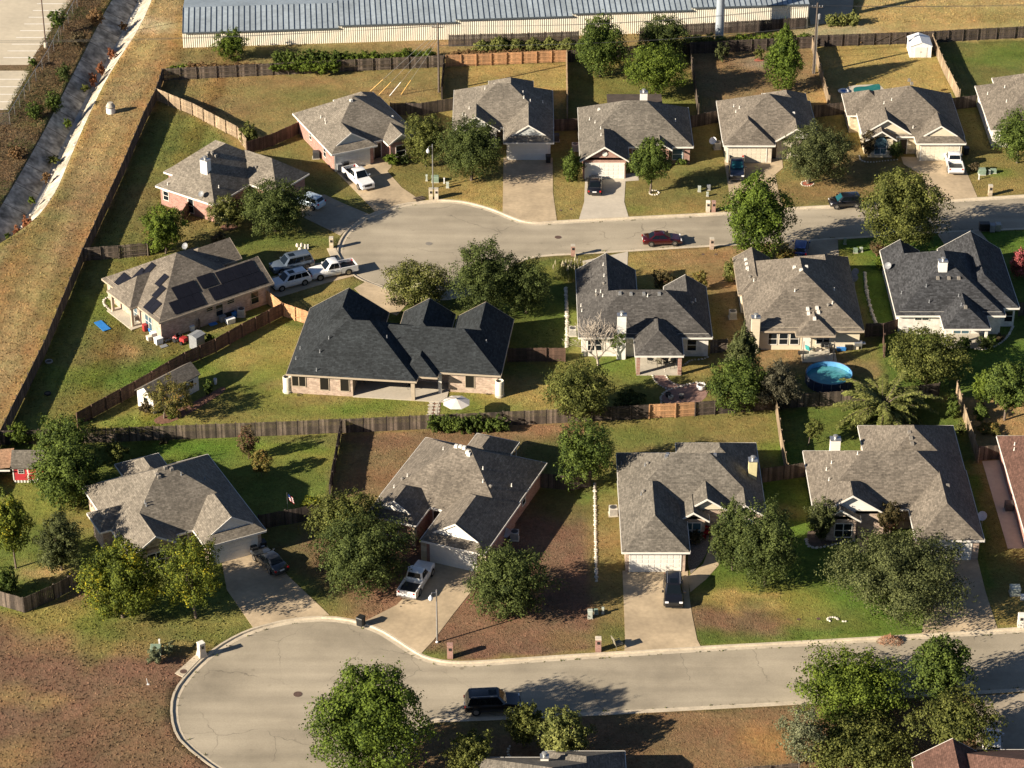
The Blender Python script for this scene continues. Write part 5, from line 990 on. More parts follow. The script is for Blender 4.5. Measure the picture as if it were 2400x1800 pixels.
# ---------------------------------------------------------------- trees and shrubs
def leaf_mesh(name, m, Rr, hz, seed, kind='round', leaf=.22, dens=1.0, sparse=0.0, clumps=None):
    """leaf-sized faces spread over many clumps; local origin at the crown's centre"""
    g = np.random.default_rng(seed)
    surf = 4 * math.pi * ((Rr * Rr * hz) ** (2 / 3)); leaf *= .78; n = int(min(36000, max(300, surf * 2.0 * dens / (leaf * leaf * .5))))
    nc = clumps or int(max(12, min(190, surf / (.75 if Rr > 2.2 else .35))))
    i = np.arange(nc) + .5; ph = np.arccos(1 - 2 * i / nc); th = math.pi * (1 + 5 ** .5) * i + g.uniform(0, 6)
    D = np.stack([np.cos(th) * np.sin(ph), np.sin(th) * np.sin(ph), np.cos(ph)], 1) + g.normal(0, .12, (nc, 3)); D /= np.linalg.norm(D, axis=1)[:, None]
    rad = g.uniform(.60, .92, nc); rad[g.random(nc) < .25] *= g.uniform(.4, .8)
    C = D * rad[:, None]; rc = g.uniform(.13, .27, nc) * (1.3 if nc < 40 else 1.0)
    if sparse: k = g.random(nc) > sparse; C, rc, D = C[k], rc[k], D[k]; nc = len(C)
    pr = rc ** 2; pr /= pr.sum(); ci = g.choice(nc, n, p=pr)
    u = g.normal(0, 1, (n, 3)); u += D[ci] * 1.0 + np.array([0, 0, .35]); u /= np.linalg.norm(u, axis=1)[:, None]
    rr = rc[ci] * np.where(g.random(n) < .72, g.uniform(.82, 1.05, n), g.uniform(.2, .8, n))
    P = C[ci] + u * rr[:, None]
    sp = g.random(n) < (.16 if kind in ('oak', 'spiky', 'feather') else .07)          # twigs that break the outline
    P[sp] = C[ci][sp] + (D[ci][sp] * .8 + u[sp] * .45) * (rc[ci][sp] * g.uniform(.9, 1.45, sp.sum()))[:, None]
    z = P[:, 2]; t = np.clip((z + 1) / 2, 0, 1)
    if kind == 'cone': f = np.interp(t, [0, .18, .45, .8, 1], [.75, 1.0, .92, .5, .25])
    elif kind == 'oval': f = np.interp(t, [0, .2, .5, .8, 1], [.72, .98, 1.0, .82, .6])
    elif kind == 'flat': f = np.interp(t, [0, .3, .6, 1], [.75, 1.05, 1.05, .85])
    elif kind == 'vase': f = np.interp(t, [0, .4, .75, 1], [.55, .85, 1.1, .95])
    else: f = np.ones(n)
    P[:, 0] *= f; P[:, 1] *= f
    lump = 1 + .10 * np.sin(3 * np.arctan2(P[:, 1], P[:, 0]) + seed) + .06 * np.sin(5 * np.arctan2(P[:, 1], P[:, 0]) + 2 * seed + 3 * z)
    P[:, :2] *= lump[:, None]
    if kind == 'feather': P[:, 2] -= .22 * (P[:, 0] ** 2 + P[:, 1] ** 2)
    P *= np.array([Rr, Rr, hz])
    core = g.random(n) < .10; P[core] = g.normal(0, 1, (core.sum(), 3)); P[core] /= np.linalg.norm(P[core], axis=1)[:, None]; P[core] *= (g.uniform(.15, .62, core.sum()) ** .6)[:, None] * .78 * np.array([Rr, Rr, hz]); core &= (not sparse)
    nrm = u * 1.0 + g.normal(0, .36, (n, 3)) + np.array([0, 0, .12]); nrm /= np.linalg.norm(nrm, axis=1)[:, None]
    a = np.cross(nrm, g.normal(0, 1, (n, 3))); a /= np.linalg.norm(a, axis=1)[:, None] + 1e-9; b = np.cross(nrm, a)
    s = leaf * g.uniform(.65, 1.35, n)[:, None] * np.where(core, 2.6, 1.0)[:, None]; asp = .36
    V = np.stack([P - a * s * .5, P + b * s * asp + a * s * .05, P + a * s * .55, P - b * s * asp + a * s * .05], 1).reshape(-1, 3)
    me = bpy.data.meshes.new(name); me.vertices.add(4 * n); me.vertices.foreach_set('co', V.astype(np.float32).ravel())
    me.loops.add(4 * n); me.loops.foreach_set('vertex_index', np.arange(4 * n, dtype=np.int32)); me.polygons.add(n)
    me.polygons.foreach_set('loop_start', np.arange(0, 4 * n, 4, dtype=np.int32)); me.polygons.foreach_set('loop_total', np.full(n, 4, dtype=np.int32))
    me.materials.append(MATS[m]); me.update(calc_edges=True); me.validate()
    return me, C * np.array([Rr, Rr, hz])
def limb(mb, a, b, r0, r1, rnd, seg=3):
    p = Vector(a); q = Vector(b); prev = p; pr = r0
    for i in range(1, seg + 1):
        t = i / seg; c = p.lerp(q, t) + Vector((rnd.uniform(-1, 1), rnd.uniform(-1, 1), rnd.uniform(-.5, .5))) * (.06 * (q - p).length if i < seg else 0); r = r0 + (r1 - r0) * t
        mb.tube(prev, c, pr, r, 6, i in (1, seg)); prev = c; pr = r
    return prev
TS = [100]
def tree(label, box, m, kind='round', zb=1.2, by=None, bx=None, leaf=.26, dens=1.0, sparse=0.0, cat='tree', bark='bark', multi=1, name='tree', group=None, hzmin=None, clumps=None, z=0.0):
    x0, y0, x1, y1 = box; yc = (y0 + y1) / 2; xc = (x0 + x1) / 2; TS[0] += 1; rnd = random.Random(TS[0])
    b_ = by or yc
    for _ in range(6):
        s = scl(b_); f = phi(b_); Rr = (x1 - x0) / 2 / s; hp = (y1 - y0) / 2 / s; hz = math.sqrt(max((hp * hp - (Rr * math.sin(f)) ** 2), (.42 * hp) ** 2)) / math.cos(f)
        if hzmin: hz = max(hz, hzmin * Rr)
        if by: zc = (by - yc) / (s * math.cos(f)); zc = max(zc, hz * .75); break
        zc = zb + hz; b_ = yc + zc * s * math.cos(f)
    base = W(xc, b_, z); top = base.copy(); tb = W(bx if bx else xc, b_, z)
    o = empty(name, tb, 0, label, cat, group); off = Vector((base.x - tb.x, 0, zc))
    me, C = leaf_mesh('crown', m, Rr, hz, TS[0], kind, leaf, dens, sparse, clumps)
    cn = 'crown' if cat == 'tree' else 'foliage'
    inst(cn, me, o, off)
    mb = MB(); tr = max(.03, min(.24, Rr * .045)) if cat == 'tree' else .03
    for k in range(multi):
        q = Vector((rnd.uniform(-.3, .3), rnd.uniform(-.3, .3), 0)) * (multi > 1); fork = q * 2 + Vector((off.x * .6, 0, max(zc - hz * .45, zc * .35)))
        limb(mb, q + Vector((0, 0, -.1)), fork, tr * 1.25, tr * .8, rnd); idx = rnd.sample(range(len(C)), min(len(C), max(3, 9 // multi)))
        for c in idx: limb(mb, fork, off + Vector(C[c]) * .85, tr * .55, tr * .12, rnd)
    mb.obj('trunk' if cat == 'tree' else 'stem', bark, o, 60)
    return o
tree('bright green street tree standing between driveway and road', (1688, 403, 1853, 600), 'leaf_bright', 'oval', 1.0, leaf=.30)
tree('olive street tree with bronze patches beside the parked black hatchback', (2008, 394, 2211, 583), 'leaf_olive', 'oval', 1.0, leaf=.29)
tree('grey green live oak ringed by red mulch', (1831, 293, 1988, 420), 'leaf_oakgrey', 'oak', by=430, bx=1893, leaf=.22)
tree('young oval tree with white stone ring before the red brick gable', (1473, 318, 1574, 428), 'leaf_mid', 'oval', by=452, leaf=.24)
tree('dark live oak beside the pale blue garage', (1030, 275, 1179, 416), 'leaf_oak', 'oak', .9, leaf=.22)
tree('round olive tree beside the street lamp', (949, 269, 1048, 383), 'leaf_olive', 'round', .7, leaf=.24)
tree('large dark live oak before the red brick house with white chimney', (566, 420, 724, 545), 'leaf_oak', 'oak', .5, leaf=.22)
tree('bright bushy tree behind the solar roof house', (336, 481, 441, 587), 'leaf_vine', 'spiky', .8, leaf=.24)
tree('tall dark tree before the storage wall in the green yard', (1345, 33, 1468, 178), 'leaf_mid', 'oval', by=180, leaf=.26)
tree('round green tree behind the white brick chimney', (1464, 98, 1609, 222), 'leaf_vine', 'round', .9, leaf=.26)
tree('dark cedar against the storage building', (1497, 38, 1612, 140), 'leaf_oak', 'spiky', .5, leaf=.24)
tree('tall conical green tree in the shaded back yard', (1786, 58, 1886, 214), 'leaf_bright', 'cone', by=213, leaf=.28)
tree('live oak partly hiding the brown roofed end house', (2327, 258, 2440, 376), 'leaf_mid', 'oak', .7, leaf=.24)
tree('rounded crepe myrtle with white blossoms behind the black roof', (897, 607, 1057, 722), 'leaf_flower', 'round', .5, leaf=.24, multi=4)
tree('tall live oak between the black roof and the street', (1063, 568, 1216, 735), 'leaf_oak', 'oak', .6, leaf=.24)
tree('lower live oak touching its taller neighbour by the stone wall', (1178, 606, 1288, 733), 'leaf_oak', 'oak', .4, leaf=.22)
tree('small bright tree against the white storage wall', (505, 68, 580, 140), 'leaf_vine', 'spiky', .2, leaf=.24)
tree('thin bronze tree beside the garden shed', (345, 886, 455, 976), 'leaf_autumn', 'spiky', by=980, bx=385, leaf=.19, sparse=.35, dens=.6)
tree('tall dark tree beside the red barn shed', (72, 1030, 244, 1192), 'leaf_mid', 'round', by=1175, bx=175, leaf=.28)
tree('dark tree crown behind the red barn shed along the fence', (88, 972, 225, 1090), 'leaf_mid', 'round', .6, leaf=.28)
tree('slim yellow green tree beside the grey green oak and picket fence', (-18, 1153, 84, 1298), 'leaf_yellow', 'oval', by=1332, bx=38, leaf=.25)
tree('grey green live oak behind the lower picket corner', (87, 1207, 203, 1336), 'leaf_oakgrey', 'spiky', .5, leaf=.21)
tree('large yellow and green tree before the grey roofed house', (192, 1262, 385, 1455), 'leaf_yellow', 'oval', .5, leaf=.26)
tree('open yellow olive tree beside the broad driveway', (376, 1260, 529, 1428), 'leaf_yellow', 'spiky', by=1448, bx=460, leaf=.23, sparse=.28, dens=.75)
tree('yellowish broadleaf tree behind the dark oak by the white pickup', (730, 1146, 892, 1285), 'leaf_olive', 'round', 1.0, leaf=.28)
tree('dark live oak beside the white pickup on the flared driveway', (741, 1205, 960, 1388), 'leaf_oak', 'oak', .5, leaf=.24)
tree('dark live oak on the reddish lawn beside the air conditioner', (1095, 1274, 1286, 1446), 'leaf_oak', 'oak', .4, leaf=.24)
tree('loose green tree at the head of the block wall', (1302, 988, 1438, 1136), 'leaf_mid', 'spiky', .8, leaf=.26)
tree('narrower live oak of a pair beside the red leaved bush', (1662, 1178, 1772, 1335), 'leaf_oak', 'oak', .4, leaf=.23)
tree('wider live oak of a pair above the patchy lawn', (1722, 1182, 1860, 1376), 'leaf_oak', 'oak', .4, leaf=.23)
tree('very wide spreading live oak on the bright green lawn', (1956, 1233, 2264, 1456), 'leaf_oakgrey', 'oak', .5, leaf=.24)
tree('small dark tree in the stone edged bed', (1886, 1168, 1960, 1264), 'leaf_oakgrey', 'vase', .6, leaf=.2, multi=3)
tree('crepe myrtle with faint pink blooms beside the porch path', (2046, 1178, 2116, 1250), 'leaf_pinkish', 'vase', .7, leaf=.2, multi=3)
tree('broad olive tree behind the charcoal roofed house', (2077, 768, 2262, 905), 'leaf_olive', 'round', .6, leaf=.26)
tree('small round young tree on the lower green lawn', (1882, 981, 1930, 1030), 'leaf_olive', 'round', by=1044, bx=1893, leaf=.18, sparse=.15)
tree('green tree with bare trunk beside the orange bark ground', (2300, 847, 2420, 965), 'leaf_mid', 'vase', by=985, bx=2354, leaf=.26)
tree('light green tree beside the orange bark ground', (2272, 865, 2335, 945), 'leaf_vine', 'oval', .5, leaf=.24)
tree('dense olive tree overhanging the long grey fence', (1274, 845, 1432, 983), 'leaf_olive', 'round', .5, leaf=.26)
tree('tall overgrown dark tree beside the round pool', (1655, 840, 1800, 962), 'leaf_mid', 'spiky', .3, leaf=.26)
tree('overgrown top of ivy and juniper beside the cream chimney', (1690, 757, 1785, 890), 'leaf_oakgrey', 'cone', 1.0, leaf=.24)
tree('brownish grey tree leaning towards the round pool', (1770, 850, 1868, 955), 'leaf_greybrown', 'spiky', .4, leaf=.22)
tree('very large bright tree at the lower turning circle', (725, 1550, 1008, 1830), 'leaf_bright', 'oval', .6, leaf=.29)
tree('low olive tree beside the lower grey roof', (1044, 1712, 1162, 1830), 'leaf_olive', 'spiky', .3, leaf=.25)
tree('olive crepe myrtle in front of the large parked black car', (1184, 1642, 1275, 1745), 'leaf_olive', 'oval', .8, leaf=.24, multi=3)
tree('pale olive crepe myrtle behind the lower white chimney', (1246, 1654, 1386, 1780), 'leaf_feather', 'oval', .6, leaf=.25, multi=3)
tree('broad dark green tree overhanging the lower street', (1853, 1518, 2132, 1700), 'leaf_vine', 'oak', .6, leaf=.27)
tree('upright dark tree at the lower street beside the long shadow', (2117, 1483, 2278, 1648), 'leaf_mid', 'oval', .6, leaf=.29)
tree('yellow olive tree behind the rail fence', (1878, 1662, 2138, 1830), 'leaf_olive', 'round', .4, leaf=.27)
tree('flat topped crepe myrtle above the white car', (2120, 1630, 2342, 1752), 'leaf_olive', 'flat', by=1772, bx=2245, leaf=.26, multi=4, bark='bark_pale')
tree('thin grey green willow beside the rail fence', (1822, 1655, 1925, 1790), 'leaf_pale', 'spiky', .3, leaf=.22, sparse=.25, dens=.6)
tree('slender tree at the car park chain link fence', (114, 22, 160, 70), 'leaf_mid', 'vase', by=82, bx=143, leaf=.24, sparse=.2)
def shrub(label, box, m, kind='round', leaf=.18, zb=.05, name='shrub', cat='shrub', **k): return tree(label, box, m, kind, zb, leaf=leaf, cat=cat, name=name, **k)
shrub('white flowering shrub beside the large dark oak', (485, 458, 580, 535), 'leaf_flower', leaf=.2, zb=.3)
shrub('small shrub in front of the dark back fence', (1673, 97, 1707, 142), 'leaf_oakgrey', 'spiky', sparse=.2); shrub('small shrub in red mulch at the back fence', (1767, 108, 1791, 140), 'leaf_olive', 'spiky', sparse=.2)
shrub('yellow green bush beside the new diagonal fence', (560, 288, 607, 340), 'leaf_olive', 'spiky', leaf=.2)
shrub('round green bush by the bins house front', (901, 357, 934, 388), 'leaf_vine'); shrub('low dark bush under the olive tree', (932, 362, 965, 384), 'leaf_oak')
shrub('leafy bush beside the red brick garage corner', (1315, 357, 1364, 425), 'leaf_mid', 'spiky', leaf=.2); shrub('low bush under the red brick window', (1580, 366, 1616, 387), 'leaf_mid')
shrub('burgundy shrub by the stone gable', (2012, 305, 2057, 368), 'leaf_bronze', 'vase', leaf=.18); shrub('round green bush under the arched window', (2080, 332, 2118, 372), 'leaf_oak'); shrub('small brown bush by the green utility box', (2270, 378, 2294, 404), 'leaf_bronze')
shrub('clipped ball shrub at the car park corner', (69, 133, 90, 158), 'leaf_mid'); shrub('bronze shrub before the solar house corner', (495, 540, 530, 578), 'leaf_bronze', sparse=.2)
shrub('crepe myrtle bush with red blooms behind the dark shingle roof', (1524, 630, 1582, 680), 'leaf_pinkish', 'vase'); shrub('sparse bronze bush behind the dark shingle roof', (1620, 630, 1661, 682), 'leaf_autumn', 'vase', sparse=.2)
shrub('pale green bush at the cream house corner', (1694, 606, 1724, 660), 'leaf_feather'); shrub('bronze bush behind the cream house', (1816, 580, 1868, 624), 'leaf_autumn', 'vase'); shrub('low green bush under the bright street tree', (1770, 590, 1816, 622), 'leaf_mid')
shrub('pink flowering bush between the olive street tree and charcoal roof', (2036, 565, 2076, 600), 'leaf_pinkish', 'vase'); shrub('green bush under the pink flowering bush', (2048, 600, 2072, 634), 'leaf_vine'); shrub('rosy pink crepe myrtle beside the charcoal roofed house', (2362, 582, 2425, 650), 'leaf_pink', leaf=.22)
shrub('clipped hedge ball at the charcoal house patio', (2244, 788, 2276, 820), 'leaf_mid'); shrub('broad clipped hedge in the stone edged bed', (2290, 784, 2334, 820), 'leaf_oak'); shrub('purple hedge at the charcoal house bed', (2330, 780, 2356, 800), 'leaf_bronze')
shrub('dark twiggy bush beside the picket fence', (248, 1030, 308, 1086), 'leaf_olive', 'vase', sparse=.25, dens=.7); shrub('bright bush beside the fence and barn shed', (16, 988, 78, 1044), 'leaf_vine', 'spiky', leaf=.2)
shrub('thin pink crepe myrtle along the grey fence', (552, 995, 612, 1078), 'leaf_pinkish', 'vase', sparse=.3, dens=.6); shrub('small autumn tinted tree on the shaded lawn', (585, 1050, 640, 1112), 'leaf_autumn', 'oval', sparse=.1, zb=.5); shrub('purple grass tuft at the fence foot', (374, 1024, 396, 1042), 'leaf_bronze', 'spiky', leaf=.15)
shrub('dark bush inside the picket fence corner', (-10, 1326, 46, 1396), 'leaf_mid', leaf=.2); shrub('red leaved bush beside the brick garage', (1628, 1230, 1666, 1262), 'leaf_scarlet'); shrub('dark bush under the pair of oaks', (1614, 1240, 1648, 1275), 'leaf_bronze')
shrub('leafy vine bush beside the porch path', (1436, 918, 1516, 950), 'leaf_oak', leaf=.2); shrub('round green bush near the bent fence', (2216, 930, 2248, 980), 'leaf_mid'); shrub('yellow green bush at the bent fence foot', (2234, 985, 2264, 1022), 'leaf_feather', 'spiky'); shrub('bronze bush on the orange bark ground', (2288, 990, 2346, 1018), 'leaf_autumn'); shrub('small green bush by the orange bark', (2278, 945, 2318, 985), 'leaf_mid')
shrub('round sage bush in front of the half covered transformer', (343, 1518, 386, 1558), 'leaf_pale', leaf=.14); shrub('second sage bush beside the utility box', (382, 1506, 415, 1536), 'leaf_pale', leaf=.14)
shrub('green plant in the mulch bed of the garden shed', (478, 888, 500, 926), 'leaf_mid'); shrub('yellow plant under the thin bronze tree', (384, 955, 420, 980), 'leaf_vine'); shrub('dark bush at the garden shed corner', (325, 940, 358, 970), 'leaf_bronze')
shrub('tall weed beside the grey plastic shed', (480, 780, 506, 808), 'leaf_vine', 'spiky'); shrub('dark shrub under the bedside window', (1948, 1240, 2004, 1266), 'leaf_oak'); shrub('yellow flowering weeds along the flag fence', (706, 1170, 768, 1192), 'leaf_yellow', 'flat')
# hedge, vines and rough growth
def hedge(label, box, m, n, leaf=.2, cat='hedge', nm='hedge', zb=.05, h=None, kind='round'):
    x0, y0, x1, y1 = box; p0 = None; s = scl(y1); root = empty(nm, W((x0 + x1) / 2, y1), 0, label, cat)
    for i in range(n):
        px = x0 + (x1 - x0) * (i + .5) / n; TS[0] += 1; r = (x1 - x0) / n / s * R.uniform(.62, .85); hz = (h or (y1 - y0) / s * .5) * R.uniform(.85, 1.15)
        me, C = leaf_mesh('foliage', m, r, hz, TS[0], kind, leaf, .9); b = W(px, y1 + R.uniform(-3, 1)); inst('foliage', me, root, (b.x - root.location.x, b.y - root.location.y, hz * .8 + zb))
    return root
hedge('dense clipped hedge against the grey fence below the parasol', (1008, 956, 1184, 1012), 'leaf_mid', 7, h=1.05)
hedge('green vine sprawling over the grey board fence', (632, 128, 795, 176), 'leaf_vine', 7, cat='vine', nm='vine', h=.75, zb=.7)
hedge('dark wild bushes behind the vine covered fence', (640, 100, 800, 150), 'leaf_mid', 6, cat='bushes', nm='wild_bushes', h=1.0); hedge('wild bushes along the storage wall near the guyed pole', (795, 95, 960, 148), 'leaf_vine', 7, cat='bushes', nm='wild_bushes', h=.9); hedge('low wild bushes between the guyed pole and the cedar fence', (940, 96, 1015, 140), 'leaf_vine', 3, cat='bushes', nm='wild_bushes', h=.8)
hedge('dry brown weeds around the small bright tree at the storage wall', (440, 120, 640, 165), 'leaf_dry', 8, cat='weeds', nm='dry_weeds', h=.45); hedge('green weeds at the fence corner below the storage wall', (395, 140, 480, 165), 'leaf_vine', 4, cat='weeds', nm='weeds', h=.35)
hedge('dry grass clumps along the cedar fence', (1060, 108, 1330, 135), 'leaf_dry', 10, cat='weeds', nm='dry_weeds', h=.45, kind='spiky'); hedge('yellow green saplings before the storage wall', (1110, 75, 1350, 118), 'leaf_feather', 6, cat='saplings', nm='saplings', h=1.0, kind='cone'); hedge('green bushes beside the steel monopole', (1720, 60, 1900, 105), 'leaf_vine', 6, cat='bushes', nm='wild_bushes', h=.9); hedge('mixed bushes between the dark trees and monopole', (1600, 70, 1700, 108), 'leaf_feather', 4, cat='bushes', nm='wild_bushes', h=.8); hedge('vine covered stump beside the conduit pole', (1940, 25, 2010, 60), 'leaf_feather', 3, cat='vine', nm='vine', h=.9)
hedge('weeds along the fence below the dry field', (1890, 72, 2060, 100), 'leaf_dry', 7, cat='weeds', nm='dry_weeds', h=.4)
for lab, box, m in (('rusty dead bush where the channel bank bends', (208, 172, 232, 200), 'leaf_rust'), ('rusty dead bush above the channel bend', (226, 148, 250, 178), 'leaf_rust'), ('rusty bush at the channel rim', (252, 112, 274, 138), 'leaf_rust'), ('rusty brush at the end of the channel', (30, 530, 56, 556), 'leaf_rust'), ('tall rusty brush near the end of the channel', (52, 505, 80, 540), 'leaf_rust'), ('dry bush in the channel bed', (98, 402, 120, 428), 'leaf_dry'), ('olive weed clump on the sunlit channel bank', (112, 364, 142, 384), 'leaf_olive'), ('green weed clump by the channel water', (150, 278, 170, 300), 'leaf_vine'), ('green tuft where the channel bends', (190, 198, 212, 214), 'leaf_olive'), ('dry tuft below the upper channel rim', (280, 52, 300, 72), 'leaf_dry'), ('dark bush on the bank by the chain link corner', (60, 240, 105, 280), 'leaf_mid'), ('dark bush halfway along the bank', (105, 215, 150, 262), 'leaf_mid'), ('brown bush on the bank below the slender tree', (165, 75, 205, 110), 'leaf_bronze'), ('dark bush on the upper bank', (130, 150, 170, 190), 'leaf_oak'), ('brown bush on the upper bank', (205, 20, 245, 60), 'leaf_dry'), ('dead bush on the lower bank', (20, 340, 60, 375), 'leaf_dry'), ('small green weed at the channel end', (12, 545, 26, 562), 'leaf_vine'), ('green weed in the lower channel bed', (66, 458, 84, 480), 'leaf_vine')):
    shrub(lab, box, m, 'spiky', .22, dens=.8, name='scrub_bush', cat='bush', z=0.0 if ('bank by' in lab or 'along the bank' in lab or 'upper bank' in lab or 'lower bank' in lab or 'bank below' in lab) else -1.35)
# pampas grass
b = W(1335, 650); pg = empty('pampas_grass', b, 0, 'pampas grass with pale plumes beside the driveway', 'grass clump'); mb = MB(); pm = MB()
for k in range(900):
    a = R.uniform(0, 6.28); r0 = R.uniform(0, 1.1); c = Vector((math.cos(a) * r0 * 1.25, math.sin(a) * r0, 0)); o2 = Vector((math.cos(a), math.sin(a), 0)); h_ = R.uniform(.9, 1.7); t = Vector((-math.sin(a), math.cos(a), 0)) * .03
    m1 = c + o2 * .35 + Vector((0, 0, h_)); e = c + o2 * R.uniform(.7, 1.1) + Vector((0, 0, h_ * R.uniform(.4, .8))); mb.poly([c - t, c + t, m1 + t, m1 - t]); mb.poly([m1 - t, m1 + t, e])
for k in range(26):
    a = R.uniform(0, 6.28); r0 = R.uniform(0, 1.2); c = Vector((math.cos(a) * r0 * 1.3, math.sin(a) * r0, 0)); z = R.uniform(1.7, 2.6); o2 = c * .35
    pm.tube(c, c + o2 + Vector((0, 0, z - .6)), .015, .012, 3); pm.lathe([(.03, 0), (.09, .2), (.08, .45), (.01, .75)], 6, c + o2 + Vector((0, 0, z - .65)))
mb.obj('blades', 'leaf_feather', pg); pm.obj('plumes', 'leaf_plume', pg)
# bare tree
b = W(1403, 857); bt = empty('bare_tree', b, 0, 'leafless pale branched tree before the white brick house', 'tree'); mb = MB(); r2 = random.Random(12)
def branch(p, d, L, r, dep):
    q = p + d * L; mb.tube(p, q, r, r * .62, 5 if dep < 3 else 3, False)
    if dep >= 6: return
    for k in range(3 if dep < 3 else 2):
        nd_ = (d + Vector((r2.uniform(-1, 1), r2.uniform(-1, 1), r2.uniform(-.3, .42))) * (.85 if dep else 1.35)).normalized(); branch(p.lerp(q, 1.0 if k == 0 else r2.uniform(.55, .95)), nd_, L * r2.uniform(.74, .98), max(.02, r * .62), dep + 1)
branch(Vector((0, 0, -.1)), Vector((-.15, 0, 1)), 1.5, .17, 0); mb.obj('trunk', 'bark_pale', bt)
me, C = leaf_mesh('crown', 'leaf_mid', 1.1, .8, 999, 'spiky', .2, .4, .5); inst('crown', me, bt, (2.2, .6, 2.9))
# feathery tree: arching boughs carrying flat sprays of leaflets
b = W(2072, 985); ft = empty('tree', b, 0, 'wide feathery pale tree leaning over the round pool', 'tree'); mb = MB(); g = np.random.default_rng(77); LP = []; LN = []; LA = []
for k in range(95):
    a = k * 2.39996 + g.normal(0, .2); el = g.uniform(.15, 1.15); Lb = g.uniform(3.6, 6.3) * (1.0 if el < .8 else .72); p = Vector((g.normal(0, .25), g.normal(0, .25), g.uniform(1.0, 2.4))); d = Vector((math.cos(a) * math.cos(el), math.sin(a) * math.cos(el), math.sin(el))); n = 10; pr = p; r0 = .06
    for i in range(n):
        d = (d + Vector((g.normal(0, .07), g.normal(0, .07), -.10))).normalized(); q = pr + d * (Lb / n); mb.tube(pr, q, r0 * (1 - i / n) + .008, r0 * (1 - (i + 1) / n) + .008, 4, False); pr = q
        if i < 2: continue
        side = d.cross(Vector((0, 0, 1))).normalized()
        for m_ in range(34):
            t = g.uniform(-.5, .5); s_ = g.choice([-1, 1]); rr = g.uniform(.04, .55) * (1 - .5 * i / n); pos = q + d * t * (Lb / n) * 1.1 + side * s_ * rr + Vector((0, 0, -.25 * rr + g.normal(0, .04))); LP.append(pos); LA.append((side * s_ + d * .7 + Vector((0, 0, -.35))).normalized()); LN.append((Vector((0, 0, 1)) + side * s_ * .3 + Vector((g.normal(0, .3), g.normal(0, .3), 0))).normalized())
mb.tube((0, 0, -.1), (0, 0, 1.6), .2, .15, 7); mb.obj('trunk', 'bark', ft, 60); lm = MB()
for pos, ax, nn in zip(LP, LA, LN):
    bb_ = nn.cross(ax).normalized() * .075; e = ax * float(g.uniform(.2, .4)); lm.poly([pos - e * .5, pos + bb_, pos + e * .6, pos - bb_])
lm.obj('crown', 'leaf_feather', ft)
# weeds growing at kerb joints

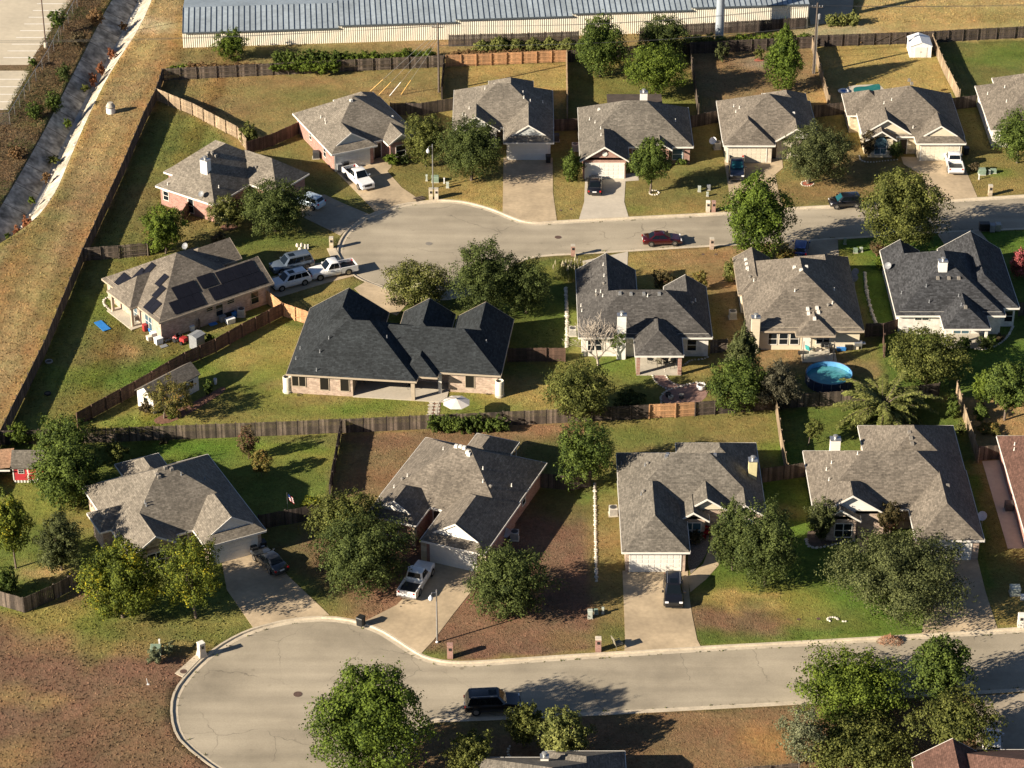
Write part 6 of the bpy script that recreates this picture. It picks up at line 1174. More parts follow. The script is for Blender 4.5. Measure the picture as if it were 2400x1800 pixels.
# ---------------------------------------------------------------- vehicles
def lerp(a, b, t): return a + (b - a) * t
TYRE = None
def wheel(o, x, y, r, wd):
    n = 18; prof = [(r * .62, -wd / 2), (r * .94, -wd / 2), (r, -wd * .3), (r, wd * .3), (r * .94, wd / 2), (r * .62, wd / 2)]
    w_ = MB().ring([[(rr * math.cos(math.tau * i / n), z, rr * math.sin(math.tau * i / n)) for i in range(n)] for rr, z in prof]).obj('wheel', 'tyre', o, 40, (x, y, r))
    s = 1 if y > 0 else -1; rm = MB(); rm.ring([[(rr * math.cos(math.tau * i / n), z * s, rr * math.sin(math.tau * i / n)) for i in range(n)] for rr, z in ((r * .64, wd * .51), (r * .5, wd * .44), (.05, wd * .5))]); rm.obj('rim', 'rim', w_, 30)
def vehicle(label, front, rear, paint, kind, name='car', cat='car', group=None, length=None, shade=False):
    a, b = W(*front), W(*rear); d = (a - b); ang = math.atan2(d.y, d.x); c = (a + b) / 2; c.z = .036
    S = {'sedan': (4.85, .92, 1.45), 'suv': (4.9, .97, 1.76), 'bigsuv': (5.3, 1.01, 1.92), 'pickup': (5.85, 1.01, 1.92), 'hatch': (4.15, .90, 1.60)}[kind]
    L, hw, H = S; r = .33 if kind == 'sedan' else .37 if kind in ('suv',) else .40 if kind in ('pickup', 'bigsuv') else .33
    o = empty(name, c, ang, label, cat, group); X = lambda t: L / 2 - t * L
    bel = {'sedan': .93, 'suv': 1.08, 'bigsuv': 1.15, 'pickup': 1.15, 'hatch': 1.0}[kind]; zb = .22 if kind == 'sedan' else .3
    hood = bel - (.06 if kind == 'sedan' else .03)
    # body stations: t along length, half width factor, top z
    if kind == 'sedan': st = [(0, .78, .58), (.02, .86, .70), (.08, .95, .76), (.2, 1, .86), (.3, 1, .92), (.45, 1, .93), (.7, 1, .95), (.84, .99, .99), (.95, .94, .97), (.99, .88, .82), (1, .82, .62)]
    elif kind == 'hatch': st = [(0, .82, .62), (.02, .9, .8), (.07, .97, .92), (.2, 1, .99), (.4, 1, 1.0), (.8, 1, 1.02), (.96, .97, 1.04), (.99, .93, .95), (1, .88, .6)]
    elif kind == 'pickup': st = [(0, .84, .72), (.015, .93, .98), (.06, .98, 1.06), (.22, 1, 1.12), (.3, 1, 1.13), (.62, 1, 1.14), (.625, 1, 1.13)]
    else: st = [(0, .82, .68), (.015, .92, .9), (.07, .98, 1.0), (.22, 1, bel - .03), (.4, 1, bel), (.8, 1, bel), (.96, .97, bel + .02), (.99, .93, bel - .1), (1, .9, .6)]
    loops = []
    for t, wf, zt in st:
        w_ = hw * wf; z0 = zb + (.10 if t in (0, 1) else 0); h = zt - z0
        loops.append([(X(t), y * w_ * k, z0 + h * f) for y, k, f in ((-1, .90, 0), (-1, .985, .16), (-1, 1, .5), (-1, .97, .86), (-1, .88, 1), (1, .88, 1), (1, .97, .86), (1, 1, .5), (1, .985, .16), (1, .90, 0))])
    body = MB().ring(loops).obj('body', paint, o, 42)
    # cabin
    cb = {'sedan': (.27, .86, .45, .70, .70), 'hatch': (.20, .985, .37, .90, .76), 'suv': (.25, .985, .40, .90, .77), 'bigsuv': (.25, .985, .38, .92, .80), 'pickup': (.285, .635, .41, .60, .78)}[kind]
    x0, x1, x2, x3 = X(cb[0]), X(cb[1]), X(cb[2]), X(cb[3]); yb, yt = hw * .93, hw * cb[4]; zl, zt = bel - .06, H
    lo = [(x0, -yb * .86, zl), (x0 - .25, -yb, zl), (x1 + .15, -yb, zl), (x1, -yb * .88, zl), (x1, yb * .88, zl), (x1 + .15, yb, zl), (x0 - .25, yb, zl), (x0, yb * .86, zl)]
    hi = [(x2, -yt * .84, zt - .04), (x2 - .15, -yt, zt - .04), (x3 + .12, -yt, zt - .05), (x3, -yt * .86, zt - .06)]; hi = hi + [(x, -y, z) for x, y, z in hi[::-1]]
    cen = [((p[0] - (x2 + x3) / 2) * .82 + (x2 + x3) / 2, p[1] * .82, zt) for p in hi]
    MB().ring([lo, hi, cen]).obj('cabin', paint, o, 35)
    Vv = lambda p: Vector(p)
    def pane(nm, A, B_, C_, D_, m='car_glass', mu=.035, mv0=.08, mv1=.05):
        A, B_, C_, D_ = map(Vector, (A, B_, C_, D_)); q = lambda u, v: A.lerp(B_, u).lerp(D_.lerp(C_, u), v)
        n = (B_ - A).cross(D_ - A).normalized(); cen_ = Vector(((x0 + x1) / 2, 0, (zl + zt) / 2)); n = n if n.dot((A + C_) / 2 - cen_) > 0 else -n
        P4 = [q(mu, mv0), q(1 - mu, mv0), q(1 - mu, 1 - mv1), q(mu, 1 - mv1)]; MB().ring([[p + n * .002 for p in P4], [p + n * .014 for p in P4]]).obj(nm, m, o)
    pane('windshield', lo[7], lo[0], hi[0], hi[7], 'shade_teal' if shade else 'car_glass'); pane('rear_window', lo[3], lo[4], hi[4], hi[3], mv0=.28 if kind != 'sedan' else .1)
    nw = 2 if kind in ('sedan', 'pickup') else 3
    for s, i, j in ((0, 1, 2), (1, 6, 5)):
        for k in range(nw):
            u0, u1 = k / nw, (k + 1) / nw; A = Vv(lo[i]).lerp(Vv(lo[j]), u0); B_ = Vv(lo[i]).lerp(Vv(lo[j]), u1); D_ = Vv(hi[i]).lerp(Vv(hi[j]), u0); C_ = Vv(hi[i]).lerp(Vv(hi[j]), u1); pane('side_window', A, B_, C_, D_, mv0=.16, mv1=.06)
    if kind in ('suv', 'bigsuv'):
        MB().box(x2 - 1.0, -.38, zt - .005, x2 - .25, .38, zt + .012).obj('sunroof', 'car_glass', o)
        for s in (-1, 1): MB().box(x3 + .2, s * yt * .84 - .025, zt - .02, x2 - .2, s * yt * .84 + .025, zt + .05).obj('roof_rail', 'galv', o)
    if kind == 'pickup':
        xa, xb = X(.64), X(1); zf, zw = .74, 1.14
        MB().box(xb + .05, -hw * .93, zb, xa, hw * .93, zf).obj('bed_floor', 'plastic_black', o)
        for s in (-1, 1): MB().box(xb, min(s * hw, s * (hw - .1)), zb + .05, xa + .02, max(s * hw, s * (hw - .1)), zw, ty=.9).obj('bed_side', paint, o)
        MB().box(xb - .01, -hw * .93, .5, xb + .08, hw * .93, zw - .02).obj('tailgate', paint, o); MB().box(xb - .14, -hw * .9, .36, xb, hw * .9, .54).obj('rear_bumper', 'rim', o)
    rx = (X(.18), X(.80)) if kind != 'pickup' else (X(.17), X(.79))
    if kind == 'sedan': rx = (X(.19), X(.79))
    for x in rx:
        for s in (-1, 1):
            n = 20; q = MB(); q.ring([[(x + rr * math.cos(math.tau * i / n), y, r + rr * math.sin(math.tau * i / n)) for i in range(n)] for rr, y in ((r * 1.17, s * (hw * .9)), (r * 1.17, s * (hw * 1.002)))]); q.obj('wheel_arch', 'plastic_black', o); wheel(o, x, s * (hw - .08), r, .22)
    hz_ = .62 if kind in ('sedan', 'hatch') else .82
    for s in (-1, 1):
        MB().box(X(.035), s * hw * .72 - .17, hz_ - .02, X(.004), s * hw * .72 + .17, hz_ + .13, tx=.6).obj('headlight', 'lamp_clear', o)
        zt_ = .78 if kind in ('sedan',) else .95; MB().box(X(1) - .015, s * hw * .80 - .1, zt_ - .12, X(.975), s * hw * .80 + .1, zt_ + (.10 if kind != 'sedan' else .06)).obj('tail_light', 'lamp_red', o)
        MB().box(X(cb[0]) - .45, s * hw * 1.0 - .02, bel - .02, X(cb[0]) - .25, s * hw * 1.0 + s * .2 + (.02 if s > 0 else .0), bel + .14).obj('side_mirror', paint, o)
        MB().box(X(.55), s * (hw * .985) - .02, bel - .2, X(.55) + .18, s * (hw * .985) + .03 * 1, bel - .17).obj('door_handle', paint if paint != 'car_white' else 'rim', o)
    MB().box(X(.03), -hw * .5, hz_ - .22, X(-.004), hw * .5, hz_ + .06, tx=.8).obj('grille', 'plastic_black', o); MB().box(X(.03), -hw * .85, zb + .02, X(-.01), hw * .85, zb + .16).obj('front_bumper', 'plastic_black' if kind in ('suv', 'bigsuv') else paint, o)
    MB().box(X(1) - .02, -.26, .62, X(1) + .02, .26, .76).obj('number_plate', 'plastic_white', o)
    return o
vehicle('white crew cab pickup on the driveway beside the wheelie bins', (864, 448), (818, 406), 'car_white', 'pickup', 'pickup_truck', 'pickup')
vehicle('pale blue hatchback half hidden by the large dark oak', (702, 474), (748, 489), 'car_ice', 'hatch')
vehicle('black sedan parked on the pale driveway at the red brick gable', (1395, 421), (1393, 463), 'car_black', 'sedan')
vehicle('dark navy pickup with a teal sunshade in its windscreen', (1727, 433), (1726, 375), 'car_navy', 'pickup', 'pickup_truck', 'pickup', shade=True)
vehicle('black hatchback parked at the kerb of the upper street', (1946, 484), (2016, 480), 'car_black', 'hatch', shade=True)
vehicle('white pickup parked before the cream stone garage', (2228, 367), (2240, 412), 'car_white', 'pickup', 'pickup_truck', 'pickup')
vehicle('dark red sedan parked at the kerb of the upper street', (1594, 568), (1508, 571), 'car_red', 'sedan')
vehicle('silver blue utility car with roof rails beside the solar house', (641, 640), (728, 621), 'car_silver', 'bigsuv')
vehicle('white utility car with black sunroof beside the cedar fence', (641, 679), (721, 658), 'car_white', 'suv')
vehicle('white crew cab pickup with dark bed at the turning circle', (730, 653), (830, 633), 'car_white', 'pickup', 'pickup_truck', 'pickup')
vehicle('dark grey sedan on the broad driveway by the grey roofed house', (605, 1300), (660, 1348), 'car_grey', 'sedan')
vehicle('white pickup with black bed on the flared driveway', (1003, 1330), (950, 1412), 'car_white', 'pickup', 'pickup_truck', 'pickup')
vehicle('boxy black car parked nose out on the tan driveway', (1579, 1438), (1577, 1357), 'car_black', 'suv')
vehicle('large black sport utility car at the kerb of the lower street', (1218, 1658), (1090, 1664), 'car_black', 'bigsuv')
vehicle('white car under the flat topped crepe myrtle', (2322, 1720), (2325, 1790), 'car_white', 'hatch')
vehicle('blue car on the shaded driveway behind the brown roof', (1878, 578), (1874, 608), 'car_blue', 'hatch')

# ---------------------------------------------------------------- sheds
def shed(label, A, B_, depth, eave, rise, wall, roof, ov=.2, ridge_along=True, name='garden_shed', floor=0.0):
    a, b = (W(*A) if len(A) == 2 else Vector(A)), (W(*B_) if len(B_) == 2 else Vector(B_)); d = b - a; L = d.length; o = empty(name, a, math.atan2(d.y, d.x), label, 'shed'); D = depth
    mb = MB(); P = [(0, 0), (L, 0), (L, D), (0, D)]
    for i in range(4):
        p, q = P[i], P[(i + 1) % 4]; l = math.dist(p, q); pts = [(*p, floor), (*q, floor), (*q, eave), (*p, eave)]; uv = [(0, 0), (l, 0), (l, eave), (0, eave)]
        gab = (i in (1, 3)) if ridge_along else (i in (0, 2))
        if gab: m = ((p[0] + q[0]) / 2, (p[1] + q[1]) / 2); pts.insert(3, (*m, eave + rise)); uv.insert(3, (l / 2, eave + rise))
        mb.poly(pts, uv)
    mb.obj('wall', wall, o); t = .06; r = MB()
    if ridge_along: S = [((-ov, -ov, eave - rise * ov / (D / 2)), (L + ov, -ov, eave - rise * ov / (D / 2)), (L + ov, D / 2, eave + rise), (-ov, D / 2, eave + rise)), ((L + ov, D + ov, eave - rise * ov / (D / 2)), (-ov, D + ov, eave - rise * ov / (D / 2)), (-ov, D / 2, eave + rise), (L + ov, D / 2, eave + rise))]
    else: S = [((-ov, D + ov, eave - rise * ov / (L / 2)), (-ov, -ov, eave - rise * ov / (L / 2)), (L / 2, -ov, eave + rise), (L / 2, D + ov, eave + rise)), ((L + ov, -ov, eave - rise * ov / (L / 2)), (L + ov, D + ov, eave - rise * ov / (L / 2)), (L / 2, D + ov, eave + rise), (L / 2, -ov, eave + rise))]
    for q in S:
        u = math.dist(q[0], q[1]); v = math.dist(q[1], q[2]); r.poly([(x, y, z + t) for x, y, z in q], [(0, 0), (u, 0), (u, v), (0, v)])
        for k in range(4): p1, p2 = q[k], q[(k + 1) % 4]; r.poly([(*p1[:2], p1[2] - .04), (*p2[:2], p2[2] - .04), (*p2[:2], p2[2] + t), (*p1[:2], p1[2] + t)])
    r.obj('roof', roof, o)
    return o, L
def bit(o, nm, m, *box): return MB().box(*box).obj(nm, m, o)
o, L = shed('white garden shed with weathered shingles beside the thin bronze tree', (361, 970), (467, 914), 2.6, 2.15, .9, 'siding_white', 'roof_weathered')
w_ = bit(o, 'window', 'trim_white', L - 1.5, -.05, .9, L - .8, .02, 1.75); bit(w_, 'pane', 'window_glass', L - 1.44, -.06, .96, L - .86, -.04, 1.69); bit(o, 'door', 'siding_grey', 2.6, -.04, 0, 3.6, .02, 1.9); w_ = bit(o, 'window', 'trim_white', -.05, .8, .9, .02, 1.6, 1.7); bit(w_, 'pane', 'window_glass', -.06, .86, .96, -.04, 1.54, 1.64)
o, L = shed('white metal shed with double doors in the dry back yard', (2132, 135), (2182, 135), 3.4, 1.75, .55, 'plastic_white', 'plastic_white', .08, False, 'metal_shed')
for i in range(2): dd = bit(o, 'door', 'trim_white', L / 2 - .85 + i * .87, -.05, .08, L / 2 - .02 + i * .87, .0, 1.6); bit(dd, 'handle', 'vent_metal', L / 2 - .1 + i * .16, -.09, .8, L / 2 - .06 + i * .16, -.05, .95)
o, L = shed('red barn shed with white trimmed door beside the tall dark tree', (33, 1131), (112, 1131), 3.0, 2.0, 1.1, 'barn_red', 'roof_grey', .2, True, 'barn_shed', .3)
w_ = bit(o, 'window', 'trim_white', .55, -.05, 1.15, 1.2, .02, 1.9)
for i in range(2):
    for j in range(3): bit(w_, 'pane', 'window_glass', .61 + i * .28, -.06, 1.21 + j * .23, .86 + i * .28, -.04, 1.4 + j * .23)
dd = bit(o, 'door', 'trim_white', 1.5, -.05, .35, 2.6, .0, 2.0); bit(dd, 'door_panel', 'barn_red', 1.66, -.07, 1.2, 2.44, -.05, 1.85); bit(dd, 'door_panel', 'barn_red', 1.66, -.07, .45, 2.44, -.05, 1.1); bit(o, 'corner_trim', 'trim_white', -.03, -.04, .3, .08, .06, 2.0)
for i in range(10): bit(o, 'skirt_slat', 'trim_white', .05 + i * .33, -.02, 0, .25 + i * .33, .02, .3)
lt = MB(); lt.poly([(-3.2, -.3, 1.75), (-.22, -.25, 2.05), (-.22, 2.9, 2.5), (-3.2, 2.9, 2.2)], [(0, 0), (3, 0), (3, 3), (0, 3)]); lt.obj('lean_to_roof', 'roof_orange', o); lt = MB(); lt.box(-3.2, -.36, 1.62, -.22, -.3, 1.8); lt.obj('lean_to_fascia', 'trim_white', o); bit(o, 'lean_to_post', 'trim_white', -3.1, -.25, 0, -3.0, -.15, 1.7)
o, L = shed('small grey plastic shed with ribbed roof beside the brown fence', (462, 823), (481, 812), 1.2, 1.7, .15, 'plastic_grey', 'plastic_grey', .1, True, 'plastic_shed'); bit(o, 'door', 'plastic_grey', .1, -.05, .05, L - .1, -.01, 1.5)

# ---------------------------------------------------------------- street furniture and yard things
def mailbox(px, py, label, m, w_=.5, h=1.4, cap=None, flare=False, rz=0):
    o = empty('mailbox', W(px, py), rz, label, 'mailbox'); q = MB(); L = [(w_ * .72, 0), (w_ * .5, .7), (w_ * .5, h)] if flare else [(w_ * .5, 0), (w_ * .5, h)]
    for k in range(len(L) - 1):
        (r0, z0), (r1, z1) = L[k], L[k + 1]
        for a in range(4):
            c = [(-1, -1), (1, -1), (1, 1), (-1, 1)]; p, n_ = c[a], c[(a + 1) % 4]; q.poly([(p[0] * r0, p[1] * r0, z0), (n_[0] * r0, n_[1] * r0, z0), (n_[0] * r1, n_[1] * r1, z1), (p[0] * r1, p[1] * r1, z1)], [(0, z0), (w_, z0), (w_, z1), (0, z1)])
    q.obj('pillar', m, o); MB().box(-w_ * .54, -w_ * .54, h, w_ * .54, w_ * .54, h + .1, tx=.94, ty=.94).obj('cap', cap or 'concrete', o); MB().box(-.13, -w_ / 2 - .04, h - .5, .13, -w_ / 2 + .02, h - .2).obj('box_door', 'plastic_black', o)
mailbox(777, 581, 'pale stone mailbox pillar at the upper circle inlet', 'stone_cream'); mailbox(1010, 466, 'pale stone mailbox paired with a brick one below the street lamp', 'stone_cream', cap='concrete'); mailbox(1023, 466, 'cream brick mailbox paired with a stone one below the street lamp', 'brick_cream'); mailbox(1659, 496, 'white topped brick mailbox beside a red brick twin', 'brick_cream', cap='trim_white'); mailbox(1672, 496, 'red brick mailbox beside a white topped twin', 'brick_red', cap='brick_red'); mailbox(1343, 599, 'red brick mailbox behind the pampas grass', 'brick_red', cap='concrete'); mailbox(1668, 583, 'tan brick mailbox between the dark red sedan and bright street tree', 'brick_tan'); mailbox(2320, 458, 'tan stone mailbox beside the stone house driveway', 'stone_tan'); mailbox(473, 1537, 'white topped stone mailbox at the lower turning circle', 'brick_cream', .6, 1.5, 'trim_white', True, .6); mailbox(1055, 1541, 'pink brick mailbox below the lower street lamp', 'brick_pink', .55, 1.5, 'brick_pink'); mailbox(1402, 1525, 'pink brick mailbox beside the kerbside armchair', 'brick_pink', .55, 1.45, 'brick_cream'); mailbox(2391, 1468, 'white brick mailbox beside the driveway shaded by the wide oak', 'brick_white', .55, 1.4, 'trim_white')
def bin_(px, py, label, m='plastic_black', rz=0, group=None):
    o = empty('wheelie_bin', W(px, py, .03), rz, label, 'bin', group); MB().box(-.3, -.33, .1, .3, .33, 1.0, tx=1.08, ty=1.12).obj('body', m, o); MB().box(-.35, -.4, 1.0, .35, .42, 1.08, tx=.9, ty=.9).obj('lid', m, o)
    for s in (-1, 1): MB().ring([[(s * x, .3 + .12 * math.cos(math.tau * i / 10), .12 + .12 * math.sin(math.tau * i / 10)) for i in range(10)] for x in (.2, .3)]).obj('wheel', 'tyre', o)
    MB().tube((-.25, .4, .98), (.25, .4, .98), .025, .025, 5).obj('handle', m, o)
bin_(795, 400, 'grey wheelie bin beside the brown roofed garage', 'plastic_grey', .4); bin_(811, 396, 'black wheelie bin beside the brown roofed garage', rz=.4); bin_(1285, 381, 'black wheelie bin at the pale blue garage door'); bin_(846, 1466, 'black wheelie bin standing at the lower kerb', rz=-.5); bin_(596, 1300, 'black wheelie bin at the grey roofed garage corner', rz=.47); bin_(616, 1288, 'second black wheelie bin at the grey roofed garage corner', rz=.47); bin_(1108, 1332, 'dark green bin at the stone garage pier', 'plastic_green'); bin_(1704, 374, 'dark green bin beside the hipped garage', 'plastic_green'); bin_(2264, 362, 'black bin beside the stone garage corner')
bin_(2300, 540, 'black wheelie bin beginning the kerbside row of four', 'plastic_black'); bin_(2312, 540, 'black wheelie bin second in the kerbside row', 'plastic_black'); bin_(2325, 543, 'pale grey wheelie bin in the kerbside row', 'plastic_grey'); bin_(2338, 541, 'dark grey wheelie bin ending the kerbside row', 'vent_metal')
def ac(px, py, label, m='ac_tan'):
    o = empty('air_conditioner', W(px, py), R.uniform(-.1, .1), label, 'air conditioner'); MB().box(-.5, -.5, 0, .5, .5, .08).obj('pad', 'concrete', o); MB().box(-.42, -.42, .08, .42, .42, .95).obj('casing', m, o); MB().lathe([(.36, .95), (.36, .97), (.1, .98)], 16).obj('fan_grille', 'ac_dark', o)
    for i in range(5): MB().box(-.40, -.435, .2 + i * .14, .40, -.42, .24 + i * .14).obj('louvre', 'ac_dark', o)
for x, y, l, m in ((741, 370, 'dark air conditioner beside the pink brick wall', 'ac_dark'), (1303, 330, 'air conditioner behind the blue garage corner', 'ac_dark'), (1348, 352, 'air conditioner beside the red brick house', 'ac_tan'), (1681, 348, 'air conditioner beside a satellite dish', 'ac_tan'), (566, 740, 'grey air conditioner behind the solar house', 'ac_tan'), (1342, 785, 'white air conditioner beside the low stone wall', 'ac_tan'), (1717, 745, 'air conditioner on bare soil beside the cream house', 'ac_tan'), (2119, 781, 'air conditioner at the charcoal house fence', 'ac_tan'), (1437, 1206, 'white air conditioner beside the block wall', 'ac_tan'), (1206, 1263, 'air conditioner beside the red brick side wall', 'ac_tan'), (2364, 1195, 'air conditioner in the concrete side yard', 'ac_dark')): ac(x, y, l, m)
def dish(loc, label, h=.9, r=.4, m='plastic_white', rz=-.6):
    o = empty('satellite_dish', loc, rz, label, 'satellite dish'); MB().tube((0, 0, -.1), (0, 0, h), .03, .03, 6).obj('mast', 'vent_metal', o); q = MB(); L = []
    for k in range(5): rr = r * k / 4 + .01; L.append([(rr * math.cos(math.tau * i / 16), rr * math.sin(math.tau * i / 16), .35 * rr * rr / r) for i in range(16)])
    q.ring(L, False); d = q.obj('reflector', m, o, 60, (0, 0, h)); d.rotation_euler = (math.radians(50), 0, 0); MB().tube((0, 0, h), (0, -.35, h + .2), .015, .015, 4).obj('feed_arm', 'vent_metal', o)
def on_roof(k, px, py, dz=0): h = HOUSES[k]; x, y, z = h.ray(px, py); c, s = math.cos(h.a), math.sin(h.a); return Vector((h.org.x + x * c - y * s, h.org.y + x * s + y * c, z + dz))
dish(on_roof('N1', 473, 465), 'grey satellite dish on the eave above pink brick', .6, .38, 'plastic_grey'); dish(W(1671, 348), 'white satellite dish on a post beside the air conditioner', 1.1, .5); dish(on_roof('M1', 435, 584), 'pale satellite dish on the solar house ridge', .4, .4, 'plastic_grey'); dish(W(2003, 672), 'upper satellite dish beside the cream house wall', 2.0, .45, 'plastic_grey'); dish(W(2000, 690), 'lower satellite dish beside the cream house wall', 2.2, .5, 'plastic_grey'); dish(on_roof('M5', 2081, 632), 'grey satellite dish on the charcoal roof', .5, .42, 'plastic_grey'); dish(W(2300, 1240), 'white satellite dish on a post at the wide brown roof', 1.6, .5); dish(W(1188, 1268), 'white satellite dish beside the red brick side wall', 1.0, .5)
def ubox(px, py, label, m, sx, sy, h, rz=0):
    o = empty('utility_box', W(px, py), rz, label, 'utility box'); MB().box(-sx / 2 - .05, -sy / 2 - .05, 0, sx / 2 + .05, sy / 2 + .05, .08).obj('pad', 'concrete', o); MB().box(-sx / 2, -sy / 2, .08, sx / 2, sy / 2, h * .9).obj('cabinet', m, o); MB().box(-sx / 2 - .03, -sy / 2 - .03, h * .9, sx / 2 + .03, sy / 2 + .03, h, tx=.9, ty=.8).obj('cover', m, o)
for x, y, l, m, a, b_, h_ in ((1020, 426, 'green transformer box behind the street lamp', 'util_green', .9, .7, .85), (1000, 424, 'slim pale pedestal between the street lamp and driveway', 'util_pale', .22, .22, .9), (1041, 430, 'thin white pedestal between the transformer and dark live oak', 'plastic_white', .15, .15, .8), (1049, 440, 'pale green pedestal on the dry lawn', 'util_pale', .35, .3, .8), (1639, 449, 'pale green pedestal on the red brick lawn', 'util_pale', .35, .35, .8), (1661, 445, 'grey pedestal on the red brick lawn', 'plastic_grey', .4, .35, .7), (1658, 460, 'small white pedestal nearest the twin mailboxes', 'util_pale', .25, .25, .6), (2301, 408, 'green transformer box beside the stone driveway', 'util_green', .9, .8, .8), (2328, 405, 'low green cabinet beside the green transformer box and stone driveway', 'util_green', .7, .5, .55), (2318, 408, 'slim green pedestal between two cabinets', 'util_pale', .25, .25, .6), (2294, 421, 'thin white post by the stone driveway', 'plastic_white', .12, .12, .8), (1383, 1448, 'pale green pedestal on the reddish lawn', 'util_pale', .45, .45, .95), (1397, 1438, 'small grey pedestal on the reddish lawn', 'util_green', .35, .35, .5), (1413, 1438, 'slim green post beside the tan driveway', 'util_pale', .2, .2, .75), (2378, 1392, 'pale green transformer beside the white pedestal near the white brick mailbox', 'util_pale', 1.0, .9, .95), (2396, 1405, 'white pedestal behind the white brick mailbox', 'plastic_white', .35, .3, .6), (366, 1530, 'green transformer half covered by sage bushes', 'util_green', 1.0, .9, .8), (374, 1512, 'white post behind the sage bushes', 'plastic_white', .14, .14, .7), (722, 583, 'white marker post beside the rocks', 'plastic_white', .12, .12, .6), (1980, 572, 'green pedestal on the shaded lawn', 'util_green', .3, .3, .8), (2005, 592, 'dark green cabinet on the shaded lawn', 'util_green', .5, .4, .6), (2018, 590, 'pale pedestal beside the dark green cabinet', 'util_pale', .35, .3, .6)): ubox(x, y, l, m, a, b_, h_)
def disc(px, py, label, m, r=.36, z=-.125, cat='manhole cover', nm='manhole_cover'):
    o = MB(); o.lathe([(r, 0), (r, .012), (r * .86, .014), (r * .84, .008), (.02, .008)], 20); return tag(o.obj(nm, m, loc=W(px, py, z)), label, cat)
disc(1005, 571, 'grey manhole cover in the upper turning circle', 'iron_grey', .42); disc(1308, 556, 'rusty manhole cover in the upper street', 'iron', .42); disc(698, 1627, 'rusty manhole cover in the lower turning circle', 'iron', .42)
for px, lab, (mx_, my_) in (([(766, 583), (786, 581), (803, 615), (782, 618)], 'concrete storm inlet at the upper turning circle', (784, 604)), ([(410, 1579), (458, 1536), (472, 1542), (428, 1588)], 'concrete storm inlet at the lower turning circle', (430, 1575))):
    P = ccw([tuple(W(x, y)[:2]) for x, y in px]); c = W(mx_, my_); o = empty('storm_inlet', c, 0, lab, 'storm inlet'); MB().prism([(x - c.x, y - c.y) for x, y in P], -.3, .07).obj('slab', 'kerb', o); MB().lathe([(.34, .07), (.34, .085), (.02, .085)], 18).obj('manhole_lid', 'iron', o)
for i, (x, y) in enumerate(((1648, 596), (1678, 596), (1967, 452), (1999, 451), (1314, 493), (1338, 490), (1872, 1452), (1918, 1450))): disc(x, y, 'small dark meter lid set in the grass', 'iron', .2, .01, 'meter lid', 'meter_lid')['group'] = 'meter lids in the front lawns'
o = empty('concrete_riser', W(260, 264), 0, 'white banded concrete manhole riser on the mown strip', 'manhole riser'); MB().lathe([(.62, 0), (.62, .85)], 18).obj('barrel', 'plastic_white', o, 40); MB().lathe([(.66, .85), (.66, .98)], 18).obj('band', 'iron_grey', o, 40); MB().lathe([(.62, .98), (.38, 1.45), (.36, 1.5), (.02, 1.52)], 18).obj('cone', 'concrete', o, 40)
for i, (x, y, s_) in enumerate(((704, 590, .95), (716, 582, .85), (697, 578, .7), (707, 578, .75))): tag(inst('boulder', RKM[i], None, W(x, y), (0, 0, i * 1.4), (s_, s_, s_ * 3.2)), ['tall pale boulder in front of the rock group by the pale stone mailbox', 'boulder beside the white marker post near the pale stone mailbox', 'smallest boulder of the rock group by the pale stone mailbox', 'rear boulder of the rock group by the pale stone mailbox'][i], 'boulder')
o = empty('stone_ring', W(1952, 1452), 0, 'small ring of white stones on the green lawn', 'stone ring')
for k in range(11): t = k * .5; inst('stone', RKM[k % 4], o, (math.cos(t) * .5 + (1.1 if k > 8 else 0), math.sin(t) * .35, 0), (0, 0, k), (.5,) * 3)
o = empty('brush_pile', W(2086, 1504, -.1), 0, 'heap of dry orange brush at the lower kerb', 'brush pile'); q = MB()
for k in range(380):
    a = R.uniform(0, 6.28); r = R.uniform(0, 1) ** .6; c = Vector((math.cos(a) * r * 1.25, math.sin(a) * r * .8, (1 - r) * .75 + R.uniform(0, .1))); d = Vector((R.uniform(-1, 1), R.uniform(-1, 1), R.uniform(-.3, .5))).normalized() * R.uniform(.2, .5); q.tube(c - d / 2, c + d / 2, .018, .01, 3, False)
q.obj('branches', 'brush', o)
# pool, kidney pool
o = empty('round_pool', W(1942, 905), 0, 'round blue above ground pool behind the cream house', 'pool'); o.location = W(1942, 896); n = 32; r = 2.62
MB().ring([[(r * math.cos(math.tau * i / n), r * math.sin(math.tau * i / n), z) for i in range(n)] for z in (0, 1.22)], False).obj('outer_wall', 'pool_skin', o, 40)
MB().ring([[((r - .04) * math.cos(math.tau * i / n), (r - .04) * math.sin(math.tau * i / n), z) for i in range(n)] for z in (1.22, .02)], False).obj('liner', 'pool_liner', o, 40); MB().poly([((r - .05) * math.cos(math.tau * i / n), (r - .05) * math.sin(math.tau * i / n), .62) for i in range(n)]).obj('water', 'water_blue', o)
MB().ring([[((r + a) * math.cos(math.tau * i / n), (r + a) * math.sin(math.tau * i / n), 1.22 + b_) for i in range(n)] for a, b_ in ((-.05, 0), (-.03, .05), (.03, .05), (.05, 0))], False).obj('rim', 'pool_skin', o, 60)
for k in range(16): a = math.tau * k / 16; MB().tube(((r + .05) * math.cos(a), (r + .05) * math.sin(a), 0), ((r + .04) * math.cos(a), (r + .04) * math.sin(a), 1.24), .03, .03, 5).obj('upright', 'plastic_grey', o)
P = smooth_line(wl([(2000, 206), (2012, 203), (2030, 203), (2045, 199), (2060, 196), (2064, 203), (2062, 215), (2040, 222), (2010, 222), (2000, 215)]), 2, True); c = W(2032, 208); tag(MB().prism(ccw([(p.x - c.x, p.y - c.y) for p in P]), .0, .03).obj('kidney_pool', 'water_teal', loc=c), 'teal kidney shaped pool behind the cream stone house', 'pool')
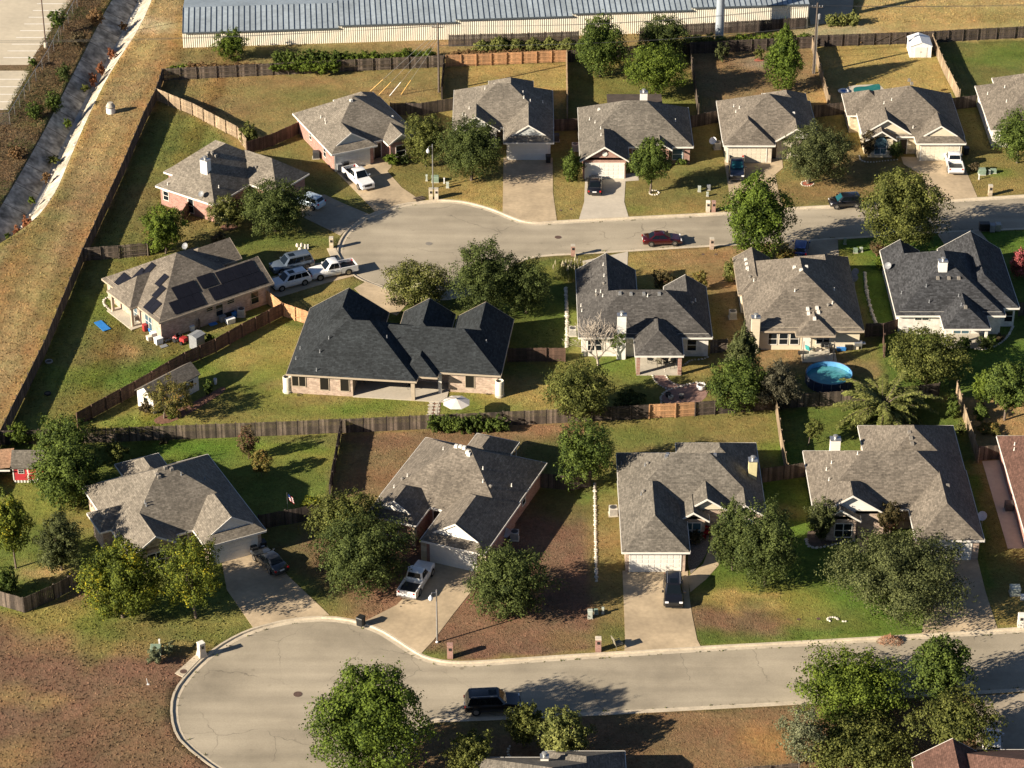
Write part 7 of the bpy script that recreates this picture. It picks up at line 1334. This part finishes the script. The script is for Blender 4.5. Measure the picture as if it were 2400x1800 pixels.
o = empty('pool_float', W(1977, 215, .03), .3, 'blue and white inflatable ring on the pool deck', 'pool float'); MB().lathe([(.75, .05), (.8, .15), (.65, .25), (.45, .2), (.45, .05)], 16).obj('ring', 'plastic_white', o, 50); MB().lathe([(.45, .06), (.2, .12), (.02, .12)], 12).obj('centre', 'plastic_blue', o)
o = empty('ladder', W(1938, 837), .0, 'aluminium pool ladder lying folded by the patio', 'ladder')
for x in (-.22, .22): MB().tube((x, -.5, .1), (x, 1.0, 1.1), .025, .025, 5).obj('rail', 'galv', o)
for k in range(5): t = .1 + k * .2; MB().box(-.22, -.5 + 1.5 * t - .04, .1 + t, .22, -.5 + 1.5 * t + .04, .12 + t).obj('rung', 'galv', o)
# parasol and tanks, hoses
o = empty('parasol', W(1030, 984), 0, 'pale octagonal cantilever parasol beside the hedge', 'parasol'); cx = 1.9; n = 8; q = MB(); rot = .39
for i in range(n):
    a, b_ = rot + math.tau * i / n, rot + math.tau * (i + 1) / n; q.poly([(cx, .0, 2.75), (cx + 1.55 * math.cos(a), 1.55 * math.sin(a), 2.25), (cx + 1.55 * math.cos(b_), 1.55 * math.sin(b_), 2.25)])
q.obj('canopy', 'fabric_white', o); MB().lathe([(.02, .1), (.12, .05), (.14, 0)], 8, (cx, 0, 2.76)).obj('finial', 'plastic_grey', o); q = MB(); P = [(-.2, 0, 0), (-.25, 0, 1.4), (0, 0, 2.3), (.7, 0, 2.85), (cx, 0, 2.95)]
for a, b_ in zip(P[:-1], P[1:]): q.tube(a, b_, .05, .05, 6)
q.obj('arm', 'iron_grey', o, 60); MB().box(-.6, -.5, 0, .4, .5, .1).obj('base', 'plastic_black', o)
for i in range(n): a = rot + math.tau * i / n; MB().tube((cx, 0, 2.70), (cx + 1.5 * math.cos(a), 1.5 * math.sin(a), 2.24), .012, .012, 4).obj('rib', 'iron_grey', o)
for x, y, l in ((674, 918, 'cream rain tank beside the wide window of the black roofed house'), (1171, 928, 'cream rain tank beside the coiled hose and parasol')):
    o = empty('rain_tank', W(x, y), 0, l, 'water tank'); MB().lathe([(.55, 0), (.55, .25)], 12).obj('plinth', 'rock', o, 40); MB().lathe([(.48, .25), (.48, 1.95), (.45, 2.0), (.40, 2.0), (.40, 1.9), (.02, 1.88)], 20).obj('tank', 'tank_cream', o, 40); MB().lathe([(.2, 1.9), (.2, 1.95), (.02, 1.96)], 12, (-.1, .05, 0)).obj('hatch', 'plastic_black', o)
def hose(label, c, r, m='plastic_black', turns=2):
    q = MB(); P = [Vector((math.cos(t * .5) * (r - .01 * t), math.sin(t * .5) * (r - .01 * t) * .95, .03 + .003 * t)) for t in range(int(12.6 * turns))]
    for a, b_ in zip(P[:-1], P[1:]): q.tube(a, b_, .022, .022, 4, False)
    tag(q.obj('garden_hose', m, loc=c), label, 'hose')
hose('coiled black hose on the grass beside the rain tank', W(1146, 923), .42); hose('coiled black hose on the slab below the brick wall', W(702, 926), .35)
def chair(px, py, label, m, rz=0, s=1.0, metal='plastic_white', z=0.0, low=False):
    o = empty('chair', W(px, py, z), rz, label, 'chair'); q = .42 * s
    MB().box(-.27 * s, -.26 * s, q, .27 * s, .26 * s, q + .06).obj('seat', m, o); b_ = MB().box(-.27 * s, -.03, 0, .27 * s, .03, .6 * s).obj('backrest', m, o, loc=(0, .26 * s, q)); b_.rotation_euler = (-.25, 0, 0)
    for x in (-.24, .24):
        for y in (-.22, .24): MB().tube((x * s, y * s, 0), (x * s, y * s, q), .022, .022, 5).obj('leg', metal, o)
        MB().box(x * s - .03, -.24 * s, q + .2, x * s + .03, .26 * s, q + .24).obj('armrest', metal, o)
    return o
chair(1896, 826, 'teal sling chair with white frame on the cream house patio', 'plastic_teal', 2.4, 1.1); chair(1060, 890, 'rear teal slatted chair under the black roofed patio', 'plastic_teal', 2.9, 1.1, 'plastic_teal', .09); chair(1077, 898, 'front teal slatted chair under the black roofed patio', 'plastic_teal', 1.7, 1.1, 'plastic_teal', .09); chair(1448, 1519, 'khaki armchair abandoned at the kerb by the pink brick mailbox', 'fabric_khaki', 2.0, 1.45, 'fabric_khaki'); chair(964, 912, 'black wicker chair behind the white patio post', 'plastic_black', -.5, 1.2, 'plastic_black', .09)
for x, y, l, rz in ((1545, 858, 'khaki cushioned chair on the red pillared porch beside the red path', .1), (1560, 858, 'khaki cushioned chair on the red pillared porch beside the dark chair', -.1), (1525, 850, 'black patio chair beside the red pillar nearest the bare tree', 1.2), (1574, 862, 'dark patio chair beside the red pillar nearest the gated fence', -1.2)): chair(x, y, l, 'fabric_khaki' if 'khaki' in l else 'plastic_black', rz, 1.05, 'plastic_black', .09)
o = empty('patio_table', W(1556, 850, .09), 0, 'dark round patio table on the red pillared porch', 'table'); MB().lathe([(.6, .68), (.6, .73), (.02, .73)], 18).obj('tabletop', 'iron', o); MB().tube((0, 0, 0), (0, 0, .7), .05, .05, 6).obj('pedestal', 'iron', o)
def grill(px, py, label, m, rz=0, z=0.0):
    o = empty('grill', W(px, py, z), rz, label, 'grill'); MB().box(-.45, -.27, .5, .45, .27, .85).obj('firebox', m, o); MB().ring([[(x, .27 * math.cos(t), .85 + .25 * math.sin(t)) for t in [math.pi * i / 8 for i in range(9)]] for x in (-.45, .45)]).obj('lid', m, o, 40); MB().box(.45, -.25, .78, .85, .25, .83).obj('side_shelf', 'galv', o)
    for x in (-.4, .4):
        for y in (-.22, .22): MB().tube((x, y, 0), (x, y, .5), .025, .025, 5).obj('leg', m, o)
grill(2010, 818, 'steel grill at the corner of the cream house', 'galv'); grill(1932, 820, 'black covered grill on the cream house patio', 'plastic_black', .2); grill(862, 896, 'black grill under the black roofed patio', 'plastic_black', .4, .09); grill(322, 757, 'dark barbecue beside the porch post of the solar house', 'iron_grey', .7)
def crate(px, py, label, m, sx, sy, h, rz=0, nm='storage_tub', cat='tub', z=0.0, lid=True):
    o = empty(nm, W(px, py, z), rz, label, cat); MB().box(-sx / 2, -sy / 2, 0, sx / 2, sy / 2, h, tx=1.08, ty=1.08).obj('body', m, o)
    if lid: MB().box(-sx / 2 - .05, -sy / 2 - .05, h, sx / 2 + .05, sy / 2 + .05, h + .05).obj('lid', m, o)
for a in ((1971, 820, 'blue storage tub on the cream house patio', 'plastic_blue', 1.0, .6, .4), (1973, 814, 'yellow crate on top of the blue tub', 'guard_yellow', .5, .4, .3), (1988, 818, 'black rubbish bag heap at the cream house', 'plastic_black', .8, .7, .7), (1950, 826, 'black planter pot by the patio post', 'plastic_black', .6, .6, .5), (1880, 829, 'dark folded tarp at the patio post nearest the cream house door', 'plastic_black', .9, .5, .25), (1918, 822, 'white cushion stack on the cream patio', 'fabric_white', .6, .5, .25),
    (362, 788, 'white cooler beside the solar house corner', 'plastic_white', .9, .5, .5), (372, 805, 'white discarded appliance beside the solar house corner', 'plastic_white', .8, .7, .75), (358, 775, 'bright blue tarp bundle by the solar house window', 'plastic_blue', .9, .4, .35), (350, 797, 'white garden urn on the worn grass', 'tank_cream', .5, .5, .5), (384, 812, 'grey panel lying beside the white appliance', 'plastic_grey', .8, .6, .08), (340, 775, 'dark red hand truck beside the solar house wall', 'plastic_red', .4, .5, .8), (499, 760, 'blue tub lid on the shaded grass', 'plastic_blue', .9, .6, .1), (522, 753, 'blue grey drum behind the solar house', 'plastic_grey', .7, .5, .7), (540, 757, 'white crates behind the solar house', 'plastic_white', 1.0, .6, .6), (535, 742, 'black bag heap by the rear brick wall', 'plastic_black', 1.2, .7, .7), (548, 742, 'pale blue bin behind the solar house', 'plastic_blue', .5, .5, .6), (450, 774, 'white kettle barbecue beside the rail gate', 'plastic_white', .5, .5, .6), (430, 772, 'red brown pot group along the brick wall', 'mulch_red', 1.2, .6, .5), (240, 765, 'bright blue airbed on the green lawn', 'plastic_blue', .9, 2.3, .12)): crate(*a[:7], rz=.6 if a[0] < 600 else .05, lid=a[0] < 900 and a[6] > .3)
o = empty('riding_mower', W(424, 801), 2.5, 'red riding mower beside the stacked edging blocks', 'mower'); MB().box(-.85, -.4, .3, -.1, .4, .75, tx=.9, ty=.85).obj('hood', 'plastic_red', o); MB().box(-.1, -.55, .25, .8, .55, .42).obj('deck', 'plastic_black', o); MB().box(.15, -.25, .5, .55, .25, .6).box(.5, -.25, .6, .6, .25, .95).obj('seat', 'plastic_black', o); MB().box(.3, -.5, .42, .85, .5, .6, ty=.8).obj('fender', 'plastic_red', o); MB().tube((-.1, 0, .7), (.1, 0, 1.0), .02, .02, 5).lathe([(.18, 0), (.2, .02), (.16, .03)], 12, (.1, 0, 1.0)).obj('steering_wheel', 'plastic_black', o)
for x, r in ((-.55, .2), (.5, .27)):
    for y in (-.5, .5): MB().ring([[(x + r * math.cos(math.tau * i / 12), y + d, r + r * math.sin(math.tau * i / 12)) for i in range(12)] for d in (-.12, .12)]).obj('wheel', 'tyre', o)
stones('double row of pale edging blocks beside the solar house', [(386, 792), (395, 782), (405, 776), (412, 772)], .3, .5); stones('second row of pale edging blocks by the riding mower', [(388, 800), (402, 794), (414, 788), (424, 783)], .3, .6)
P0, P1 = W(452, 755), W(470, 772); fence('short rail gate standing beside the grey plastic shed', [P0, P1], 'wood_old', -1, 1.3)
o = empty('flag', W(675, 1205), 0, 'small red white and blue flag standing beside the dark fence', 'flag'); MB().tube((0, 0, 0), (0, 0, 2.7), .02, .02, 5).obj('staff', 'galv', o); q = MB()
FX = lambda i, j: (.05 + i * .06 + j * .02, .04 * math.sin(i * 1.3), 2.55 - j * .12 - i * .05)
for j in range(7):
    s = MB()
    for i in range(9):
        if j < 3 and i < 4: continue
        s.poly([FX(i, j), FX(i + 1, j), FX(i + 1, j + 1), FX(i, j + 1)])
    s.obj('stripe', 'plastic_red' if j % 2 == 0 else 'plastic_white', o)
s = MB(); [s.poly([FX(i, j), FX(i + 1, j), FX(i + 1, j + 1), FX(i, j + 1)]) for i in range(4) for j in range(3)]; s.obj('canton', 'car_blue', o)
for x, y, l, m, r, h_ in ((1643, 912, 'white round planter at the red patio edge', 'plastic_white', .55, .6), (1572, 935, 'small pale urn on the red patio', 'tank_cream', .3, .4), (1566, 930, 'black planter behind the small urn', 'plastic_black', .35, .5), (2035, 1247, 'pale planter beside the front path', 'tank_cream', .3, .45), (1614, 1275, 'dark planter by the gravel bed', 'plastic_black', .25, .4), (1495, 405, 'dark plant pot at the red brick porch', 'plastic_black', .25, .5), (112, 925, 'black tyre ring lying in the fence shadow', 'tyre', .4, .25), (310 - 195, 850, 'wire crate in the fence shadow', 'vent_metal', .45, .25), (1450 - 945, 900, 'white garden ornament in the mulch bed', 'plastic_white', .2, .7)):
    o = empty('planter', W(x, y), 0, l, 'planter'); MB().lathe([(r * .7, 0), (r, h_ * .5), (r * .95, h_), (r * .75, h_), (r * .7, h_ * .7)], 14).obj('pot', m, o, 40); MB().lathe([(r * .72, h_ * .8), (.02, h_ * .85)], 12).obj('soil', 'soil', o)
o = empty('fire_table', W(1597, 933), 0, 'small dark metal stool on the red patio', 'stool'); MB().lathe([(.3, .42), (.3, .48), (.02, .48)], 14).obj('top', 'iron_grey', o); MB().lathe([(.28, 0), (.3, .06), (.26, .06)], 14).obj('base_ring', 'plastic_black', o)
for k in range(4): a = k * 1.57 + .4; MB().tube((.26 * math.cos(a), .26 * math.sin(a), .03), (.26 * math.cos(a), .26 * math.sin(a), .43), .02, .02, 5).obj('leg', 'plastic_black', o)
o = empty('fire_logs', W(982, 467), .6, 'stack of grey logs at the kerb beside the twin mailboxes', 'logs')
for k in range(5): MB().tube((-.6 + R.uniform(-.1, .1), k * .2 - .4, .12 + (k % 2) * .08), (.7, k * .2 - .5, .12 + (k % 2) * .06), .09, .08, 7).obj('log', 'wood_old', o)
o = empty('antenna_stub', W(1100, 1466), 0, 'thin white survey stake on the brown lawn', 'stake'); o.location = W(347, 1604); MB().tube((0, 0, 0), (-.1, 0, .7), .03, .03, 5).obj('stake', 'plastic_white', o); MB().box(-.12, -.1, 0, .12, .1, .04).obj('foot', 'plastic_white', o)
# kerb weeds
q = MB()
for P in ROADS:
    L = offset(P, .74)
    for a, b_ in zip(L[:-1], L[1:]):
        n = int((b_ - a).length * 1.2)
        if (a - b_).length > 60: continue
        for k in range(n):
            if R.random() < .55: continue
            p = a.lerp(b_, R.random()); s = R.uniform(.05, .16)
            for m in range(5): c = Vector((p.x + R.uniform(-s, s) * 1.6, p.y + R.uniform(-s, s) * .6, -.12)); d = Vector((R.uniform(-1, 1), R.uniform(-1, 1), R.uniform(.5, 1.2))) * s; t = Vector((d.y, -d.x, 0)) * .5; q.poly([c - t, c + t, c + d])
tag(q.obj('kerb_weeds', 'leaf_olive'), 'thin weeds growing along the kerb joint', 'weeds', None, 'stuff')

# ---------------------------------------------------------------- grass tufts over the lawns, rough growth on the bank
g = np.random.default_rng(11); N = 330000
tx = g.uniform(-82, 82, N); ty = g.uniform(-82, 108, N)
ok = np.abs(tx) < 52 + (ty + 82) * .17
for P in ROADS: ok &= ~inpoly([(p.x, p.y) for p in offset(P, -.05)], tx, ty)
for P in SHEETS: ok &= ~inpoly(P, tx, ty)
for h in HOUSES.values():
    c, s_ = math.cos(h.a), math.sin(h.a); lx = (tx - h.org.x) * c + (ty - h.org.y) * s_; ly = -(tx - h.org.x) * s_ + (ty - h.org.y) * c
    for w_ in h.wings: x0, y0, x1, y1 = w_.r; ok &= ~((lx > x0 + .3) & (lx < x1 - .3) & (ly > y0 + .3) & (ly < y1 - .3))
ok &= ~((tx > np.interp(ty, ys, cl) - .1) & (tx < np.interp(ty, ys, crr) + .1) & (ty > ys[0]) & (ty < ys[-1]))
tx, ty = tx[ok], ty[ok]; n = len(tx); col = colour_at(tx, ty) * g.uniform(.85, 1.2, (n, 1))
wild = ((tx < -38) & (ty > -30) & (tx > np.interp(ty, ys, crr))) | (ty > 92) | ((tx < -28) & (ty < -48)); hh = np.where(wild, g.uniform(.06, .16, n), g.uniform(.04, .09, n)); ww = np.where(wild, g.uniform(.05, .11, n), g.uniform(.04, .09, n))
an = g.uniform(0, 6.283, n); dx, dy = np.cos(an) * ww, np.sin(an) * ww; lean = g.normal(0, .5, (n, 2)) * hh[:, None]
V = np.zeros((n, 3, 3)); V[:, 0] = np.stack([tx - dx, ty - dy, np.zeros(n)], 1); V[:, 1] = np.stack([tx + dx, ty + dy, np.zeros(n)], 1); V[:, 2] = np.stack([tx + lean[:, 0], ty + lean[:, 1], hh], 1)
me = bpy.data.meshes.new('grass'); me.vertices.add(3 * n); me.vertices.foreach_set('co', V.astype(np.float32).ravel()); me.loops.add(3 * n); me.loops.foreach_set('vertex_index', np.arange(3 * n, dtype=np.int32)); me.polygons.add(n); me.polygons.foreach_set('loop_start', np.arange(0, 3 * n, 3, dtype=np.int32)); me.polygons.foreach_set('loop_total', np.full(n, 3, dtype=np.int32))
at = me.attributes.new('Col', 'FLOAT_COLOR', 'POINT'); at.data.foreach_set('color', np.concatenate([np.repeat(np.clip(col, 0, 1), 3, 0), np.ones((3 * n, 1))], 1).astype(np.float32).ravel()); me.materials.append(MATS['grass']); me.update(calc_edges=True)
tag(inst('grass', me), 'short dry and green grass tufts over the lawns and fields', 'grass', None, 'stuff')
N = 26000; ty = g.uniform(15, 112, N); xl = np.interp(ty, ys, cl); tx = xl - .2 - g.uniform(0, 1, N) * 6.6; fen = np.interp(ty, [p.y for p in P[::-1]], [p.x for p in P[::-1]]) if False else xl - 7.5
hz = np.array([max(.08, .42 + .5 * val(x, y, .5, 21) + .25 * val(x, y, 1.6, 22)) for x, y in zip(tx, ty)]); z = g.uniform(.0, 1, N) * hz; s_ = g.uniform(.10, .22, N); d1 = g.normal(0, 1, (N, 3)); d1 /= np.linalg.norm(d1, axis=1)[:, None]; d2 = np.cross(d1, g.normal(0, 1, (N, 3))); d2 /= np.linalg.norm(d2, axis=1)[:, None]
P3 = np.stack([tx, ty, z], 1); V = np.stack([P3 - d1 * s_[:, None], P3 + d2 * s_[:, None] * .4, P3 + d1 * s_[:, None]], 1)
dk = np.array([val(x, y, .12, 30) for x, y in zip(tx, ty)]); base_c = np.where((dk > .05)[:, None], np.array([.055, .062, .022]), np.array([.135, .085, .048])) * g.uniform(.6, 1.4, (N, 1))
me = bpy.data.meshes.new('bank_scrub'); me.vertices.add(3 * N); me.vertices.foreach_set('co', V.astype(np.float32).ravel()); me.loops.add(3 * N); me.loops.foreach_set('vertex_index', np.arange(3 * N, dtype=np.int32)); me.polygons.add(N); me.polygons.foreach_set('loop_start', np.arange(0, 3 * N, 3, dtype=np.int32)); me.polygons.foreach_set('loop_total', np.full(N, 3, dtype=np.int32))
at = me.attributes.new('Col', 'FLOAT_COLOR', 'POINT'); at.data.foreach_set('color', np.concatenate([np.repeat(np.clip(base_c, 0, 1), 3, 0), np.ones((3 * N, 1))], 1).astype(np.float32).ravel()); me.materials.append(MATS['grass']); me.update(calc_edges=True)
tag(inst('bank_scrub', me), 'tangled brown and dark green scrub on the bank below the car park', 'scrub', None, 'stuff')

# broken rubble and silt patches along the channel toe
rb = empty('rubble', (float(ctr[30]), float(ys[30]), -CD), 0, 'broken concrete rubble and stones along the channel toe', 'rubble')
for k in range(150):
    y = R.uniform(20, 105); t = R.choice([R.uniform(.52, .72), R.uniform(.68, .98)]); x = float(np.interp(y, ys, cl + (crr - cl) * t)); z = -CD if t < .7 else -CD + (t - .7) / .3 * CD
    inst('stone', RKM[k % 4], rb, (x - rb.location.x, y - rb.location.y, z - rb.location.z), (0, 0, R.uniform(0, 6)), (R.uniform(.3, .9),) * 3)
for k in range(16):
    y = 18 + k * 5.6; a, c = float(np.interp(y, ys, cl)), float(np.interp(y, ys, crr)); e, f = float(np.interp(y, ys, ctl)), float(np.interp(y, ys, ctr)); q = MB(); q.poly([(a, y - .07, .028), (e, y - .07, -CD + .008), (e, y + .07, -CD + .008), (a, y + .07, .028)]); q.poly([(f, y - .04, -CD + .008), (c, y - .04, .028), (c, y + .04, .028), (f, y + .04, -CD + .008)]); tag(q.obj('channel_joint', 'soil'), 'dark expansion joint across the channel lining', None, None, 'structure')
